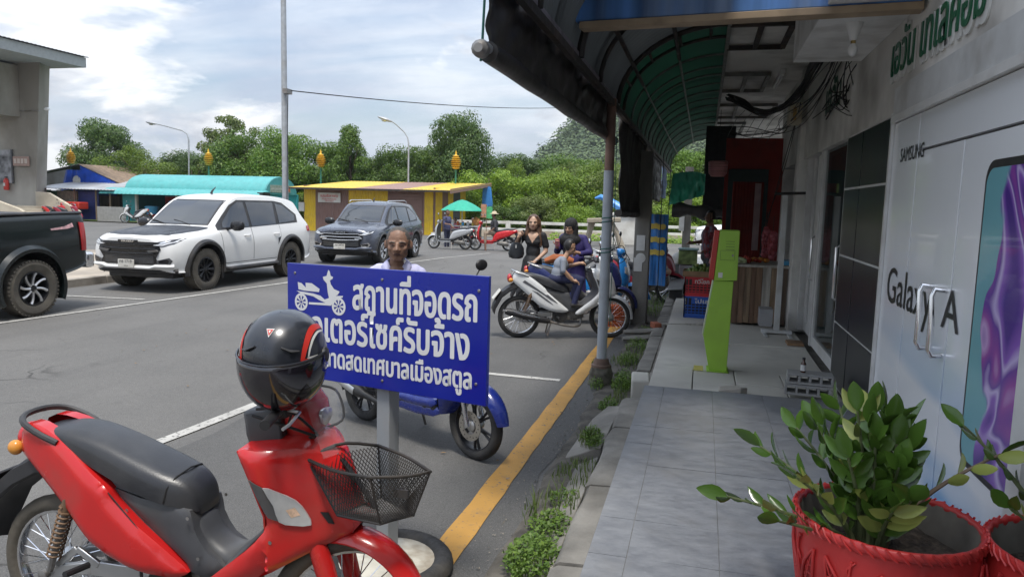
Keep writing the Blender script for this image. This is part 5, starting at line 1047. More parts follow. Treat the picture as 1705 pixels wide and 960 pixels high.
for sd in('+y','-y'):
    for pl in([(.98,1.27),(.05,1.27),(.05,1.70),(.5,1.66),(.75,1.5)],[(-.02,1.27),(-.75,1.27),(-.72,1.72),(-.02,1.72)]): decal('window',GLASSD,pk,bv,pl,sd,.006,.08)
    s=1 if sd=='+y' else -1
    arch_trim(pk,bv,-1.70,PR,.50,.60,KPAINT,s,.06,-25,205); arch_trim(pk,bv,1.45,PR,.50,.60,KPAINT,s,.05,-15,195)
    decal('tail_light',REDL,pk,bv,[(-2.66,1.32),(-2.56,1.33),(-2.58,.90),(-2.68,.90)],sd,.012,.06,thick=.01)
    decal('badge',M('worn_sticker',(.55,.33,.34),.5,var=.5,scale=20),pk,bv,[(-2.05,1.24),(-2.30,1.27),(-2.45,1.32),(-2.47,1.26),(-2.36,1.235),(-2.06,1.215)],sd,.004,.06)
    decal('cab_gap',BLK,pk,bv,[(-.93,1.25),(-.96,1.25),(-.96,.55),(-.93,.55)],sd,.003,.08)
    part('bed_rail',BLK,pk,lambda q:q.tube([(-1.0,s*.83,1.44),(-2.68,s*.83,1.465)],.045,8,flat=.6,up=(0,0,1))); part('mud_flap',BLK,pk,lambda q:q.box((-2.26,s*.80,.45),(.025,.26,.42)))
    b=MB(); pts=[Vector((-1.70+.585*math.cos(R(a)),s*1.025,PR+.02+.585*math.sin(R(a)))) for a in range(35,146,10)]+[Vector((-2.27,s*1.02,.72)),] ; b.tube([(-1.0,s*.96,.95),(-1.15,s*.985,.97),(-1.22,s*1.0,1.03)]+[(-1.70-.60*math.cos(R(a)),s*1.005,PR+.02+.60*math.sin(R(a))) for a in range(142,28,-12)],.012,5) if False else None
boxo('rear_bumper',CHR,pk,(-2.86,-.92,.62),(-2.70,.92,.86),bevel=.04); boxo('tailgate',KPAINT,pk,(-2.725,-.80,.75),(-2.69,.80,1.40),bevel=.01); boxo('bed_cover',BLK,pk,(-2.66,-.80,1.405),(-1.0,.80,1.445),bevel=.01)
decal('windscreen',GLASSD,pk,bv,[(-.64,1.32),(.64,1.32),(.56,1.78),(-.56,1.78)],'+x',.006,.08)
for s in(-1,1): decal('headlight',LENS,pk,bv,[(s*.55,.95),(s*.85,1.0),(s*.83,.85),(s*.58,.84)],'+x',.01,.06)
boxo('underbody',BLK,pk,(-2.5,-.6,.32),(2.3,.6,.52))
w0=car_wheel(PR,.28,.245,RUBD,M('black_rim2',(.02,.02,.022),.35,.4),M('machined_alloy2',(.50,.50,.50),.35,.8),8,'curve')
for i,wx in enumerate((-1.70,1.45)):
    for j,s in enumerate((1,-1)): place_wheel(w0,pk,wx,s*.86,PR,i==0 and j==0)
# ================================================================ motorcycles
SPRING=M('rusty_spring',(.16,.10,.06),.6,.3,var=.3); DISC=M('brake_disc',(.45,.42,.37),.35,.9,var=.1); SEATB=M('black_vinyl_seat',(.020,.021,.025),.34,var=.25,scale=5,bump=.08,bscale=160,dirt=(.09,.09,.09),damt=.35,dscale=3); SEATG=M('grey_vinyl_seat',(.055,.057,.062),.5,var=.2,bump=.08,bscale=160)
def bike_wheel(R_,tr,mt_rim,spokes=True,disc=False,tyre=RUB,n=36):
    "axis on y"
    b=MB(); prof=[(R_-tr*2*.9+tr*.9*(1+math.cos(a))*1.0 if False else R_-tr+tr*math.cos(a),tr*1.02*math.sin(a)) for a in [2*PI*k/12 for k in range(12)]]; b.lathe(prof,n,axis='y',closed=True); t=b.build('wheel',tyre,smooth=60)
    ri=R_-tr*1.75; b=MB(); b.lathe([(ri+.012,tr*.62),(ri-.010,tr*.58),(ri-.016,0),(ri-.010,-tr*.58),(ri+.012,-tr*.62),(ri+.004,0)],n,axis='y',closed=True); b.build('rim',mt_rim,t,smooth=40)
    b=MB(); b.lathe([(.02,-.06),(.04,-.05),(.04,-.03),(.055,-.025),(.055,.025),(.04,.03),(.04,.05),(.02,.06)],16,axis='y'); b.build('hub',ALU,t)
    b=MB()
    if spokes:
        for k in range(32):
            a=2*PI*k/32; s=1 if k%2 else -1; a2=a+(.32 if (k//2)%2 else -.32); b.tube([(.05*math.cos(a2),s*.025,.05*math.sin(a2)),((ri-.01)*math.cos(a),0,(ri-.01)*math.sin(a))],.0022,4)
        tag(b.build('spokes',CHR,t,smooth=0),kind='stuff')
    else:
        for k in range(6):
            for da in(-.13,.13):
                a=2*PI*k/6; b.tube([(.04*math.cos(a),0,.04*math.sin(a)),((ri*.6)*math.cos(a+da*.7),.0,ri*.6*math.sin(a+da*.7)),((ri-.004)*math.cos(a+da),0,(ri-.004)*math.sin(a+da))],[.014,.009,.011],6)
        b.build('spokes',mt_rim,t)
    if disc:
        b=MB(); b.lathe([(.06,-.058),(.105,-.058),(.105,-.054),(.06,-.054)],28,axis='y',closed=True); b.build('brake_disc',DISC,t)
        b=MB()
        for k in range(18): a=2*PI*k/18; rr=.075+.018*(k%3)/2; b.lathe([(.0005,-.0595),(.005,-.0595),(.005,-.0585)],6,(rr*math.cos(a),0,rr*math.sin(a)),'y')
        tag(b.build('disc_holes',BLK,t),kind='stuff')
    return t
def seat_loft(st,n=12,lip=.012):
    "stations: (x, z_top, half width, z_edge)"
    rings=[]
    X=np.array(st,float); q=interp(X,34)
    for x,zt,w_,ze in q:
        ring=[]
        for k in range(n+1):
            a=PI*k/n; ca,sa=math.cos(a),math.sin(a); yy=w_*math.copysign(abs(ca)**.55,ca); zz=ze+(zt-ze)*abs(sa)**.55; ring.append((x,yy,zz))
        ring+=[(x,-w_*.8,ze-lip),(x,w_*.8,ze-lip)]; rings.append(ring)
    b=MB(); b.loft(rings); return b
def arc_fender(cx,cz,r,a0,a1,w_,drop,n=18,th=.006):
    rings=[]
    for k in range(n+1):
        a=R(a0+(a1-a0)*k/n); f=math.sin(PI*(.08+.84*k/n))**.4; ww=w_*f; ring=[]
        for j in range(9):
            u=-1+2*j/8; rr=r-drop*abs(u)**2.5; ring.append((cx+rr*math.cos(a),ww*u,cz+rr*math.sin(a)))
        for j in range(8,-1,-1):
            u=-1+2*j/8; rr=r-drop*abs(u)**2.5-th; ring.append((cx+rr*math.cos(a),ww*u*.97,cz+rr*math.sin(a)))
        rings.append(ring)
    b=MB(); b.loft(rings); return b
def across(edge,yf,crown,n=8,dirv=(0,0,1)):
    "strip spanning left-right between mirrored edge points"
    rings=[]
    for x,z in edge:
        w_=yf(x,z); rings.append([(x+dirv[0]*crown*(1-u*u),w_*u,z+dirv[2]*crown*(1-u*u)) for u in [-1+2*k/n for k in range(n+1)]])
    b=MB(); b.loft(rings,cap=False,closed=False); return b
def hbar(root,x,z,w_,mt=STEEL,rise=.0,mirrors=(True,True),turn=0.,mh=.20):
    rt=Matrix.Rotation(turn,3,'Z'); c=Vector((x,0,z)); P=lambda a,b_,d: c+rt@Vector((a,b_,d))
    hb=tubeo('handlebar',mt,root,[P(-.07,-w_,rise),P(-.03,-w_*.55,rise),P(.0,0,0),P(-.03,w_*.55,rise),P(-.07,w_,rise)],.011,8)
    for s in(-1,1):
        tubeo('grip',BLK,hb,[P(-.045,s*(w_-.12),rise),P(-.075,s*(w_+.01),rise)],.017,10); tubeo('lever',ALU,hb,[P(-.01,s*(w_-.14),rise+.005),P(.03,s*(w_-.12),rise),P(.0,s*(w_-.0),rise-.005),P(-.02,s*(w_+.03),rise-.01)],.006,6)
        q=MB(); q.box(P(-.03,s*(w_-.16),rise),(.06,.05,.05)); q.build('switch_box',BLK,hb,bevel=.01)
        if mirrors[0 if s<0 else 1]:
            m=tubeo('mirror_stalk',BLK,root,[P(-.03,s*(w_-.15),rise+.01),P(-.0,s*(w_-.12),rise+mh*.5),P(-.02,s*(w_-.02),rise+mh)],.006,6)
            q=MB(); q.ell(P(-.02,s*(w_-.0),rise+mh+.035),(.02,.06,.042),16,8); q.build('mirror_shell',BLK,m); q=MB(); q.ell(P(-.030,s*(w_-.0),rise+mh+.035),(.014,.052,.035),16,8); q.build('mirror_glass',M('mirror_glass',(.8,.82,.85),.04,1.),m)
    return hb
def spring_shock(root,a,b_,mt=SPRING):
    a=Vector(a);b_=Vector(b_); sh_=tubeo('shock',STEEL,root,[a,b_],.013,8); d=b_-a; s,t=frame_from(d); q=MB(); n=90; q.tube([a+d*(.22+.62*k/n)+s*(.026*math.cos(k*.75))+t*(.026*math.sin(k*.75)) for k in range(n+1)],.0045,5); q.build('spring',mt,sh_); q=MB(); q.tube([a+d*.02,a+d*.3],.024,10); q.build('shock_body',mt,sh_); return sh_
UB_SIDE=[(-.085,.872),(-.105,.775),(-.03,.70),(.12,.575),(.24,.46),(.40,.385),(.56,.36),(.64,.375),(.63,.41),(.46,.545),(.35,.64),(.33,.675),(.23,.755),(.10,.845),(-.01,.885)]
UB_COVER=[(.33,.672),(.44,.645),(.58,.634),(.655,.62),(.67,.55),(.72,.47),(.80,.415),(.72,.37),(.65,.385),(.635,.415),(.47,.55),(.355,.645)]
UB_WING=[(.93,.915),(1.00,.918),(1.08,.92),(1.15,.915),(1.21,.86),(1.255,.76),(1.285,.65),(1.285,.60),(1.24,.575),(1.15,.535),(1.04,.48),(.93,.41),(.84,.355),(.76,.335),(.74,.37),(.82,.445),(.94,.545),(1.02,.63),(1.025,.69),(.98,.80)]
def wing_y(x,z):
    f=min(max((x-.97)/.32,0),1); f=f*f*(3-2*f); y=.205-.155*f
    if x<1.03: y-=.06*min(max((.62-z)/.25,0),1)
    return y
def underbone(name,label,loc,rz,body,cover,dark,seat,tyre=RUB,hero=False,cat='motorcycle',basket=False,exhaust=True,mirrors=(True,True),stripe=None,lean=0.,turn=0.,visor=False,group=None):
    root=empty(name,loc,rz,label,cat,group); root.rotation_euler=(lean,0,rz); WR=.285
    w0=bike_wheel(WR,.034,CHR,True,False,tyre); w0.parent=root; w0.location=(0,0,WR); w1=copy_tree(w0,root); w1.location=(1.24,0,WR); w1.rotation_euler=(0,.3,turn)
    # frame, swing arm, engine
    for s in(-1,1): 
        b=MB(); b.bar((0,s*.085,.285),(.20,s*.08,.33),.022,.05); b.bar((.20,s*.08,.33),(.42,s*.075,.33),.022,.06); b.bar((.0,s*.087,.285),(.14,s*.085,.40),.016,.028); b.bar((.14,s*.085,.40),(.24,s*.085,.345),.016,.028); b.build('swing_arm',ALU,root,bevel=.004)
        spring_shock(root,(.16,s*.115,.66),(.035,s*.115,.31))
        q=MB(); q.lathe([(.001,s*.10),(.02,s*.10),(.02,s*.12),(.001,s*.125)],10,(0,0,.285),'y'); q.build('axle_nut',STEEL,root)
        tubeo('foot_peg',BLK,root,[(.50,s*.10,.30),(.51,s*.27,.30)],.016,8); tubeo('passenger_peg',BLK,root,[(.22,s*.12,.36),(.21,s*.22,.37)],.013,8)
    b=MB(); b.lathe([(.05,-.10),(.085,-.10),(.095,-.06),(.095,.06),(.085,.10),(.05,.10)],20,(.55,0,.31),'y'); b.build('crankcase',M('engine_dark',(.05,.048,.046),.5,.5,var=.3),root)
    b=MB(); b.bar((.60,0,.30),(.86,0,.35),.13,.12); b.build('cylinder',M('engine_alu',(.20,.19,.175),.55,.6,var=.3),root,bevel=.015)
    for k in range(5): part('cooling_fin',MATS['engine_alu'],root,lambda q:q.box((.68+.03*k,0,.318+.006*k),(.008,.15,.145),Matrix.Rotation(R(-11),3,'Y')))
    b=MB(); b.tube([(.02,.10,.30),(.3,.10,.36),(.50,.10,.37)],.035,8,flat=.35,up=(0,1,0)); b.build('chain_cover',BLK,root)
    tubeo('side_stand',STEEL,root,[(.48,.11,.27),(.42,.22,.02)],.012,6); tubeo('centre_stand',STEEL,root,[(.42,-.08,.26),(.38,-.10,.05),(.38,.10,.05),(.42,.08,.26)],.011,6)
    if exhaust:
        b=MB(); b.tube(interp([(.84,-.03,.30),(.80,-.07,.18),(.60,-.125,.19),(.38,-.135,.245)],14),.016,8); ex=b.build('exhaust_pipe',STEEL,root); b=MB(); b.tube([(.40,-.135,.24),(.36,-.138,.25),(.28,-.14,.27),(-.16,-.145,.37),(-.20,-.145,.38)],[.02,.035,.045,.048,.035],12); b.build('muffler',BLK if not hero else STEEL,ex); b=MB(); b.tube([(.26,-.175,.29),(.02,-.182,.345),(-.12,-.18,.375)],[.02,.028,.02],8,flat=.3,up=(0,1,0)); b.build('heat_shield',CHR,ex); tubeo('tail_pipe',CHR,ex,[(-.19,-.145,.377),(-.235,-.145,.387)],.018,10)
    # fenders
    arc_fender(1.24,.285,.318,-4,140,.07,.04).build('front_fender',body,root,smooth=50)
    b=MB(); 
    for s in(-1,1): 
        tubeo('fork_leg',ALU if not hero else body,root,[(1.245,s*.072,.285),(1.20,s*.072,.45),(1.125,s*.072,.72)],.02,10)
        if hero: part('fork_cover',body,root,lambda q:q.tube([(1.235,s*.078,.33),(1.19,s*.08,.47),(1.14,s*.085,.62)],[.03,.038,.03],10))
    tubeo('steering_column',BLK,root,[(1.13,0,.68),(1.03,0,1.0)],.03,10)
    rings=[]
    for x,z,w_ in((.12,.74,.08),(-.04,.74,.09),(-.15,.68,.095),(-.25,.60,.09),(-.33,.45,.085),(-.345,.38,.08)): rings.append([(x,-w_,z-.05),(x-.015,-w_*.9,z),(x-.03,0,z+.015),(x-.015,w_*.9,z),(x,w_,z-.05),(x+.012,w_*.9,z-.055),(x+.01,0,z-.03),(x+.012,-w_*.9,z-.055)])
    b=MB(); b.loft(rings); b.build('rear_fender',BLK,root,smooth=50)
    np_=part('number_plate',BLK if hero else WPAINT,root,lambda q:q.box((-.31,0,.585),(.012,.20,.16),Matrix.Rotation(R(38),3,'Y')),bevel=.003)
    # seat, centre body
    seat_loft([(-.055,.842,.06,.822),(-.02,.865,.092,.83),(.12,.875,.112,.81),(.26,.85,.118,.745),(.40,.805,.124,.69),(.53,.76,.122,.648),(.61,.728,.102,.628),(.655,.685,.08,.614),(.67,.63,.06,.602)]).build('seat',seat,root,smooth=55)
    if hero: part('seat_seam',M('seam',(.01,.01,.01),.6),root,lambda q:q.tube([(.56,-.119,.648),(.57,-.111,.70),(.585,-.075,.735),(.592,0,.748),(.585,.075,.735),(.57,.111,.70),(.56,.119,.648)],.0035,5))
    rings=[[(x,w_*math.copysign(abs(math.cos(a))**.55,math.cos(a)),(zl+zh)/2+(zh-zl)/2*math.copysign(abs(math.sin(a))**.6,math.sin(a))) for a in [2*PI*k/20 for k in range(20)]] for x,w_,zl,zh in interp([(-.08,.05,.75,.84),(.1,.085,.60,.83),(.35,.095,.42,.72),(.6,.088,.36,.625),(.66,.075,.34,.59),(.71,.07,.33,.51),(.79,.08,.33,.465),(.88,.095,.37,.51),(.96,.11,.44,.585),(1.03,.11,.52,.65)],40)]; b=MB(); b.loft(rings); b.build('centre_tunnel',dark,root,smooth=60)
    for s in(-1,1):
        so=smooth_closed(UB_SIDE,2); sp=pillow(so,lambda x,z:.075+.055*min(max((x+.12)/.35,0),1)-.03*min(max((x-.45)/.25,0),1),.022,.05,.05,.035,s).build('side_panel',body,root,smooth=45)
        if stripe: 
            bvp=bvh_of(sp)
            for pl in stripe: decal('graphic',M('grey_graphic',(.09,.09,.10),.4),sp,bvp,pl,'+y' if s>0 else '-y',.003,.04)
        pillow(smooth_closed(UB_COVER,2),lambda x,z:.095,.012,.04,.06,.04,s).build('side_cover',dark,root,smooth=45)
        wo=smooth_closed(UB_WING,2); wp=pillow(wo,wing_y,.022,.05,.02,.03,s).build('leg_shield',body,root,smooth=45); bw=bvh_of(wp); ax='+y' if s>0 else '-y'
        decal('shield_inlay',GREYP,root,bw,[(.985,.825),(1.03,.80),(1.062,.735),(1.078,.675),(1.045,.69),(1.005,.765)],ax,.004,.03,thick=.003)
        ls=decal('turn_signal',LENS,root,bw,smooth_closed([(1.035,.80),(1.075,.782),(1.125,.745),(1.155,.695),(1.168,.648),(1.12,.655),(1.08,.675),(1.065,.735)],2),ax,.006,.03,thick=.006); decal('bulb',M('amber_bulb',(.6,.42,.30),.2,var=.4,scale=60),ls,bw,[(1.10,.715),(1.125,.72),(1.14,.69),(1.115,.685)],ax,.014,.03)
        if hero: decal('vent',BLK,root,bw,[(1.19,.69),(1.215,.685),(1.235,.64),(1.215,.645)],ax,.003,.02)
    up=[(.93,.915),(1.00,.918),(1.08,.921),(1.15,.916),(1.21,.86),(1.255,.76),(1.285,.65),(1.285,.60)]; across(up,wing_y,.035,10,(.6,0,.8)).build('front_cover',body,root,smooth=50)
    across([(1.285,.60),(1.24,.575),(1.15,.535),(1.04,.48),(.93,.41)],lambda x,z:wing_y(x,z)-.003,-.01).build('under_cover',BLK,root,smooth=50)
    across([(.932,.912),(.982,.80),(1.023,.69),(1.018,.63),(.94,.548),(.84,.46)],lambda x,z:wing_y(x,z)-.004,.03,8,(-1,0,0)).build('inner_shield',dark,root,smooth=50)
    # handlebar cover, headlight
    rings=[]
    for z,cx,hx,hy in((.87,1.06,.035,.035),(.90,1.068,.05,.05),(.94,1.08,.062,.07),(.99,1.085,.068,.092),(1.04,1.078,.062,.098),(1.08,1.065,.045,.085),(1.095,1.055,.02,.05)): rings.append([(cx+hx*math.copysign(abs(math.cos(a))**.7,math.cos(a)),hy*math.copysign(abs(math.sin(a))**.7,math.sin(a)),z+.012*math.cos(a)) for a in [2*PI*k/20 for k in range(20)]])
    b=MB(); b.loft(rings); hc=b.build('handlebar_cover',body,root,smooth=50); hb_=bvh_of(hc)
    hk=.55 if hero else 1.; hl=decal('headlight',LENS,root,hb_,smooth_closed([(y_*hk,1.0+(z_-1.0)*hk) for y_,z_ in((-.075,1.03),(-.04,1.055),(.04,1.055),(.075,1.03),(.055,.97),(0,.94),(-.055,.97))],2),'+x',.004,.03,thick=.01)
    if visor:
        b=MB(); rings=[[(1.17+.06*f-.03*(u*u),.12*u*(1-.15*f),1.08-.20*f) for u in [-1+2*k/8 for k in range(9)]] for f in [k/6 for k in range(7)]]; b.loft(rings,cap=False,closed=False); vo=b.build('visor_shield',M('clear_plastic',(.55,.56,.58),.12,trans=.0,alpha=.16),root,smooth=60)
        b=MB(); b.loft([[(.90,-.13,1.03),(.93,-.15,.95),(.935,-.12,.86),(.96,.12,.86),(.95,.15,.95),(.90,.13,1.03)],[(1.03,-.10,1.05),(1.05,-.11,.95),(1.04,-.09,.86),(1.05,.09,.86),(1.05,.11,.95),(1.03,.10,1.05)]]); b.build('rear_cowl',dark,root,bevel=.012,smooth=50)
    else:
        b=MB(); b.ell((1.03,0,1.06),(.05,.10,.04)); b.build('instrument_cluster',BLK,root)
    hbar(root,1.02,1.05,.33,STEEL,.01,mirrors,turn)
    # grab rail, tail light
    tubeo('grab_rail',BLK if hero else ALU,root,interp([(.10,-.118,.83),(.02,-.125,.862),(-.06,-.11,.892),(-.10,-.065,.905),(-.112,0,.908),(-.10,.065,.905),(-.06,.11,.892),(.02,.125,.862),(.10,.118,.83)],22),.012,8)
    b=MB(); b.ell((-.14,0,.80),(.035,.06,.06)); b.build('tail_light',REDL,root)
    for s in(-1,1): b=MB(); b.ell((-.13,s*.085,.78),(.03,.025,.03)); b.build('rear_signal',M('amber_lens',(.6,.25,.04),.2),root)
    if basket: wire_basket(root)
    if hero:
        for s in(-1,1):
            for x,z in((.66,.60),(.70,.45),(.40,.60),(.12,.80),(1.05,.60),(.98,.88)):
                q=MB(); q.lathe([(.0005,.003),(.006,.002),(.007,0)],10,(x,s*(.118 if x<.9 else .205),z),'y'); q.build('screw',STEEL,root)
            tubeo('panel_gap',BLK,root,[(.335+.03*k,s*(.1335-.0008*k),.668-.031*k) for k in range(10)],.0022,5)
        for k,(a_,b_) in enumerate((((1.0,-.22,1.05),(1.10,-.05,.93)),((1.0,.22,1.05),(1.10,.05,.93)),((.99,-.18,1.06),(1.06,-.03,.95)))): tubeo('cable',CAB,root,interp([a_,(1.10,a_[1]*.9,1.02+.02*k),(1.17,a_[1]*.5,.96),b_],14),.005,6)
        tubeo('wing_edge',body_red,root,[(.932,-.206,.915),(.985,-.208,.80),(1.026,-.20,.69),(1.02,-.185,.63)],.004,6)
        part('key_switch',CHR,root,lambda q:q.lathe([(.012,0),(.012,.012),(.006,.013)],12,(.985,-.09,.875),'x'))
    return root
WIREB=M('black_wire',(.015,.015,.016),.45,.3,var=.3,dirt=(.10,.08,.06),damt=.4)
def wire_basket(root):
    "front basket of expanded metal: rim above, tapered below; coordinates in the bike's frame"
    top=[(1.145,-.12,.88),(1.41,-.18,.865),(1.585,-.08,.868),(1.33,.07,.885)]; bot=[(1.27,-.14,.70),(1.44,-.165,.70),(1.53,-.09,.71),(1.36,.03,.705)]
    T_=[Vector(p) for p in top]; B_=[Vector(p) for p in bot]
    bk=tubeo('basket_rim',WIREB,root,[T_[0]+Vector((0,0,0)),*interp([T_[0],T_[0].lerp(T_[1],.5)+Vector((0,-.02,-.004)),T_[1]],8)[1:],*interp([T_[1],T_[1].lerp(T_[2],.5)+Vector((.02,0,-.004)),T_[2]],8)[1:],*interp([T_[2],T_[2].lerp(T_[3],.5)+Vector((0,.02,.0)),T_[3]],8)[1:],*interp([T_[3],T_[3].lerp(T_[0],.5)+Vector((-.01,0,.03)),T_[0]],8)[1:]],.006,8)
    tubeo('basket_base_rim',WIREB,bk,[*B_,B_[0]],.0045,6)
    for a,c in zip(T_,B_): tubeo('basket_corner',WIREB,bk,[a,c],.0035,6)
    b=MB()
    def panel(A,Bp,Cp,D,nu,nv):
        # diamond mesh on the quad A-B (top edge), D-C (bottom edge)
        def P(u,v): 
            p=A.lerp(Bp,u).lerp(D.lerp(Cp,u),v); return p
        for s in(1,-1):
            for k in range(-nv,nu+nv+1):
                # line u*nu = k + s*v*nv
                pts=[]
                for v in(0,1): pts.append(((k+s*v*nv)/nu,v))
                (u0,v0),(u1,v1)=pts
                if u0==u1: continue
                lo,hi=0,1
                for lim,sg in((0,1),(1,-1)):
                    du=(u1-u0)*sg; c0=(u0-lim)*sg
                    if c0<0 and c0+du<0: lo=2;break
                    if c0<0: lo=max(lo,-c0/du)
                    elif c0+du<0: hi=min(hi,c0/-du)
                if lo>=hi: continue
                p=P(u0+(u1-u0)*lo,lo); q=P(u0+(u1-u0)*hi,hi); b.tube([p,q],.00135,4,cap=False)
    panel(T_[0],T_[1],B_[1],B_[0],22,11); panel(T_[1],T_[2],B_[2],B_[1],15,11); panel(T_[2],T_[3],B_[3],B_[2],26,11); panel(T_[3],T_[0],B_[0],B_[3],19,11); panel(B_[0],B_[1],B_[2],B_[3],19,14)
    tag(b.build('wire_mesh',WIREB,bk,smooth=0),kind='stuff')
    part('basket_clip',BLK,bk,lambda q:q.box((1.50,-.128,.80),(.05,.012,.028))); part('basket_bracket',BLK,bk,lambda q:q.bar((1.235,-.03,.86),(1.38,-.06,.705),.02,.006)); part('nose_bracket',body_red,bk,lambda q:q.tube([(1.24,0,.66),(1.36,-.03,.69)],[.03,.02],8))
body_red=M('red_bike_paint',(.52,.014,.014),.24,var=.1,scale=3,coat=.5,dirt=(.22,.06,.045),damt=.35,dscale=5,dth=.56)
rb=underbone('motorcycle','red step-through motorcycle with wire basket in the foreground',(-2.44,2.30,0),R(1.5),body_red,body_red,M('scuffed_grey_plastic',(.05,.052,.058),.48,var=.2,dirt=(.13,.12,.10),damt=.4,dscale=4),SEATB,RUBD,True,basket=True,exhaust=False,mirrors=(False,False),visor=True,turn=.5)
bw=M('white_bike_paint',(.66,.67,.67),.3,var=.04,coat=.4); navy=M('navy_bike_paint',(.02,.03,.13),.3,var=.1,coat=.5); blueb=M('blue_bike_paint',(.02,.20,.55),.3,var=.1,coat=.5)
strp=[[(.02,.76),(.20,.66),(.38,.55),(.36,.58),(.17,.71),(.05,.785)],[(.14,.66),(.34,.52),(.44,.46),(.40,.50),(.22,.63)],[(.30,.60),(.40,.53),(.50,.48),(.46,.52),(.36,.60)]]
underbone('motorcycle','white step-through motorcycle with grey graphics beside the grey pipe post',(-2.32,9.40,0),R(21),bw,bw,GREYP,SEATB,exhaust=True,stripe=strp,turn=.0)
underbone('motorcycle','dark blue step-through motorcycle standing behind the white one',(-2.42,10.75,0),R(12),navy,navy,BLK,SEATG,exhaust=True,mirrors=(True,True))
underbone('motorcycle','red and silver motorcycle with brown front basket behind the concrete pole',(-1.75,13.6,0),R(8),M('wine_bike_paint',(.30,.02,.04),.35,coat=.4),body_red,GREYP,SEATB)
underbone('motorcycle','white motorcycle with black front wheel beyond the concrete pole',(-2.05,14.9,0),R(4),bw,bw,BLK,SEATB)
underbone('motorcycle','red motorcycle parked by green fence, left of the two',(-39.9,37.2,0),R(15),body_red,body_red,BLK,SEATB); underbone('motorcycle','dark red motorcycle parked nearest the low grey wall',(-38.0,36.2,0),R(20),M('wine_bike_paint',(.30,.02,.04),.35),body_red,BLK,SEATB)
underbone('motorcycle','white motorcycle parked in front of the teal kiosk buckets',(-32.9,37.8,0),R(200),bw,bw,GREYP,SEATB)
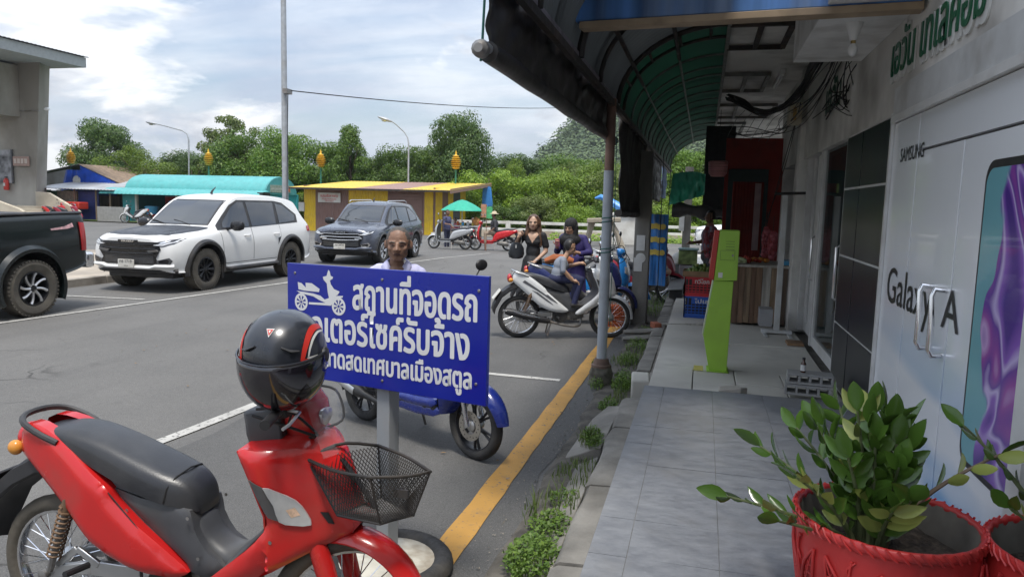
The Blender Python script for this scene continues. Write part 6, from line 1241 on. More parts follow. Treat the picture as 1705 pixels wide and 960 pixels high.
# ---------------------------------------------------------------- scooters
def scooter(name,label,loc,rz,body,accent,seat=SEATB,dark=BLK,rimm=BLK,disc=True,roundlamp=False,turn=0.,mirrors=(True,True),lean=0,group=None):
    root=empty(name,loc,rz,label,'scooter',group); root.rotation_euler=(lean,0,rz); WR=.25
    w0=bike_wheel(WR,.042,rimm,False,False); w0.parent=root; w0.location=(0,0,WR); w1=bike_wheel(WR,.038,rimm,False,disc); w1.parent=root; w1.location=(1.27,0,WR); w1.rotation_euler=(0,.4,turn)
    b=MB(); b.tube([(-.02,.09,.26),(.15,.10,.27),(.42,.08,.30)],[.075,.085,.07],10,flat=.6,up=(0,1,0)); b.build('engine_case',M('engine_alu',(.20,.19,.175),.55,.6),root)
    b=MB(); b.tube([(.38,-.10,.22),(.18,-.135,.27),(.12,-.14,.285),(-.18,-.145,.36)],[.018,.03,.05,.045],10); ex=b.build('exhaust',BLK,root); b=MB(); b.tube([(.10,-.185,.29),(-.12,-.188,.35)],[.03,.03],8,flat=.3,up=(0,1,0)); b.build('heat_shield',ALU,ex)
    spring_shock(root,(.12,.12,.58),(-.02,.12,.32),STEEL); arc_fender(0,.25,.29,60,190,.07,.03).build('rear_mudguard',BLK,root,smooth=50)
    for s in(-1,1):
        pillow(smooth_closed([(-.30,.80),(-.31,.72),(-.16,.62),(.05,.53),(.28,.45),(.46,.38),(.58,.37),(.58,.45),(.52,.58),(.44,.68),(.22,.745),(-.05,.785)],2),lambda x,z:.09+.05*min(max((x+.3)/.4,0),1),.035,.07,.06,.04,s).build('side_panel',body,root,smooth=45)
        pillow(smooth_closed([(.40,.38),(.62,.33),(.98,.34),(1.02,.40),(.95,.40),(.62,.385),(.52,.44)],2),lambda x,z:.155,.012,.03,.08,.04,s).build('floor_side',accent,root,smooth=45)
        pillow(smooth_closed([(.50,.36),(.60,.26),(.98,.27),(1.06,.34),(.98,.345),(.62,.335)],2),lambda x,z:.135,.012,.03,.08,.04,s).build('belly_panel',body,root,smooth=45)
        for a_,r_ in(((1.13,.78),.022),): tubeo('fork_leg',CHR,root,[(1.27,s*.075,.25),(1.22,s*.075,.42),(1.17,s*.075,.58)],.019,10)
    rings=[[(x,y*w_,z) for y,z in((-1,zl),(-1,zh),(1,zh),(1,zl))] for x,w_,zl,zh in((-.28,.05,.74,.80),(0,.09,.50,.77),(.3,.12,.40,.73),(.5,.125,.30,.66),(.58,.12,.28,.52))]; b=MB(); b.loft(rings); b.build('centre_body',dark,root,bevel=.02)
    boxo('floor_board',dark,root,(.50,-.145,.30),(1.02,.145,.40),bevel=.02)
    seat_loft([(-.27,.80,.05,.785),(-.22,.835,.10,.79),(-.05,.85,.13,.785),(.12,.835,.14,.76),(.30,.79,.14,.735),(.45,.775,.125,.70),(.54,.75,.08,.685),(.565,.71,.05,.68)]).build('seat',seat,root,smooth=55)
    # apron
    st=[(.30,1.04,.13,.05),(.40,1.07,.17,.10),(.55,1.09,.20,.13),(.70,1.09,.205,.14),(.82,1.075,.19,.125),(.92,1.055,.15,.09),(.97,1.04,.10,.05)]
    rings=[]
    for z,x,w_,fw in interp(st,16): rings.append([(x+fw*math.cos(a)*.9-.0,w_*math.sin(a),z) for a in [-PI/2+PI*k/14 for k in range(15)]])
    b=MB(); b.loft(rings,cap=False,closed=False); ap=b.build('front_apron',body,root,smooth=60)
    rings=[[(x-.015,w_*.98*u,z) for u in [-1+2*k/6 for k in range(7)]] for z,x,w_,fw in interp(st,16)]; b=MB(); b.loft(rings,cap=False,closed=False); b.build('inner_apron',dark,root,smooth=60)
    bva=bvh_of(ap); decal('apron_inlay',accent,root,bva,smooth_closed([(-.07,.86),(.07,.86),(.09,.70),(.03,.50),(-.03,.50),(-.09,.70)],2),'+x',.005,.04)
    for s in(-1,1): decal('turn_signal',LENS,root,bva,[(s*.09,.80),(s*.15,.82),(s*.17,.72),(s*.12,.68)],'+x',.006,.03,thick=.006)
    arc_fender(1.27,.25,.31,10,140,.08,.05).build('front_fender',body,root,smooth=50)
    rings=[]
    for z,cx,hx,hy in((.95,1.05,.03,.05),(.98,1.06,.06,.09),(1.03,1.065,.08,.13),(1.08,1.05,.07,.12),(1.10,1.04,.03,.07)): rings.append([(cx+hx*math.cos(a),hy*math.sin(a),z) for a in [2*PI*k/18 for k in range(18)]])
    b=MB(); b.loft(rings); hc=b.build('handlebar_cover',body,root,smooth=60)
    if roundlamp:
        b=MB(); b.lathe([(.001,.045),(.05,.035),(.075,.01),(.08,-.02)],18,(1.13,0,.86),'x'); l_=b.build('headlight',LENS,root); b=MB(); b.lathe([(.08,.012),(.09,.0),(.085,-.03)],18,(1.13,0,.86),'x'); b.build('headlight_ring',CHR,l_)
    else: decal('headlight',LENS,root,bvh_of(hc),smooth_closed([(-.09,1.05),(.09,1.05),(.06,1.0),(0,.98),(-.06,1.0)],2),'+x',.005,.03,thick=.006)
    hbar(root,1.0,1.07,.32,STEEL,.02,mirrors,turn)
    tubeo('grab_rail',dark,root,interp([(-.05,-.14,.79),(-.20,-.13,.83),(-.33,-.06,.86),(-.345,0,.86),(-.33,.06,.86),(-.20,.13,.83),(-.05,.14,.79)],16),.012,8); b=MB(); b.ell((-.32,0,.73),(.035,.07,.05)); b.build('tail_light',REDL,root); part('number_plate',WPAINT,root,lambda q:q.box((-.36,0,.58),(.01,.18,.14),Matrix.Rotation(R(25),3,'Y'))); b=MB(); b.tube([(-.26,0,.70),(-.33,0,.62),(-.36,0,.48)],[.06,.07,.06],8,flat=.25,up=(0,1,0)); b.build('plate_bracket',BLK,root)
    tubeo('side_stand',STEEL,root,[(.52,.12,.27),(.47,.24,.02)],.011,6); return root
royal=M('royal_blue_paint',(.012,.028,.22),.28,var=.1,coat=.6); silver=M('silver_bike_paint',(.50,.51,.52),.3,.3,var=.05,coat=.4)
hx,hy=-1.46-(-2.62),4.72-5.33; hd=math.atan2(hy,hx); rax=(-1.46-1.27*math.cos(hd),4.74-1.27*math.sin(hd))
SC=scooter('scooter','royal blue scooter ridden by the old man behind the sign',(rax[0],rax[1],0),hd,royal,royal,disc=True,rimm=M('dark_rim_b',(.03,.03,.034),.4,.4),mirrors=(False,True),turn=-.0)
scooter('scooter','bright blue and white scooter beside the pipe post',(-2.33,12.05,0),R(-4),blueb,bw,rimm=CHR,roundlamp=True,disc=True)
scooter('scooter','silver scooter with black seat parked right of the slate blue car',(-8.65,26.3,0),R(178),silver,GREYP,rimm=ALU)
scooter('scooter','bright red scooter with round lamp and rider in a hat',(-7.05,26.6,0),R(186),M('bright_red_paint',(.55,.012,.018),.28,coat=.5),body_red,rimm=ALU,roundlamp=True)
# ================================================================ people
def sdf_caps(P,a,b,ra,rb):
    a=np.array(a);b=np.array(b); ab=b-a; t=np.clip(((P-a)@ab)/max(ab@ab,1e-9),0,1); return np.linalg.norm(P-(a+t[:,None]*ab),axis=1)-(ra+(rb-ra)*t)
def sdf_ell(P,c,r):
    q=(P-np.array(c))/np.array(r); k=np.linalg.norm(q,axis=1); return (k-1)*min(r)
def figure(name,label,loc,rz,prims,mats,vox=.012,scale=1.,paint=None,smooth=4,cat='person',group=None):
    "one continuous body: primitives ('c',mat,a,b,ra,rb) or ('e',mat,c,r) fused by voxel remesh; every face takes the material of the nearest primitive"
    b=MB()
    for p in prims:
        if p[0]=='c':
            a,c=Vector(p[2]),Vector(p[3]); n=max(2,int((c-a).length/.03)); b.tube([a.lerp(c,k/n) for k in range(n+1)],[p[4]+(p[5]-p[4])*k/n for k in range(n+1)],14); b.ell(a,p[4],14,8); b.ell(c,p[5],14,8)
        else: b.ell(p[2],p[3],18,12)
    me=bpy.data.meshes.new('tmp'); me.from_pydata(b.v,[],b.f); bm=bmesh.new(); bm.from_mesh(me); bmesh.ops.recalc_face_normals(bm,faces=bm.faces); bm.to_mesh(me); bm.free()
    o=bpy.data.objects.new('tmp',me); COL.objects.link(o); m=o.modifiers.new('r','REMESH'); m.mode='VOXEL'; m.voxel_size=vox; s=o.modifiers.new('s','SMOOTH'); s.iterations=smooth; s.factor=.5
    dg=bpy.context.evaluated_depsgraph_get(); dg.update(); m2=bpy.data.meshes.new_from_object(o.evaluated_get(dg)); bpy.data.objects.remove(o); bpy.data.meshes.remove(me)
    n=len(m2.polygons); cen=np.zeros(n*3); m2.polygons.foreach_get('center',cen); cen=cen.reshape(-1,3)
    D=np.stack([sdf_caps(cen,*p[2:]) if p[0]=='c' else sdf_ell(cen,p[2],p[3]) for p in prims]); idx=np.array([p[1] for p in prims])[D.argmin(0)]
    if paint: idx=paint(cen,idx)
    m2.materials.clear()
    for q in mats: m2.materials.append(q)
    m2.polygons.foreach_set('material_index',idx.astype(np.int32)); m2.shade_smooth(); m2.name='body'
    root=empty(name,loc,rz,label,cat,group); root.scale=(scale,)*3; q=bpy.data.objects.new('body',m2); COL.objects.link(q); q.parent=root; return root
def hand(mi,w,d,side,curl=.4,s=1.):
    "palm and five fingers from wrist w along direction d"
    w=Vector(w); d=Vector(d).normalized(); u=Vector(side).normalized(); u=(u-d*u.dot(d)).normalized(); n=d.cross(u); pr=[('c',mi,tuple(w),tuple(w+d*.07*s),.024*s,.028*s),('e',mi,tuple(w+d*.055*s),(.036*s,.036*s,.036*s))]
    for k,(off,ln) in enumerate(((-.030,.060),(-.010,.072),(.010,.068),(.029,.052))):
        a=w+d*.075*s+u*off*s; m_=a+(d*math.cos(curl*.6)-n*math.sin(curl*.6))*ln*.5*s; e=m_+(d*math.cos(curl*1.7)-n*math.sin(curl*1.7))*ln*.5*s; pr+=[('c',mi,tuple(a),tuple(m_),.0095*s,.009*s),('c',mi,tuple(m_),tuple(e),.009*s,.0075*s)]
    a=w+d*.03*s+u*-.03*s; m_=a+(d*.6-u*.8)*.035*s; e=m_+(d*.95-u*.3)*.03*s; pr+=[('c',mi,tuple(a),tuple(m_),.012*s,.0105*s),('c',mi,tuple(m_),tuple(e),.0105*s,.009*s)]
    return pr
def head(mi,c,f,s=1.,old=False):
    "head at centre c facing f (unit, horizontal-ish); skull, jaw, nose, brow, lips, ears, neck not included"
    c=Vector(c); f=Vector(f).normalized(); l=Vector((0,0,1)).cross(f).normalized(); u=f.cross(l)
    def P(a,b_,d): return tuple(c+f*a*s+l*b_*s+u*d*s)
    pr=[('e',mi,P(-.012,0,.025),(.088*s,.088*s,.100*s)),('e',mi,P(.020,0,-.030),(.070*s,.070*s,.085*s)),('e',mi,P(.045,0,-.082),(.036*s,.036*s,.032*s)),('c',mi,P(.03,.045,-.065),P(.055,.015,-.09),.024*s,.022*s),('c',mi,P(.03,-.045,-.065),P(.055,-.015,-.09),.024*s,.022*s),
        ('c',mi,P(.082,0,.012),P(.104,0,-.026),.009*s,.014*s),('e',mi,P(.090,.014,-.030),(.012*s,)*3),('e',mi,P(.090,-.014,-.030),(.012*s,)*3),('c',mi,P(.074,.018,.026),P(.062,.055,.020),.011*s,.010*s),('c',mi,P(.074,-.018,.026),P(.062,-.055,.020),.011*s,.010*s),
        ('e',mi,P(.055,.045,-.022),(.024*s,)*3),('e',mi,P(.055,-.045,-.022),(.024*s,)*3),('e',mi,P(-.008,.084,-.006),(.011*s,.011*s,.027*s)),('e',mi,P(-.008,-.084,-.006),(.011*s,.011*s,.027*s)),('c',mi,P(.082,.018,-.058),P(.082,-.018,-.058),.0085*s,.0085*s)]
    return pr,P
EYEW=M('eye_white',(.30,.26,.23),.4); EYES=M('squinting_eye',(.07,.045,.035),.4); EYEB=M('eye_dark',(.02,.013,.01),.2); LIP=M('lips',(.28,.11,.09),.5); LIPD=M('dark_lips',(.10,.05,.042),.7); BROW=M('grey_brow',(.10,.085,.075),.8)  # eyes of the squinting face get a dark skin tone
def face_bits(root,P,s=1.,lip=LIP,brow=HAIRB,squint=False):
    for q in(-1,1):
        b=MB(); b.ell(P(.0765,q*.032,.003),(.009*s,.0125*s,.0048*s),12,8); e=b.build('eye',EYEW if not squint else EYES,root); b=MB(); b.ell(P(.0815,q*.032,.003),(.0055*s,.0065*s,.005*s),10,6); b.build('iris',EYEB,e)
        b=MB(); b.tube([P(.0875,q*.014,.021),P(.086,q*.034,.028),P(.070,q*.056,.021)],.0042*s,6); b.build('eyebrow',brow,root)
        b=MB(); b.tube([P(.0865,q*.016,.006),P(.0865,q*.032,.0105),P(.077,q*.048,.005)],.003*s,5); b.build('eyelid',brow if brow is HAIRB else LIPD,root)
    b=MB(); b.tube([P(.084,.024,-.060),P(.0925,.008,-.0555),P(.0925,-.008,-.0555),P(.084,-.024,-.060)],.0035*s,6); b.build('upper_lip',lip,root); b=MB(); b.tube([P(.083,.020,-.064),P(.0915,0,-.067),P(.083,-.020,-.064)],.0042*s,6); b.build('lower_lip',lip,root)
# ---- old man on the royal blue scooter
SKSH=M('dark_mouth_line',(.085,.045,.032),.6); SKINO=M('weathered_skin',(.22,.122,.08),.55,var=.15,scale=30,bump=.25,bscale=70); LAV=M('lavender_shirt',(.46,.46,.66),.8,var=.06,scale=9,bump=.25,bscale=18); TROU=M('dark_trousers',(.03,.03,.035),.8,var=.2); GHAIR=M('grey_short_hair',(.075,.066,.06),.8,var=.35,scale=50); SAND=M('brown_sandal',(.10,.05,.03),.6)
hf=Vector((math.cos(hd),math.sin(hd),0)); hl_=Vector((-hf.y,hf.x,0)); o0v=Vector((rax[0],rax[1],0))
def sp(x,y,z): v=o0v+hf*x+hl_*y; return (v.x,v.y,z)
face=Vector((.30,-.95,-.08)); hc_=(-2.205,5.10,1.455)
hp,HP=head(0,hc_,face,1.06,True); hp[8]=hp[8][:4]+(.008,.007); hp[9]=hp[9][:4]+(.008,.007); hp+=[('c',0,HP(.045,.052,-.018),HP(.06,.028,-.06),.018,.016),('c',0,HP(.045,-.052,-.018),HP(.06,-.028,-.06),.018,.016),('e',0,HP(-.012,.092,-.004),(.012,.012,.032)),('e',0,HP(-.012,-.092,-.004),(.012,.012,.032))]
lat=Vector((0,0,1)).cross(Vector((face.x,face.y,0)).normalized()).normalized()
def tp_(a,b_,z): v=Vector((-2.24,5.16,0))+Vector((face.x,face.y,0)).normalized()*a+lat*b_; return (v.x,v.y,z)
prm=hp+[('c',0,tp_(.0,0,1.26),tp_(.03,0,1.38),.056,.052),('c',1,tp_(-.02,.13,1.235),tp_(-.02,-.13,1.235),.068,.068),('e',1,tp_(-.02,0,1.15),(.15,.13,.17)),('e',1,tp_(-.03,0,.98),(.15,.14,.2)),('e',2,tp_(-.06,0,.86),(.17,.16,.13)),
 ('c',1,tp_(-.02,.17,1.225),tp_(.03,.24,.99),.057,.048),('c',1,tp_(-.02,-.17,1.225),tp_(.03,-.24,.99),.057,.048),('c',0,tp_(.03,.24,1.0),tp_(.20,.22,.93),.040,.030),('c',0,tp_(.03,-.24,1.0),tp_(.20,-.22,.93),.040,.030),
 ('c',2,sp(.20,.09,.83),sp(.60,.13,.80),.085,.062),('c',2,sp(.20,-.09,.83),sp(.60,-.13,.80),.085,.062),('c',2,sp(.60,.13,.80),sp(.66,.12,.50),.058,.046),('c',2,sp(.60,-.13,.80),sp(.66,-.12,.50),.058,.046),('c',0,sp(.66,.12,.51),sp(.68,.12,.46),.035,.033),('c',0,sp(.66,-.12,.51),sp(.68,-.12,.46),.035,.033),('c',3,sp(.65,.12,.435),sp(.86,.12,.43),.036,.033),('c',3,sp(.65,-.12,.435),sp(.86,-.12,.43),.036,.033)]
prm+=hand(0,tp_(.20,.22,.93),Vector((face.x,face.y,-.2)),lat,.9)+hand(0,tp_(.20,-.22,.93),Vector((face.x,face.y,-.2)),-lat,.9)
hcv=np.array(HP(0,0,0)); fv=np.array(face.normalized()[:]); lv=np.array(lat[:])
def oldpaint(c,idx):
    d=c-hcv; a=d@fv; z=d[:,2]; l=np.abs(d@lv); hair=(idx==0)&(z>-.035)&(z<.16)&(((a<.03)&(l>.03)&(z>-.01))|((z>.092)&(a<.04))|(a<-.02)|((a<.045)&(l>.055)&(z>.035)))&(np.linalg.norm(d,axis=1)<.2)&~((np.abs(a+.005)<.022)&(l>.085)&(z<.035)); idx=idx.copy(); idx[hair]=4; mo=(np.abs(d@lv)<.022)&(a>.05)&(np.abs(z+.066)<.006); idx[mo]=5; tc_=c-np.array((-2.24,5.16,0)); fh=np.array((face.x,face.y,0)); fh=fh/np.linalg.norm(fh); al=tc_@fh; ll=np.abs(tc_@lv); idx[(idx==1)&(al>.0)&(c[:,2]>1.13)&(ll<.42*(c[:,2]-1.13))&(ll<.075)]=0; return idx  # mouth is a dark line painted between the lips
om=figure('person','old man in lavender collared shirt sitting on the royal blue scooter',(0,0,0),0,prm,[SKINO,LAV,TROU,SAND,GHAIR,SKSH],.0065,1,oldpaint,3)
face_bits(om,HP,1.06,LIPD,BROW,True)
for q in(-1,1):
    b=MB(); vs=[tp_(.055,q*.012,1.225),tp_(.045,q*.06,1.315),tp_(.0,q*.075,1.335),tp_(-.035,q*.06,1.345),tp_(-.045,q*.105,1.305),tp_(.035,q*.115,1.285),tp_(.088,q*.07,1.20),tp_(.10,q*.03,1.175)]
    b.add(vs,[(0,1,6,7),(1,2,5,6),(2,3,4,5)]); o=b.build('collar',LAV,om,smooth=60); so_=o.modifiers.new('s','SOLIDIFY'); so_.thickness=.008
for k in range(3): b=MB(); b.lathe([(.001,.004),(.006,.003),(.006,0)],10,tp_(.118,.0,1.15-.07*k)); b.build('button',WHITEP,om)
V_=M('skin_throat',(.17,.09,.055),.6)
based(om,(0,0,0))
# ---- woman in black dress
BDR=M('black_dress',(.012,.012,.014),.75,var=.3,scale=8,bump=.2,bscale=14); BHAIR=M('brown_long_hair',(.085,.042,.022),.45,var=.5,scale=30,stretch=(1,1,.12)); SKL=M('fair_skin',(.46,.29,.20),.5,var=.06)
W0=Vector((-2.53,11.05,0)); wf=Vector((.12,-1,-.02))
hp,HP=head(0,(-2.525,11.0,1.495),wf,.94); q=lambda x,y,z:(W0.x+x,W0.y+y,z)
prm=hp+[('c',0,q(0,0,1.33),q(0.003,-.02,1.43),.045,.042),('c',1,q(-.12,0,1.325),q(.125,0,1.315),.052,.052),('e',1,q(0,-.01,1.24),(.135,.105,.13)),('e',1,q(.01,-.06,1.20),(.12,.06,.06)),('e',1,q(0,0,1.06),(.115,.095,.16)),('e',1,q(-.01,.01,.86),(.16,.13,.18)),('c',1,q(-.01,0,.86),q(-.03,0,.42),.155,.21),('c',1,q(-.06,0,.55),q(-.10,0,.38),.14,.16),
 ('c',1,q(-.145,0,1.31),q(-.22,.0,1.20),.058,.055),('c',0,q(-.20,.0,1.20),q(-.27,-.03,1.14),.038,.036),('c',0,q(-.27,-.03,1.14),q(-.215,-.10,1.27),.034,.025),('c',1,q(.15,0,1.30),q(.195,.01,1.15),.058,.056),('c',0,q(.195,.01,1.16),q(.20,.0,1.06),.039,.036),('c',0,q(.20,.0,1.06),q(.06,-.14,.90),.035,.025),('c',0,q(-.08,0,.40),q(-.08,0,.10),.05,.035),('c',0,q(.08,0,.40),q(.08,0,.10),.05,.035),('c',2,q(-.08,.02,.045),q(-.09,-.13,.03),.04,.03),('c',2,q(.08,.02,.045),q(.09,-.13,.03),.04,.03),('c',0,q(-.08,0,.12),q(-.08,0,.05),.034,.034),('c',0,q(.08,0,.12),q(.08,0,.05),.034,.034)]
prm+=hand(0,q(-.215,-.10,1.27),(.6,.1,.7),(.5,0,-.6),.9)+hand(0,q(.06,-.14,.90),(-.6,-.2,-.7),(.6,0,-.5),.5)
def vneck(c,idx):
    x=c[:,0]-W0.x; idx=idx.copy(); v=(c[:,1]<W0.y-.03)&(c[:,2]>1.19+1.55*np.abs(x-.01))&(np.abs(x)<.1)&(idx==1); idx[v]=0; return idx
wo=figure('person','woman in black V-neck dress with long brown hair and shoulder bag',(0,0,0),0,prm,[SKL,BDR,BLK],.010,1,vneck,3); face_bits(wo,HP,.94)
b=MB(); rings=[]
cap=[('e',0,HP(-.038,0,.038),(.092,.097,.098)),('c',0,HP(-.045,.075,.03),HP(-.03,.10,-.20),.04,.05),('c',0,HP(-.045,-.075,.03),HP(-.03,-.10,-.20),.04,.045),('c',0,HP(-.06,0,.0),HP(-.075,0,-.22),.085,.075),('c',0,HP(-.02,.11,-.19),HP(.02,.13,-.38),.045,.02),('c',0,HP(-.03,-.10,-.19),HP(-.02,-.11,-.28),.04,.02),('c',0,HP(.03,.05,.10),HP(.02,.09,-.02),.022,.022),('c',0,HP(.03,-.05,.10),HP(.02,-.09,-.02),.022,.022)]
def hairmesh(root,cap,mat,vox=.010):
    t=figure('tmp_hair','x',(0,0,0),0,cap,[mat],vox,1,None,3); o=t.children[0]; o.parent=root; o.name='hair'; bpy.data.objects.remove(t); return o
hairmesh(wo,cap,BHAIR); b=MB(); b.lathe([(.030,-.008),(.033,0),(.030,.008)],14,q(.085,-.115,.93)); b.build('watch',M('silver_watch',(.6,.6,.58),.3,.8),wo)
LBAG=M('black_leather',(.014,.016,.02),.35,var=.3,bump=.2,bscale=30)
bg_=empty('shoulder_bag',label='slouchy black leather bag hanging from the shoulder of woman in black',cat='bag'); 
b=MB(); rings=[[( -2.765+w_*math.cos(a)*(1+.08*math.sin(3*a+z*30)),10.93+.065*math.sin(a),z) for a in [2*PI*k/16 for k in range(16)]] for z,w_ in((.94,.06),(.96,.11),(1.02,.125),(1.10,.11),(1.16,.085),(1.19,.05))]; b.loft(rings); b.build('bag_body',LBAG,bg_); tubeo('strap',LBAG,bg_,interp([(-2.83,10.93,1.14),(-2.76,10.95,1.30),(-2.68,11.03,1.375),(-2.70,11.0,1.28),(-2.70,10.93,1.16)],16),.012,6); part('clasp',CHR,bg_,lambda z:z.box((-2.755,10.862,1.13),(.02,.012,.05))); based(bg_,(-2.765,10.93,.94))
# ---- woman in headscarf
NAV=M('navy_tunic',(.022,.015,.10),.75,var=.2,bump=.2,bscale=15); HIJ=M('black_scarf',(.010,.010,.011),.8,var=.3,bump=.25,bscale=20)
H0=Vector((-1.97,11.35,0)); q=lambda x,y,z:(H0.x+x,H0.y+y,z); hf2=Vector((-.35,-.9,-.28)); hp,HP=head(0,(-2.0,11.27,1.435),hf2,.94)
prm=hp+[('c',2,q(-.01,0,1.28),q(-.02,-.03,1.38),.06,.07),('e',2,HP(-.035,0,.03),(.108,.108,.118)),('c',2,HP(-.03,.085,.0),HP(-.0,.075,-.13),.045,.05),('c',2,HP(-.03,-.085,.0),HP(-.0,-.075,-.13),.045,.05),('c',2,HP(.05,0,-.135),q(-.03,-.12,1.16),.055,.09),('e',2,q(-.03,-.06,1.24),(.17,.11,.11)),('c',2,q(-.04,-.11,1.16),q(-.06,-.10,.95),.09,.06),
 ('c',1,q(-.14,.0,1.27),q(.17,0,1.26),.068,.068),('e',1,q(.02,0,1.12),(.18,.13,.2)),('e',1,q(.02,0,.9),(.19,.15,.22)),('c',1,q(.02,0,.9),q(.02,0,.35),.19,.23),('c',1,q(-.16,0,1.25),q(-.23,-.05,1.06),.065,.055),('c',1,q(-.23,-.05,1.06),q(-.21,-.16,1.10),.05,.04),('c',0,q(-.21,-.16,1.10),q(-.205,-.20,1.14),.028,.026),('c',1,q(.18,0,1.24),q(.285,-.05,1.06),.068,.058),('c',1,q(.285,-.05,1.06),q(.17,-.20,1.04),.052,.042),('c',0,q(.17,-.20,1.04),q(.13,-.25,1.06),.028,.025),('c',3,q(-.07,.0,.05),q(-.08,-.13,.03),.045,.035),('c',3,q(.09,.0,.05),q(.10,-.13,.03),.045,.035),('c',1,q(-.06,0,.4),q(-.07,0,.07),.12,.09),('c',1,q(.1,0,.4),q(.09,0,.07),.12,.09)]
prm+=hand(0,q(-.205,-.20,1.14),(.1,-.3,.9),(1,0,0),.9)+hand(0,q(.13,-.25,1.06),(-.8,-.4,.1),(0,0,1),.6)
wj=figure('person','woman in black headscarf and navy tunic looking down at her phone',(0,0,0),0,prm,[SKIN,NAV,HIJ,BLK],.010,1,None,3); face_bits(wj,HP,.94)
tag(part('phone',M('pink_phone_case',(.55,.18,.25),.4),None,lambda z:z.box(q(-.195,-.245,1.20),(.07,.012,.13),Matrix.Rotation(R(20),3,'X')),bevel=.006),'pink phone held by the woman in the headscarf','phone')
# ---- boy on the white motorcycle
BC=Vector((-2.32,9.40,0)); ba=R(21); bf=Vector((math.cos(ba),math.sin(ba),0)); bl=Vector((-bf.y,bf.x,0))
def bp(x,y,z): v=BC+bf*x+bl*y; return (v.x,v.y,z)
GSH_=M('grey_school_shirt',(.20,.22,.26),.8,var=.1,bump=.2,bscale=16); NVT=M('navy_trousers',(.014,.018,.06),.8,var=.2); 
hp,HP=head(0,bp(.66,.02,1.225),(bf*.8+Vector((.3,.1,-.45))),.86)
prm=hp+[('c',0,bp(.60,.01,1.08),bp(.64,.02,1.15),.036,.036),('c',1,bp(.56,.09,1.05),bp(.56,-.09,1.05),.048,.048),('e',1,bp(.545,0,.98),(.10,.10,.11)),('e',1,bp(.52,0,.87),(.10,.11,.12)),('e',2,bp(.50,0,.80),(.12,.12,.085)),('c',1,bp(.56,-.11,1.04),bp(.55,-.15,.92),.042,.038),('c',0,bp(.55,-.15,.93),bp(.68,-.14,.80),.030,.024),('c',1,bp(.57,.11,1.04),bp(.66,.15,.95),.042,.038),('c',0,bp(.66,.15,.95),bp(.82,.12,1.0),.030,.024),('c',2,bp(.50,-.07,.80),bp(.80,-.115,.80),.062,.052),('c',2,bp(.50,.07,.80),bp(.80,.12,.80),.062,.052),('c',2,bp(.80,-.115,.80),bp(.72,-.13,.50),.05,.04),('c',2,bp(.80,.12,.80),bp(.74,.13,.50),.05,.04),('c',3,bp(.70,-.135,.465),bp(.84,-.135,.455),.035,.028),('c',3,bp(.72,.135,.465),bp(.86,.135,.455),.035,.028)]
prm+=hand(0,bp(.68,-.14,.80),bf*.9+Vector((0,0,-.3)),bl,.5,.8)+hand(0,bp(.82,.12,1.0),bf,bl,.9,.8)
hcv2=np.array(HP(0,0,0)); fv2=np.array((bf*.8+Vector((.3,.1,-.45))).normalized()[:])
def boypaint(c,idx):
    d=c-hcv2; a=d@fv2; z=d[:,2]; idx=idx.copy(); idx[(idx==0)&(np.linalg.norm(d,axis=1)<.17)&((z>.052)|((a<.0)&(z>-.05)))]=4; return idx
bo=figure('person','small boy in grey shirt and navy trousers sitting on the white motorcycle',(0,0,0),0,prm,[SKIN,GSH_,NVT,BLK,HAIRB],.009,1,boypaint,3); face_bits(bo,HP,.86)
tag(part('cloth_bag',M('rust_cloth',(.30,.09,.03),.85,var=.2,bump=.3,bscale=12),None,lambda z:z.tube([(-2.28,10.80,.93),(-2.15,10.81,.975),(-1.98,10.83,.965),(-1.86,10.85,.94)],[.06,.10,.11,.06],12,flat=.7)),'rust-coloured cloth bundle on the dark blue motorcycle','cloth')
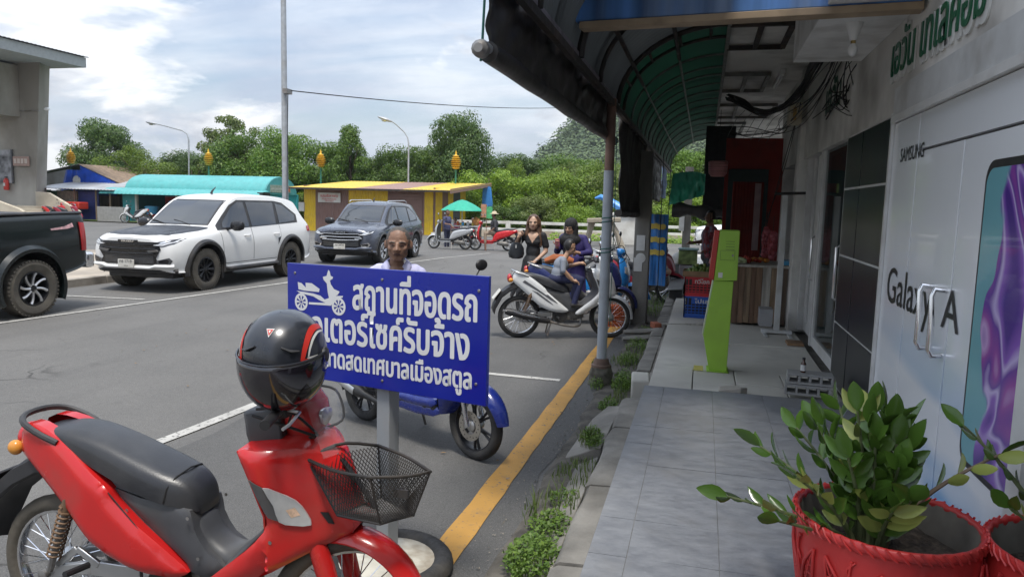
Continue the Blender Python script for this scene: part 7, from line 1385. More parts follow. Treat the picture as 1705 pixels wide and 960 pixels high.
# ---- far people
SHN=M('slate_shirt',(.055,.06,.13),.8,var=.15); PNK=M('pink_shirt',(.5,.12,.2),.8); DKJ=M('dark_jacket',(.04,.04,.045),.8,var=.2); STRAW=M('straw_hat',(.55,.47,.33),.85,var=.15); KHK=M('khaki_trousers',(.25,.19,.14),.85)
def simple_person(label,loc,face,top,legs,skin=SKIND,pose='stand',scale=1.,hat=None,hairm=HAIRB,arm=0):
    f=Vector(face).normalized(); l=Vector((0,0,1)).cross(f).normalized(); O=Vector((0,0,0))
    P=lambda a,b_,z: tuple(f*a+l*b_+Vector((0,0,z)))
    hip=.88 if pose=='stand' else .78; sh_=hip+.50; hp,HP=head(0,P(.02,0,sh_+.235),f)
    pr=hp+[('c',0,P(0,0,sh_+.02),P(.01,0,sh_+.14),.05,.048),('c',1,P(0,.15,sh_),P(0,-.15,sh_),.068,.068),('e',1,P(0,0,sh_-.12),(.17,.13,.18)),('e',1,P(0,0,hip+.16),(.16,.13,.2)),('e',2,P(0,0,hip),(.16,.13,.14)),('c',1,P(0,.19,sh_-.01),P(-.03,.24,sh_-.26),.06,.05),('c',0,P(-.03,.24,sh_-.25),P(.12,.20,sh_-.40),.04,.028),('c',1,P(0,-.19,sh_-.01),P(.05,-.24,sh_-.25),.06,.05),('c',0,P(.05,-.24,sh_-.24),P(.26,-.20,sh_-.26),.04,.028)]
    pr+=hand(0,P(.12,.20,sh_-.40),f,l,.7)+hand(0,P(.26,-.20,sh_-.26),f,l,.7)
    for s in(-1,1):
        if pose=='stand': pr+=[('c',2,P(0,s*.085,hip),P(.01,s*.09,.48),.085,.06),('c',2,P(.01,s*.09,.48),P(-.01,s*.09,.09),.058,.045),('c',3,P(-.03,s*.09,.045),P(.15,s*.10,.035),.045,.038)]
        else: pr+=[('c',2,P(0,s*.09,hip),P(.36,s*.13,hip-.02),.085,.06),('c',2,P(.36,s*.13,hip-.02),P(.36,s*.17,.40),.06,.05),('c',0,P(.36,s*.17,.42),P(.34,s*.20,.10),.042,.035),('c',3,P(.31,s*.20,.045),P(.48,s*.21,.035),.042,.035)]
    hcx=np.array(HP(0,0,0)); fv=np.array(f[:])
    def pt(c,idx):
        d=c-hcx; a=d@fv; z=d[:,2]; idx=idx.copy(); idx[(idx==0)&(np.linalg.norm(d,axis=1)<.2)&((z>.065)|((a<-.01)&(z>-.05)))]=4; return idx
    r=figure('person',label,loc,0,pr,[skin,top,legs,BLK,hairm],.014,scale,pt,2); face_bits(r,HP)
    if hat:
        c=Vector(HP(-.01,0,.075)); b=MB(); b.lathe([(.0,.085),(.06,.08),(.095,.045),(.10,0),(.19,-.02),(.19,-.028),(.10,-.012)],20,tuple(c)); b.build('hat',hat,r)
    return r
simple_person('stout man in slate blue shirt standing behind the silver scooter',(-9.85,27.6,-.14),(.9,-.35,0),SHN,M('navy_shorts',(.02,.022,.05),.8),scale=.93)
simple_person('rider in dark jacket and straw hat sitting on the bright red scooter',(-7.6,26.55,-.06),(-.9,-.3,0),DKJ,KHK,pose='sit',scale=.92,hat=STRAW)
simple_person('seated vendor in pink shirt under the green umbrella',(-10.2,29.6,-.25),(.5,-.85,0),PNK,DKJ,pose='sit',scale=.85); simple_person('dark-dressed person seated at the table under green umbrella',(-9.6,30.2,-.25),(.3,-.95,0),DKJ,DKJ,pose='sit',scale=.85)
simple_person('dark-haired vendor in grey shirt standing behind the lime green machine',(.12,12.6,.2),(-.9,-.3,0),M('purple_grey_shirt',(.17,.15,.2),.8),DKJ,scale=.90)
# ================================================================ blue parking sign
SBLUE=M('sign_blue',(.003,.014,.27),.32,var=.12,scale=2,coat=.2,dirt=(.02,.03,.2),damt=.3); SWH=M('sign_white',(.62,.63,.64),.45,var=.05)
sg=empty('parking_sign',label='blue sign with white Thai lettering and scooter symbol on a grey post',cat='sign')
E0=Vector((-1.97,3.2,0)); EX=Vector((1.12,-.30,0)).normalized(); EN=Vector((EX.y,-EX.x,0)); EZ=Vector((0,0,1))
def sgp(u,z,off=0.): return E0+EX*u+EZ*z+EN*off
b=MB(); vs=[sgp(u,z,o) for o in(0,-.022) for u,z in((0,.905),(1.16,.925),(1.16,1.477),(0,1.462))]; b.add(vs,[(0,1,2,3),(7,6,5,4),(0,4,5,1),(1,5,6,2),(2,6,7,3),(3,7,4,0)]); bd=b.build('board',SBLUE,sg,bevel=.002)
tl=(.014/.68); ex2=(EX+EZ*.012).normalized()
lettering('lettering',SWH,bd,'สถานที่จอดรถ',sgp(.425,1.272),ex2,EZ,width=.68,height=.172,offset=.004,bold=.0042,depth=.001,jit=.00006)
lettering('lettering',SWH,bd,'มอเตอร์ไซค์รับจ้าง',sgp(.085,1.098),ex2,EZ,width=.985,height=.170,offset=.004,bold=.0042,depth=.001,jit=.00006)
lettering('lettering',SWH,bd,'จุดตลาดสดเทศบาลเมืองสตูล',sgp(.085,.944),ex2,EZ,width=1.0,height=.130,offset=.004,bold=.0030,depth=.001,jit=.00006)
def flat(name,outl,off=.0012):
    V,F,_=fill2d(outl,.2); q=MB(); q.add([sgp(u,z,off) for u,z in V],F); return q.build(name,SWH,bd,smooth=0)
flat('scooter_symbol',[(.062,1.329),(.107,1.328),(.174,1.325),(.22,1.318),(.247,1.302),(.275,1.312),(.267,1.339),(.261,1.38),(.241,1.396),(.236,1.41),(.26,1.416),(.271,1.446),(.28,1.439),(.286,1.418),(.301,1.414),(.297,1.404),(.281,1.396),(.287,1.378),(.307,1.357),(.342,1.348),(.331,1.332),(.317,1.325),(.364,1.329),(.36,1.321),(.315,1.308),(.287,1.276),(.143,1.27),(.145,1.28),(.253,1.286),(.21,1.297),(.174,1.311),(.089,1.319)])
flat('scooter_symbol',[(.071,1.373),(.097,1.369),(.125,1.35),(.123,1.373),(.164,1.374),(.215,1.35),(.211,1.335),(.154,1.334),(.112,1.334),(.076,1.338)],.0014)
for cu in(.094,.336):
    q=MB(); n=28; q.loft([[sgp(cu+r*math.cos(a),1.277+r*math.sin(a),.0016) for a in [2*PI*k/n for k in range(n)]] for r in(.043,.031)],cap=False)
    for k in range(8):
        a=2*PI*k/8; d=Vector((math.cos(a),math.sin(a))); p=Vector((-d.y,d.x)); pts=[d*.006+p*.002,d*.032+p*.006,d*.032-p*.006,d*.006-p*.002]; q.add([sgp(cu+v.x,1.277+v.y,.0018) for v in pts],[(0,1,2,3)])
    q.build('wheel_symbol',SWH,bd,smooth=0)
for u,z in((.053,1.416),(.598,1.423),(1.115,1.414),(1.109,1.015),(.601,.957),(.053,.97)): 
    q=MB(); c=sgp(u,z); rings=[[c+EX*(r*math.cos(a))+EZ*(r*math.sin(a))+EN*o for a in [2*PI*k/10 for k in range(10)]] for r,o in((.007,.0005),(.006,.004),(.001,.005))]; q.loft(rings,cap=False); q.build('screw',STEEL,bd)
PC=sgp(.585,0,-.062); b=MB(); b.bar((PC.x,PC.y,.05),(PC.x,PC.y,1.44),.075,.075,up=tuple(EX)); b.build('post',M('grey_post_paint',(.26,.28,.30),.5,var=.1,scale=4,dirt=(.2,.17,.14),damt=.3),sg,bevel=.004)
for z in(1.05,1.35): b=MB(); b.bar(sgp(.04,z,-.03)[:],sgp(1.12,z,-.03)[:],.025,.012); b.build('back_rail',GALV,sg)
b=MB(); tr=.05; b.lathe([(.27+tr*math.cos(a),.042+tr*1.0*math.sin(a)) for a in [2*PI*k/14 for k in range(14)]],36,(PC.x,PC.y,0),closed=True); b.build('base_tyre',RUB,sg,smooth=60)
b=MB(); b.lathe([(.001,.070),(.12,.072),(.245,.066),(.268,.055),(.268,.01)],30,(PC.x,PC.y,0)); b.build('concrete_fill',M('whitish_concrete',(.46,.44,.38),.9,var=.25,scale=9,bump=.4,bscale=40,dirt=(.2,.16,.11),damt=.7,dscale=7),sg)
based(sg,(PC.x,PC.y,0))
# ================================================================ helmet on the red motorcycle
HSH=M('black_helmet_shell',(.014,.016,.022),.3,var=.15,coat=.5,dirt=(.05,.05,.055),damt=.4); VIS=M('smoke_visor',(.010,.008,.012),.05,var=.2,coat=.9,spec=.8,alpha=.88); HRED=M('red_helmet_graphic',(.50,.03,.02),.35); 
hm=empty('helmet',label='black full-visor helmet with red and white flashes on the red motorcycle',cat='helmet')
hfv=Vector((.20,-.965,-.16)).normalized(); hlv=Vector((0,0,1)).cross(hfv).normalized(); huv=hfv.cross(hlv); HC=Vector((-1.365,2.19,1.245))
def HE(az,el,k=1.,rx=.158,ry=.142,rz=.155):
    a,e=R(az),R(el); ce=abs(math.cos(e))**.9; x=rx*ce*math.cos(a); y=ry*ce*math.sin(a); z=rz*math.sin(e)*(1. if e>0 else 1.12)
    if x<0: x*=1.12
    return HC+hfv*(x*k)+hlv*(y*k)+huv*(z*k)
b=MB(); els=[-62,-55,-40,-25,-10,5,20,35,50,65,78,89.5]; b.loft([[HE(a,e) for a in range(0,360,9)] for e in els],cap=False); b.build('shell',HSH,hm,smooth=60)
b=MB(); b.loft([[HE(a,e,.9) for a in range(0,360,12)] for e in(-62,-50,-30,0)],cap=True); b.build('lining',BLK,hm)
b=MB(); b.tube([HE(a,-62,.98) for a in range(0,361,12)],.008,6); b.build('neck_trim',BLK,hm)
b=MB(); rings=[]
for e in np.linspace(9,-72,14):
    f=(9-e)/81; hw=88-8*f*f; rings.append([HE(a,e*(1.0),1.055+.09*math.sin(PI*min(1,f*.75))*math.cos(R(a*.8)),.158,.142,.150) for a in np.linspace(-hw,hw,31)])
b.loft(rings,cap=False,closed=False); vz=b.build('visor',VIS,hm,smooth=70); vz.modifiers.new('s','SOLIDIFY').thickness=.003
b=MB(); b.tube(rings[0],.0035,6); b.build('visor_brow',HSH,hm); b=MB(); b.tube(rings[-1],.0025,5); b.build('visor_rim',M('visor_edge',(.4,.36,.4),.2),hm)
def strip(name,mat,path,w0,k):
    q=MB(); P_=interp(path,24); rg=[]
    for i,(az,el) in enumerate(P_):
        n_=P_[min(i+1,23)]; p_=P_[max(i-1,0)]; d=Vector((n_[0]-p_[0],n_[1]-p_[1])).normalized(); w_=w0*(.25+.75*math.sin(PI*(.12+.80*i/23))); o=Vector((-d.y,d.x))*w_; rg.append([HE(az+o.x,el+o.y,k),HE(az-o.x,el-o.y,k)])
    q.loft(rg,cap=False,closed=False); return q.build(name,mat,hm,smooth=60)
for s in(1,-1):
    strip('red_flash',HRED,[(s*46,9),(s*54,24),(s*68,37),(s*88,42),(s*112,36),(s*135,22)],4.6,1.008); strip('white_flash',WLET,[(s*56,12),(s*62,22),(s*74,31),(s*92,34),(s*112,28)],1.8,1.009); strip('red_flash',HRED,[(s*46,9),(s*56,7.5),(s*72,8)],3.0,1.0085); strip('white_flash',WLET,[(s*54,11),(s*62,10),(s*72,9.5)],1.2,1.010)
    strip('brow_flash',HRED,[(s*86,12),(s*70,12)],1.,1.004) if False else None
    b=MB(); c=HE(s*92,2,1.04); n_=(c-HC).normalized(); a_,b2=frame_from(n_); b.loft([[c+n_*o+a_*(r_*math.cos(t))+b2*(r_*math.sin(t)) for t in [2*PI*k/16 for k in range(16)]] for r_,o in((.028,-.012),(.028,-.002),(.022,.003),(.001,.004))],cap=False); b.build('visor_pivot',BLK,hm)
    b=MB(); b.tube([HE(s*20,30,1.01),HE(s*32,24,1.012),HE(s*44,22,1.01)],[.006,.011,.006],8,flat=.5); b.build('vent',BLK,hm)
b=MB(); b.add([HE(-9,55,1.012),HE(9,55,1.012),HE(0,43,1.012)],[(0,1,2)]); bg2=b.build('badge',WLET,hm); b=MB(); b.add([HE(-6.5,53.8,1.016),HE(6.5,53.8,1.016),HE(0,45.2,1.016)],[(0,1,2)]); b.build('badge_face',HRED,bg2); b=MB(); b.add([HE(-2.6,52.4,1.019),HE(2.6,52.4,1.019),HE(0,48.6,1.019)],[(0,1,2)]); b.build('badge_mark',WLET,bg2)
b=MB(); b.tube([HE(60,-58,1.0),HE(55,-75,1.08),HE(40,-82,1.25),HE(20,-85,1.42)],.006,6,flat=.35); b.build('chin_strap',BLK,hm); based(hm,(HC.x,HC.y,HC.z-.17))
# ================================================================ red pots with glossy plants
POTR=M('red_pot_paint',(.48,.03,.028),.42,var=.15,scale=5,bump=.15,bscale=30,dirt=(.06,.035,.03),damt=.8,dscale=3.2,dth=.66); POTIN=M('pot_inside',(.13,.115,.095),.9,var=.4,scale=6,dirt=(.30,.28,.24),damt=.6,dscale=2.5); SOIL=M('potting_soil',(.035,.026,.02),.95,var=.5,scale=30,bump=1.,bscale=60,dirt=(.14,.11,.08),damt=.5,dscale=40)
ZZL=leafmat('glossy_leaf',(.03,.085,.012),(.10,.185,.03),.2,.08); ZZY=leafmat('yellow_leaf',(.18,.24,.05),(.32,.34,.09),.3,.1); STEM=M('plant_stem',(.10,.12,.05),.6,var=.3,scale=20); STEMB=M('brown_stem',(.17,.12,.08),.7,var=.3)
def pot(label,cx,cy,r,h,seed):
    root=empty('flower_pot',label=label,cat='pot'); z0=.252; rd=random.Random(seed)
    prof=[(r*.74,0),(r*.80,.02),(r*.93,h*.35),(r*1.0,h*.7),(r*.99,h*.92)]; b=MB(); b.lathe(prof,48,(cx,cy,z0)); b.f=b.f[:-1]; b.m=b.m[:-1]; b.build('body',POTR,root,smooth=60)
    b=MB(); n=64
    rg=[]
    for k in range(n): a=2*PI*k/n; tw=.006*math.sin(a*30); rg.append([(cx+(r+.013*math.cos(t)+tw*.6)*math.cos(a),cy+(r+.013*math.cos(t)+tw*.6)*math.sin(a),z0+h*.95+(.019+tw*.6)*math.sin(t)) for t in [2*PI*q/10 for q in range(10)]])
    rg.append(rg[0]); b.loft(rg,cap=False); b.build('rope_rim',POTR,root,smooth=60)
    for k in range(56):
        a=2*PI*k/56; q=MB(); q.tube([(cx+(r+.009)*math.cos(a),cy+(r+.009)*math.sin(a),z0+h*.95+.020),(cx+(r+.0145)*math.cos(a+.06),cy+(r+.0145)*math.sin(a+.06),z0+h*.95),(cx+(r+.009)*math.cos(a+.12),cy+(r+.009)*math.sin(a+.12),z0+h*.95-.020)],.0045,5); q.build('rim_twist',POTR,root)
    b=MB(); b.lathe([(r*.96,h*.96),(r*.90,h*.80),(r*.86,h*.66)],48,(cx,cy,z0)); b.v=b.v; b.f=b.f[:-2]; b.m=b.m[:-2]; b.build('inner_wall',POTIN,root,smooth=60)
    b=MB(); m=14; vs=[]; fs=[]
    for i in range(m+1):
        for k in range(40): a=2*PI*k/40; rr=r*.87*i/m; x,y=cx+rr*math.cos(a),cy+rr*math.sin(a); vs.append((x,y,z0+h*.70+.03*noise.noise((x*9,y*9,seed))+.015*noise.noise((x*30,y*30,seed))))
    for i in range(m):
        for k in range(40): fs.append((i*40+k,i*40+(k+1)%40,(i+1)*40+(k+1)%40,(i+1)*40+k))
    b.add(vs,fs); b.build('soil',SOIL,root,smooth=80)
    # raised leaf ornament round the body
    def surf(a,t,o=0.): rr=np.interp(t,[0,.04,.35,.7,.92],[r*.74,r*.80,r*.93,r*1.0,r*.99])+o; return Vector((cx+rr*math.cos(a),cy+rr*math.sin(a),z0+h*t))
    for k in range(8):
        a0=2*PI*k/8+.25
        for sgn in(1,-1):
            pth=[(a0+sgn*(.03+.26*f),.30+.50*f) for f in np.linspace(0,1,9)]; q=MB(); outl=[]
            L1=[];L2=[]
            for f in np.linspace(0,1,11): w_=.085*math.sin(PI*f**.8)+.002; a=a0+sgn*(.04+.27*f); t=.28+.50*f; L1.append(surf(a-sgn*w_*.9,t+w_*.55,.006)); L2.append(surf(a+sgn*w_*.9,t-w_*.75,.006))
            q.tube(L1+L2[::-1]+[L1[0]],.0055,6); q.tube([surf(a0+sgn*(.04+.27*f),.28+.5*f,.006) for f in np.linspace(0,1,8)],.0035,5)
            for f in(.25,.4,.55,.7):
                a=a0+sgn*(.04+.27*f); t=.28+.5*f; w_=.07*math.sin(PI*f**.8)
                q.tube([surf(a,t,.006),surf(a-sgn*w_*.3,t+w_*.7,.006)],.0025,4); q.tube([surf(a,t,.006),surf(a+sgn*w_*.9,t-w_*.1,.006)],.0025,4)
            q.build('leaf_relief',POTR,root,smooth=60)
        q=MB(); q.tube([surf(a0+.02*math.sin(6*f),.12+.70*f,.006) for f in np.linspace(0,1,10)],.005,5); q.tube([surf(a0+.05*math.cos(5.5*f),.62+.2*f,.006) for f in np.linspace(0,1,10)],.004,5); q.build('stem_relief',POTR,root)
    based(root,(cx,cy,z0)); return root
def leafshape(b,base,d,up,ln,wd,fold=.25):
    d=Vector(d).normalized(); s=d.cross(up).normalized(); n=s.cross(d); P=[]
    fr=[0,.12,.32,.55,.78,.93,1]; ww=[.05,.55,.95,1.,.68,.30,.0]; rows=[]
    for f,w_ in zip(fr,ww):
        c=Vector(base)+d*(ln*f)-n*(ln*.10*f*f); rows.append([c-s*(wd*w_)+n*(fold*wd*w_),c-n*.002,c+s*(wd*w_)+n*(fold*wd*w_)])
    vs=[p for r_ in rows for p in r_]; fs=[]
    for i in range(6): fs+=[(3*i,3*i+1,3*i+4,3*i+3),(3*i+1,3*i+2,3*i+5,3*i+4)]
    b.add(vs,fs)
def zz_plant(label,cx,cy,z0,stems,seed,cat='plant'):
    rd=random.Random(seed); root=empty('potted_plant',label=label,cat=cat)
    for (ax,ay,h,lean,n,ln,kind) in stems:
        d=Vector((ax,ay,0)); p0=Vector((cx+.10*ax*rd.uniform(.3,1.2),cy+.10*ay*rd.uniform(.3,1.2),z0)); pts=[p0+d*(lean*f**1.7)+Vector((0,0,h*(f-.18*lean*f*f))) for f in np.linspace(0,1,14)]
        tubeo('stem',STEMB if kind=='b' else STEM,root,pts,[.014-.010*k/13 for k in range(14)],7)
        b=MB(); y_=MB()
        for k in range(n):
            f=.30+.68*k/(n-1) if kind!='b' else .62+.36*k/(n-1); i=min(int(f*13),12); p=pts[i].lerp(pts[i+1],f*13-i); t=(pts[i+1]-pts[i]).normalized(); s=t.cross(Vector((rd.uniform(-.3,.3),rd.uniform(-.3,.3),1))).normalized()
            if s.length<.1: s=Vector((1,0,0))
            sd=s*(1 if k%2 else -1); ld=(sd*.85+t*.75+Vector((0,0,rd.uniform(-.05,.3)))).normalized(); up=(t.cross(sd)*(1 if k%2 else -1)+Vector((rd.uniform(-.5,.5),rd.uniform(-.5,.5),.5))).normalized()
            L0=ln*rd.uniform(.8,1.15)*(1-.25*abs(f-.65)); leafshape(y_ if (kind=='y' and rd.random()<.55) or (kind=='b' and rd.random()<.5) or rd.random()<.06 else b,p,ld,up,L0,L0*rd.uniform(.17,.225),rd.uniform(.1,.45))
        tp=pts[-1]; leafshape(b,tp,(pts[-1]-pts[-2])+Vector((0,0,.002)),Vector((rd.uniform(-1,1),rd.uniform(-1,1),.3)),ln,ln*.24)
        # each leaf is a mesh of its own
        for mb,mt in((b,ZZL),(y_,ZZY)):
            for q in range(0,len(mb.v),21):
                m_=MB(); m_.add(mb.v[q:q+21],[tuple(i-q for i in f) for f in mb.f[q//21*12:q//21*12+12]]); m_.build('leaf',mt,root,smooth=70)
    based(root,(cx,cy,z0)); return root
pot('large red clay pot with raised leaf pattern, left of the two',.70,2.82,.305,.445,1)
pot('large red clay pot cut off by the right edge',1.295,2.70,.295,.445,2)
zz_plant('glossy dark green plant growing in the left red pot',.66,2.80,.55,[(-1, -0.15, 0.194, 0.47, 13, 0.115, 'g'), (-0.95, 0.25, 0.349, 0.358, 14, 0.115, 'g'), (-0.8, -0.45, 0.33, 0.291, 12, 0.12, 'y'), (-0.65, 0.45, 0.427, 0.224, 13, 0.115, 'g'), (-0.2, -0.35, 0.446, 0.134, 14, 0.124, 'g'), (0.1, 0.4, 0.504, 0.112, 15, 0.124, 'g'), (0.35, -0.2, 0.427, 0.168, 13, 0.124, 'g'), (0.5, 0.4, 0.466, 0.202, 13, 0.12, 'g'), (0.0, -0.9, 0.252, 0.179, 9, 0.12, 'y'), (-0.4, -0.1, 0.543, 0.157, 14, 0.115, 'y'), (0.9, 0.0, 0.446, 0.381, 6, 0.12, 'b'), (-0.9, -0.6, 0.175, 0.291, 10, 0.106, 'g'), (0.25, -0.8, 0.291, 0.179, 10, 0.12, 'g'), (-0.3, 0.8, 0.485, 0.224, 13, 0.11, 'g'), (-0.55, 0.15, 0.466, 0.269, 14, 0.115, 'g'), (0.2, 0.1, 0.485, 0.112, 14, 0.12, 'g'), (-0.7, 0.7, 0.388, 0.314, 12, 0.11, 'g'), (0.15, -0.45, 0.369, 0.157, 12, 0.12, 'g'),(-.15,.2,.52,.06,14,.12,'g'),(-.5,-.35,.38,.16,12,.12,'g'),(.15,-.3,.44,.1,13,.12,'g'),(.3,.6,.46,.14,12,.115,'g'),(-.25,-.2,.5,.12,13,.12,'g')],4)
zz_plant('glossy dark plant growing in the right red pot',1.30,2.70,.55,[(-1,.4,.52,.30,12,.10,'g'),(-.6,-.3,.40,.20,11,.11,'g'),(.2,.5,.6,.1,12,.11,'g'),(-.2,-.8,.36,.2,10,.11,'g'),(.6,-.4,.5,.16,11,.11,'g'),(-.9,-.2,.3,.24,9,.1,'g'),(0,.1,.65,.05,12,.11,'g')],9)
# ================================================================ lime green machine
LIME=M('lime_green_metal',(.30,.52,.05),.4,var=.06,scale=3,dirt=(.20,.32,.05),damt=.25); KRED=M('red_metal',(.42,.03,.02),.4,var=.1)
km=empty('payment_kiosk',label='lime green top-up machine with red side standing on the pavement',cat='kiosk'); y0,y1=7.22,7.50
def pr2(name,mat,o,a,c,parent=km,bev=.004): q=MB(); q.prism(o,a,c,'y'); return q.build(name,mat,parent,bevel=bev)
pr2('pedestal',LIME,[(.125,1.10),(.305,1.10),(.29,.22),(.125,.22),(.055,.56)],y0+.03,y1-.03); pr2('pedestal_edge',M('pale_edge',(.45,.5,.35),.5),[(.112,1.10),(.124,1.10),(.054,.56),(.042,.56)],y0+.04,y1-.04)
ub=pr2('upper_box',LIME,[(.155,1.58),(.335,1.58),(.335,1.11),(.125,1.10)],y0,y1); pr2('side_screen',KRED,[(.105,1.575),(.152,1.578),(.122,1.10),(.075,1.12)],y0+.004,y1-.004)
for k in range(4): boxo('print_line',PRINTK,ub,(.215,y0-.0015,1.475-.025*k),(.295,y0-.0005,1.478-.025*k))
q=MB(); 
for a,c in(((.17,1.39),(.30,1.39)),((.30,1.39),(.30,1.30)),((.30,1.30),(.17,1.30)),((.17,1.30),(.17,1.39))): q.bar((a[0],y0-.001,a[1]),(c[0],y0-.001,c[1]),.003,.002)
q.build('door_outline',PRINTK,ub); boxo('lock',STEEL,ub,(.275,y0-.006,1.335),(.29,y0,1.355)); boxo('sticker',WLET,ub,(.16,y0-.0016,1.13),(.20,y0-.0006,1.18)); pr2('foot_plate',LIME,[(.10,.22),(.31,.22),(.31,.212),(.10,.212)],y0,y1); based(km,(.2,7.36,.21))
tag(boxo('yellow_card',M('yellow_card',(.6,.55,.15),.6),None,(-.02,7.23,.215),(.07,7.25,.262)),'small yellow card on pavement at foot of lime machine','card')
# ================================================================ crates with limes
def crate(label,lo,hi,col,txt):
    r=empty('crate',label=label,cat='crate'); (x0,y0,z0),(x1,y1,z1)=lo,hi; t=.012
    boxo('base',col,r,(x0,y0,z0),(x1,y1,z0+t))
    def side(name,P):
        q=MB(); 
        q.bar(P(0,.06),P(1,.06),t,.04*(z1-z0)/.3+.02); q.bar(P(0,.95),P(1,.95),t*1.5,.035)
        for k in range(9): q.bar(P(k/8,.0),P(k/8,1),.016 if 0<k<8 else .03,t)
        for v in(.24,.38,.52): q.bar(P(0,v),P(1,v),t*.9,.014)
        q.build(name,col,r)
    hgt=z1-z0
    side('side',lambda u,v:(x0+(x1-x0)*u,y0,z0+hgt*v)); side('side',lambda u,v:(x0+(x1-x0)*u,y1,z0+hgt*v)); side('side',lambda u,v:(x0,y0+(y1-y0)*u,z0+hgt*v)); side('side',lambda u,v:(x1,y0+(y1-y0)*u,z0+hgt*v))
    boxo('inner_panel',BLK,r,(x0+.02,y0+.02,z0+.012),(x1-.02,y1-.02,z1-.02)); pn=boxo('name_panel',col,r,(x0+.1,y0-.010,z0+hgt*.62),(x1-.06,y0-.006,z0+hgt*.92)); lettering('lettering',WLET,pn,txt,(x0+.14,y0-.011,z0+hgt*.66),(1,0,0),(0,0,1),width=.2,height=.07,offset=.02); based(r,((x0+x1)/2,(y0+y1)/2,z0)); return r
CBL=M('blue_crate_plastic',(.015,.09,.42),.45,var=.1); CRD=M('red_crate_plastic',(.52,.025,.035),.45,var=.1)
crate('dark blue plastic crate at the bottom of the lime stack',(-.21,10.80,.222),(.21,11.22,.53),CBL,'ไปเล'); crate('red plastic crate stacked on the blue crate',(-.215,10.795,.534),(.205,11.215,.80),CRD,'ทวีโชค')
WTR=M('tray_wood',(.26,.16,.09),.8,var=.25,scale=6); ty=empty('tray',label='shallow wooden tray of limes on the red crate',cat='tray'); boxo('base',WTR,ty,(-.25,10.75,.806),(.24,11.25,.82))
for lo,hi in(((-.25,10.75,.822),(.24,10.765,.885)),((-.25,11.235,.822),(.24,11.25,.885)),((-.25,10.767,.822),(-.235,11.233,.885)),((.225,10.767,.822),(.24,11.233,.885))): boxo('side',WTR,ty,lo,hi)
based(ty,(0,11,.806)); LIM=[M('lime_skin%d'%k,c,.4,var=.15,scale=40) for k,c in enumerate(((.06,.13,.02),(.12,.19,.035),(.20,.24,.06)))]
lm=[]; rd=random.Random(3)
for k in range(3): q=MB(); q.ell((0,0,0),(.026,.026,.031),10,7); o=q.build('lime',LIM[k]); lm.append(o)
cnt=0
for layer in range(4):
    for i in range(9-layer*2):
        for j in range(9-layer*2):
            x=-.205+.05*(i+layer)+rd.uniform(-.012,.012); y=10.80+.05*(j+layer)+rd.uniform(-.012,.012); z=.848+.036*layer+rd.uniform(-.006,.006)
            if layer==0 and 1<=i<=7 and 2<=j<=7: continue
            if layer==1 and 2<=i<=4 and 2<=j<=5: continue
            o=lm[cnt] if cnt<3 else None
            if o is None: o=bpy.data.objects.new('lime',lm[rd.randrange(3)].data); COL.objects.link(o)
            o.location=(x,y,z); o.rotation_euler=(rd.uniform(0,6),rd.uniform(0,6),0); tag(o,'small green lime in the heap on the wooden tray','lime','limes heaped on the tray'); cnt+=1
# ================================================================ fruit stall, red wall, rack
PLK=[M('plank_%d'%k,c,.85,var=.3,scale=7,stretch=(3,3,.3),dirt=(.06,.045,.035),damt=.4) for k,c in enumerate(((.20,.125,.08),(.15,.09,.06),(.24,.17,.11),(.40,.38,.34),(.11,.08,.06)))]
stl=empty('fruit_stall',label='wooden plank fruit stall counter in front of the red wall',cat='stall'); x=.42
for w_,k in((.09,1),(.075,0),(.08,2),(.06,1),(.085,0),(.11,3),(.08,2),(.07,1),(.06,4)):
    boxo('plank',PLK[k],stl,(x,10.38,.235+random.uniform(0,.02)),(x+w_-.004,10.40+random.uniform(0,.006),1.01),bevel=.002); x+=w_
boxo('table_top',PLK[3],stl,(.38,10.33,1.012),(1.16,11.3,1.045),bevel=.004); boxo('side_board',PLK[1],stl,(.42,10.41,.235),(.44,11.2,1.01)); boxo('back_board',PLK[4],stl,(.44,11.2,.235),(1.13,11.22,1.01)); based(stl,(.78,10.8,.22))
def heap(label,cx,cy,z,n,r,col,sz,name='fruit'):
    rd=random.Random(label); q=MB(); q.ell((0,0,0),(sz,sz,sz*.9),9,6); proto=q.build(name,col)
    for k in range(n):
        o=proto if k==0 else bpy.data.objects.new(name,proto.data)
        if k: COL.objects.link(o)
        a=rd.uniform(0,6.28); rr=r*math.sqrt(rd.random()); o.location=(cx+rr*math.cos(a),cy+rr*math.sin(a),z+sz+(1-rr/r)*r*.55*rd.random()); tag(o,label,'fruit',label.split(' on ')[0]+' pile')
heap('red rambutan on the wooden stall counter',.62,10.75,1.045,38,.17,M('rambutan',(.34,.04,.02),.7,var=.4,scale=60),.024); heap('pale green guava on the wooden stall counter',.50,10.45,1.045,8,.09,M('guava',(.40,.46,.25),.5),.035); heap('orange tangerine on the stall counter beside the rambutans',.80,10.9,1.045,14,.12,M('tangerine',(.55,.20,.03),.5),.03)
NETR=M('red_net',(.33,.06,.07),.7,var=.4,scale=60)
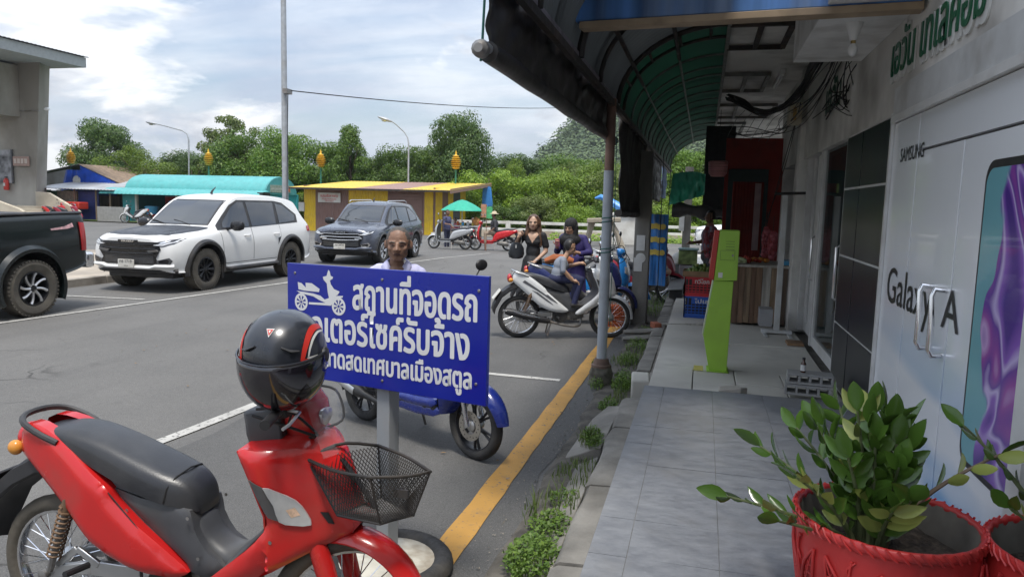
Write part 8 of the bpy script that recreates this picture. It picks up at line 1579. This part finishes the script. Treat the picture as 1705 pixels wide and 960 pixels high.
def netbag(label,x,y,z0,z1,r,n=9):
    root=empty('net_bag',label=label,cat='bag'); q=MB()
    for k in range(n):
        for s in(1,-1): q.tube([(x+r*(.45+.55*math.sin(PI*f**.8))*math.cos(2*PI*k/n+s*f*2.2),y+r*(.45+.55*math.sin(PI*f**.8))*math.sin(2*PI*k/n+s*f*2.2),z1+(z0-z1)*f) for f in np.linspace(0,1,12)],.004,4)
    tag(q.build('net',NETR,root),kind='stuff'); rd=random.Random(label); q=MB()
    for k in range(16): f=rd.uniform(.1,.97); a=rd.uniform(0,6.28); q.ell((x+r*.5*math.cos(a),y+r*.5*math.sin(a),z1+(z0-z1)*f),.036,8,6)
    tag(q.build('fruit_inside',M('red_onion',(.30,.07,.09),.5,var=.3),root),kind='stuff'); tubeo('string',CAB,root,[(x,y,z1),(x,y,z1+.2)],.004,4); based(root,(x,y,z1)); return root
netbag('long red net bag of onions hanging left of lime machine',.10,12.0,1.0,1.55,.10); netbag('red net bag hanging over the stall, right of lime machine',.93,10.65,1.10,1.50,.06); netbag('second red net bag hanging close behind the stall edge',.86,10.95,1.12,1.55,.05)
REDW=M('red_painted_wall',(.24,.022,.015),.7,var=.15,scale=2,dirt=(.10,.015,.01),damt=.5); rw=empty('red_wall',label='dark red painted partition with a shuttered opening behind the stall',cat='wall')
boxo('panel',REDW,rw,(.30,13.0,2.42),(1.22,13.06,2.96)); boxo('panel',REDW,rw,(.30,13.0,.2),(.42,13.06,2.42)); boxo('panel',REDW,rw,(.98,13.0,.2),(1.22,13.06,2.42)); boxo('frame_head',M('dark_green_frame',(.02,.035,.035),.6),rw,(.40,12.96,2.24),(1.0,13.0,2.45)); boxo('frame_jamb',MATS['dark_green_frame'],rw,(.36,12.95,.2),(.44,13.0,2.44)); boxo('frame_jamb',MATS['dark_green_frame'],rw,(.94,12.95,.2),(1.0,13.0,2.24))
for k in range(10): boxo('shutter_slat',REDW,rw,(.45+.05*k,13.1,.2),(.495+.05*k,13.13,2.3),bevel=.008)
boxo('shutter_back',REDW,rw,(.44,13.14,.2),(.97,13.16,2.4)); boxo('curtain',M('pinkish_cloth',(.42,.30,.30),.85,var=.2),rw,(.80,12.98,1.1),(.90,13.0,2.22)); based(rw,(.76,13,.2))
tag(boxo('dark_fill_panel',M('dark_fill',(.012,.012,.014),.8),None,(-.05,16.2,1.55),(.55,16.3,3.5)),'added dark panel filling the black area beside the green tarpaulin bundle','board')  # dark panel added to fill the black area behind the tarpaulin
hb2=empty('hanging_basket',label='pink striped basket hanging under the awning beside the red wall',cat='basket'); q=MB(); q.lathe([(.10,2.28),(.14,2.33),(.15,2.5),(.13,2.52),(.10,2.34)],16,(.17,12,0)); q.build('basket',M('pink_stripe',(.45,.20,.20),.6,var=.5,scale=25,stretch=(.1,.1,2)),hb2); tubeo('string',CAB,hb2,[(.17,12,2.5),(.17,12,3.3)],.004,4); based(hb2,(.17,12,2.28))
wr=empty('display_rack',label='white steel display stand with black top bar beside glass doors',cat='stand'); WST=M('white_steel',(.55,.56,.56),.5,var=.08,dirt=(.3,.27,.22),damt=.4)
boxo('post',WST,wr,(.93,9.72,.26),(1.0,9.78,1.97),bevel=.004); tubeo('top_bar',BLK,wr,[(.84,9.75,1.985),(1.20,9.75,2.0)],.018,8); boxo('base',WST,wr,(.78,9.70,.235),(1.15,9.80,.275),bevel=.004); boxo('foot',WST,wr,(.80,9.45,.222),(.84,10.02,.235)); boxo('foot',WST,wr,(1.09,9.45,.222),(1.13,10.02,.235)); boxo('tray',M('grey_tray',(.3,.3,.31),.5),wr,(.76,9.82,.30),(.92,10.1,.52)); based(wr,(.97,9.75,.22))
tag(boxo('door_mat',WTR,None,(1.02,8.95,.222),(1.2,9.2,.25)),'small brown wooden board on the floor below the white door','board')
# concrete blocks and bottle
bl_=[]
for z,dx,rz in((.252,0,-6),(.345,.012,-4)):
    r=empty('concrete_block',label='lower hollow concrete block beside the dark pier' if z<.3 else 'upper hollow concrete block carrying the small bottle',cat='block'); r.location=(.92+dx,6.48,z); r.rotation_euler=(0,0,R(rz)); q=MB(); q.box((0,.0,.08),(.36,.18,.018)); q.box((0,0,.009),(.36,.18,.018))
    for k in range(5): q.box((-.17+.085*k,0,.0445),(.02,.18,.053))
    q.build('block',M('grey_block',(.30,.30,.29),.9,var=.15,bump=.4),r,bevel=.003)
bt=empty('bottle',label='small brown medicine bottle standing on the concrete blocks',cat='bottle'); q=MB(); q.lathe([(.020,0),(.022,.004),(.022,.075),(.011,.095),(.011,.115)],16,(.875,6.47,.436)); q.build('glass',M('brown_glass',(.06,.02,.008),.15,coat=.5),bt); q=MB(); q.lathe([(.0225,.015),(.0225,.065)],16,(.875,6.47,.436)); q.f=q.f[:-2]; q.m=q.m[:-2]; q.build('label',WLET,bt); q=MB(); q.lathe([(.013,.108),(.013,.125)],12,(.875,6.47,.436)); q.build('cap',BLK,bt); based(bt,(.875,6.47,.436))
# ================================================================ awning post, utility pole
pp=empty('pipe_post',label='grey painted pipe post on mossy concrete footing holding the awning',cat='post'); PX,PY=-.915,7.2
q=MB(); q.tube([(PX,PY,.20),(PX,PY,2.12)],.050,16); q.build('pipe',M('grey_pipe_paint',(.33,.36,.39),.5,var=.1,scale=5,dirt=(.2,.18,.16),damt=.35),pp); q=MB(); q.tube([(PX,PY,2.12),(PX,PY,2.80)],.046,16); q.build('upper_pipe',M('rusty_pipe',(.17,.10,.075),.8,var=.3),pp); q=MB(); q.lathe([(.10,.18),(.10,.205),(.085,.215),(.072,.26),(.066,.27)],20,(PX,PY,0)); q.build('flange',M('rust_flange',(.13,.085,.065),.8,var=.3,bump=.2),pp)
q=MB(); q.lathe([(.14,-.05),(.135,.02),(.115,.06),(.118,.12),(.105,.17),(.10,.185)],18,(PX,PY,0)); 
q.v=[(v[0]+.012*noise.noise(Vector(v)*9),v[1]+.012*noise.noise(Vector(v)*9+Vector((5,0,0))),v[2]) for v in q.v]; q.build('footing',M('mossy_concrete',(.085,.08,.062),.95,var=.5,scale=14,bump=.8,bscale=40,dirt=(.20,.19,.16),damt=.5,dscale=10),pp)
for z in(1.60,1.30): q=MB(); q.tube([(PX+.054*math.cos(a),PY+.054*math.sin(a),z+.006*a) for a in [k*.45 for k in range(30)]],.005,5); q.build('rope',MATS['green_rope'],pp)
q=MB(); q.tube(interp([(PX+.05,PY-.03,1.34),(PX+.16,PY-.02,1.40),(PX+.20,PY,1.28),(PX+.12,PY-.02,1.22),(PX+.18,PY,1.33),(PX+.24,PY,1.26)],24),.004,5); q.build('wire_coil',CAB,pp); q=MB(); q.tube([(PX+.06,PY,2.5),(PX+.07,PY,1.6),(PX+.065,PY,.6)],.004,5); q.build('rope_tail',MATS['green_rope'],pp); based(pp,(PX,PY,-.02))
UC=M('weathered_pole_concrete',(.20,.19,.17),.9,var=.25,scale=4,bump=.3,bscale=30,dirt=(.08,.075,.065),damt=.6,dscale=3,stretch=(1,1,.4))
up_=empty('utility_pole',label='square weathered concrete pole with torn notices beside the kerb',cat='pole'); q=MB(); q.loft([[(-.88+i*s,11.2+j*s,z) for i,j in((-1,-1),(1,-1),(1,1),(-1,1))] for z,s in((-.02,.118),(2.6,.11))]); q.build('shaft',UC,up_,bevel=.012)
for x0,x1,z0,z1 in((-.955,-.83,1.13,1.36),(-.98,-.86,.82,1.02)): boxo('notice',WLET,up_,(x0,11.075,z0),(x1,11.083,z1))
q=MB(); q.lathe([(.001,0),(.075,0),(.075,.006)],14,(-.885,11.078,1.02),'y'); q.build('notice',WLET,up_); based(up_,(-.88,11.2,0))
u2=empty('utility_pole',label='distant square concrete pole beyond the striped banner',cat='pole'); boxo('shaft',UC,u2,(-.56,20.9,0),(-.34,21.1,2.9),bevel=.01); boxo('notice',WLET,u2,(-.66,20.85,1.15),(-.52,20.88,1.55)); based(u2,(-.45,21,0))
for k in range(2): tag(part('stone',CONC,None,lambda q:q.tube([(-.95+.0*k,9.55+.1*k,.06+.07*k),(-.72,9.62+.1*k,.07+.07*k),(-.50,9.72+.08*k,.09+.07*k)],[.05,.07,.055],10,flat=.55)),('flat lower' if k==0 else 'flat upper')+' stone slab bridging the gutter at foot of the concrete pole','stone')
tag(part('plank_strip',PLK[3],None,lambda q:q.bar((-.52,10.05,.20),(.15,10.15,.232),.05,.02)),'narrow pale strip lying across the pavement joint','strip')
tag(part('brick_piece',M('brick_red',(.28,.09,.05),.9,var=.2),None,lambda q:q.box((-.55,9.95,.20),(.10,.18,.08),Matrix.Rotation(.4,3,'Z')),bevel=.008),'broken red brick on the kerb by the concrete pole','brick')
ob=empty('basket',label='orange plastic lattice basket on the ground behind the pipe post',cat='basket'); 
def obP(u,v,face):
    a,bb=(-1.33,-1.02),(10.75,11.0); t=.88+.12*v; cx_,cy_=(a[0]+a[1])/2,(bb[0]+bb[1])/2; w_,d_=(a[1]-a[0])/2*t,(bb[1]-bb[0])/2*t
    return {0:(cx_-w_+2*w_*u,cy_-d_,.10+.33*v),1:(cx_-w_+2*w_*u,cy_+d_,.10+.33*v),2:(cx_-w_,cy_-d_+2*d_*u,.10+.33*v),3:(cx_+w_,cy_-d_+2*d_*u,.10+.33*v)}[face]
for fc in range(4):
    q=MB()
    for k in range(11): q.bar(obP(k/10,0,fc),obP(k/10,1,fc),.012,.006)
    for k in range(7): q.bar(obP(0,k/6,fc),obP(1,k/6,fc),.014 if k<6 else .03,.007)
    q.build('side',ORANGE,ob)
boxo('base',ORANGE,ob,(-1.31,10.77,.09),(-1.04,10.98,.105)); boxo('liner',M('orange_liner',(.40,.08,.02),.6),ob,(-1.30,10.785,.11),(-1.05,10.965,.40)); based(ob,(-1.17,10.87,.0)); ob.location.z-=.09
# banner, sacks, side tables
BNR=M('blue_banner',(.035,.20,.55),.5,var=.5,scale=9,stretch=(3,1,.25),dirt=(.5,.55,.6),damt=.5,dscale=6,dth=.6); bn=empty('banner',label='blue vertical banner with yellow lettering blobs hanging beyond concrete pole',cat='banner')
q=MB(); n=16; q.loft([[(-.935+.34*i/8,13+.015*math.sin(i*1.1+z*5),z) for i in range(9)] for z in np.linspace(1.66,.42,n)],cap=False,closed=False); q.build('sheet',BNR,bn,smooth=70); YB=M('yellow_print',(.70,.52,.10),.6,var=.2)
for z in(1.45,1.22,1.0):
    for k in range(4): q=MB(); q.lathe([(.001,.0),(.05,.0),(.05,.003)],14,(-.86+.062*k,12.972-.004*k,z+.01*math.sin(k*2)),'y'); q.build('yellow_letter',YB,bn)
for x in(-.935,-.595): tubeo('cord',CAB,bn,[(x,13,2.7),(x,13,.35)],.006,5)
tubeo('cord',CAB,bn,[(-.72,12.9,2.7),(-.715,12.9,.1)],.008,5); based(bn,(-.77,13,.4))
SACK=M('white_sack',(.50,.49,.48),.6,var=.2,bump=.4,bscale=12); SACKG=M('grey_sack',(.10,.11,.11),.5,var=.3,bump=.4,bscale=12)
def blob(name,label,cat,c,r,mat,seed,amp=.3):
    bm=bmesh.new(); bmesh.ops.create_icosphere(bm,subdivisions=3,radius=1); bm.verts.index_update(); q=MB(); q.add([(c[0]+v.co.x*r[0]*(1+amp*noise.noise(v.co*1.8+Vector((seed,0,0)))),c[1]+v.co.y*r[1]*(1+amp*noise.noise(v.co*1.9+Vector((0,seed,0)))),max(c[2]-r[2]*.9,c[2]+v.co.z*r[2]*(1+amp*noise.noise(v.co*2.3+Vector((0,0,seed)))))) for v in bm.verts],[tuple(v.index for v in f.verts) for f in bm.faces]); bm.free(); return tag(q.build(name,mat,smooth=50),label,cat)
blob('sack','white plastic sack leaning below the blue banner','sack',(-.78,13.9,.45),(.22,.2,.25),SACK,1); blob('sack','crumpled white sack on top of the grey bag','sack',(-.42,14.3,.78),(.16,.15,.16),SACK,4); blob('sack','dark grey stuffed bag right of the banner','sack',(-.42,14.2,.47),(.22,.22,.26),SACKG,2); blob('sack','clear bag of orange peel below the banner','sack',(-.66,13.7,.62),(.12,.1,.12),M('peel_bag',(.5,.33,.22),.5,var=.4,scale=20),7)
st_=empty('side_stand',label='white and green cold box stand beside red net bag',cat='stand'); boxo('body',WST,st_,(-.40,14.0,.2),(-.06,14.4,.72),bevel=.01); boxo('poster',M('green_poster',(.22,.30,.10),.6,var=.5,scale=12),st_,(-.42,13.98,.74),(-.08,14.38,1.0),bevel=.01); boxo('roof',M('pale_teal',(.30,.45,.42),.6),st_,(-.43,13.96,1.005),(-.06,14.4,1.03)); based(st_,(-.23,14.2,.2))
tag(slab('metal_plate','sloping grey metal sheet on the pavement edge beside crates',[(-.56,13.0),(-.30,13.0),(-.24,14.6),(-.50,14.6)],[.36,.38,.62,.60],.012,M('sheet_metal',(.35,.36,.36),.4,.4)),cat='sheet'); tag(boxo('support_box',BLK,None,(-.52,13.1,.2),(-.3,14.4,.34)),'dark low box under the sloping metal sheet','box')
blob('pink_bag','pink plastic bag beside the heap of limes','bag',(.20,11.6,.98),(.10,.1,.09),M('pink_plastic_bag',(.55,.22,.20),.5),3); tag(boxo('blue_tray',LBL,None,(1.08,10.5,1.046),(1.18,10.9,1.10)),'blue tray on the right end of stall counter','tray')
suv('pickup_car','white car seen far beyond the awning end beside the railing',(2.05,30.0,0),R(176),WPAINTC,False)
# ================================================================ vendor's umbrella far across the road
um=empty('market_umbrella',label='green market umbrella beside the yellow kiosk',cat='umbrella'); UG=M('green_umbrella_cloth',(.02,.33,.22),.6,var=.1)
q=MB(); q.lathe([(.93,1.43),(.90,1.47),(.55,1.68),(.2,1.84),(.02,1.88)],8,(-9.7,29,0)); q.f=q.f[:-2]; q.m=q.m[:-2]; q.build('canopy',UG,um,smooth=20); tubeo('pole',WST,um,[(-9.7,29,0),(-9.7,29,1.87)],.022,8)
for k in range(8): a=2*PI*k/8; tubeo('rib',WST,um,[(-9.7,29,1.84),(-9.7+.88*math.cos(a),29+.88*math.sin(a),1.45)],.006,4)
based(um,(-9.7,29,0)); vt=empty('vendor_table',label='vendor table with jars under the green umbrella',cat='table'); boxo('top',WST,vt,(-10.35,28.7,.78),(-8.9,29.3,.82))
for x in(-10.3,-8.95):
    for y in(28.75,29.25): tubeo('leg',WST,vt,[(x,y,.78),(x,y,0)],.02,6)
based(vt,(-9.6,29,0))
for k in range(5):
    o=empty('jar',label='%s jar standing on the vendor table'%['leftmost','second from left','middle','fourth from left','rightmost'][k],cat='jar'); q=MB(); q.lathe([(.05,0),(.055,.02),(.055,.12),(.04,.15)],12,(-10.1+.22*k,29,.82)); q.build('glass',[WHITEP,ORANGE,LBL,WHITEP,YB][k],o); q=MB(); q.lathe([(.045,.15),(.045,.17)],12,(-10.1+.22*k,29,.82)); q.build('lid',REDP,o); based(o,(-10.1+.22*k,29,.82))
vs_=empty('vendor_sign',label='green and orange price cards on a stick beside umbrella',cat='sign'); boxo('card',M('orange_card',(.45,.22,.13),.6,var=.3,scale=10),vs_,(-8.86,28.9,1.18),(-8.63,28.92,1.72)); boxo('card',M('green_card',(.08,.40,.16),.6,var=.3,scale=8),vs_,(-8.63,28.93,1.15),(-8.38,28.95,1.62)); tubeo('stick',PLK[0],vs_,[(-8.63,28.96,0),(-8.63,28.96,1.7)],.015,6); based(vs_,(-8.63,28.96,0))
blob('cloth_heap','orange and white heap on the right end of the vendor table','heap',(-9.05,28.95,1.0),(.16,.12,.18),M('orange_fur',(.45,.20,.06),.9,var=.5,scale=8),5,.5)
# ================================================================ haze: a closed box of pale air round everything
b=MB(); b.box((0,721,30.5),(1812,1572,63.2))
hb_m=bpy.data.materials.new('pale_air'); hb_m.use_nodes=True; t=hb_m.node_tree; t.nodes.clear(); ou=t.nodes.new('ShaderNodeOutputMaterial'); pv_=t.nodes.new('ShaderNodeVolumePrincipled'); pv_.inputs['Color'].default_value=(.80,.87,.95,1); pv_.inputs['Density'].default_value=.0003; pv_.inputs['Anisotropy'].default_value=.3; t.links.new(pv_.outputs[0],ou.inputs['Volume'])
hzo=b.build('haze',hb_m,smooth=0); tag(hzo,'thin pale haze in the air','haze',kind='stuff')
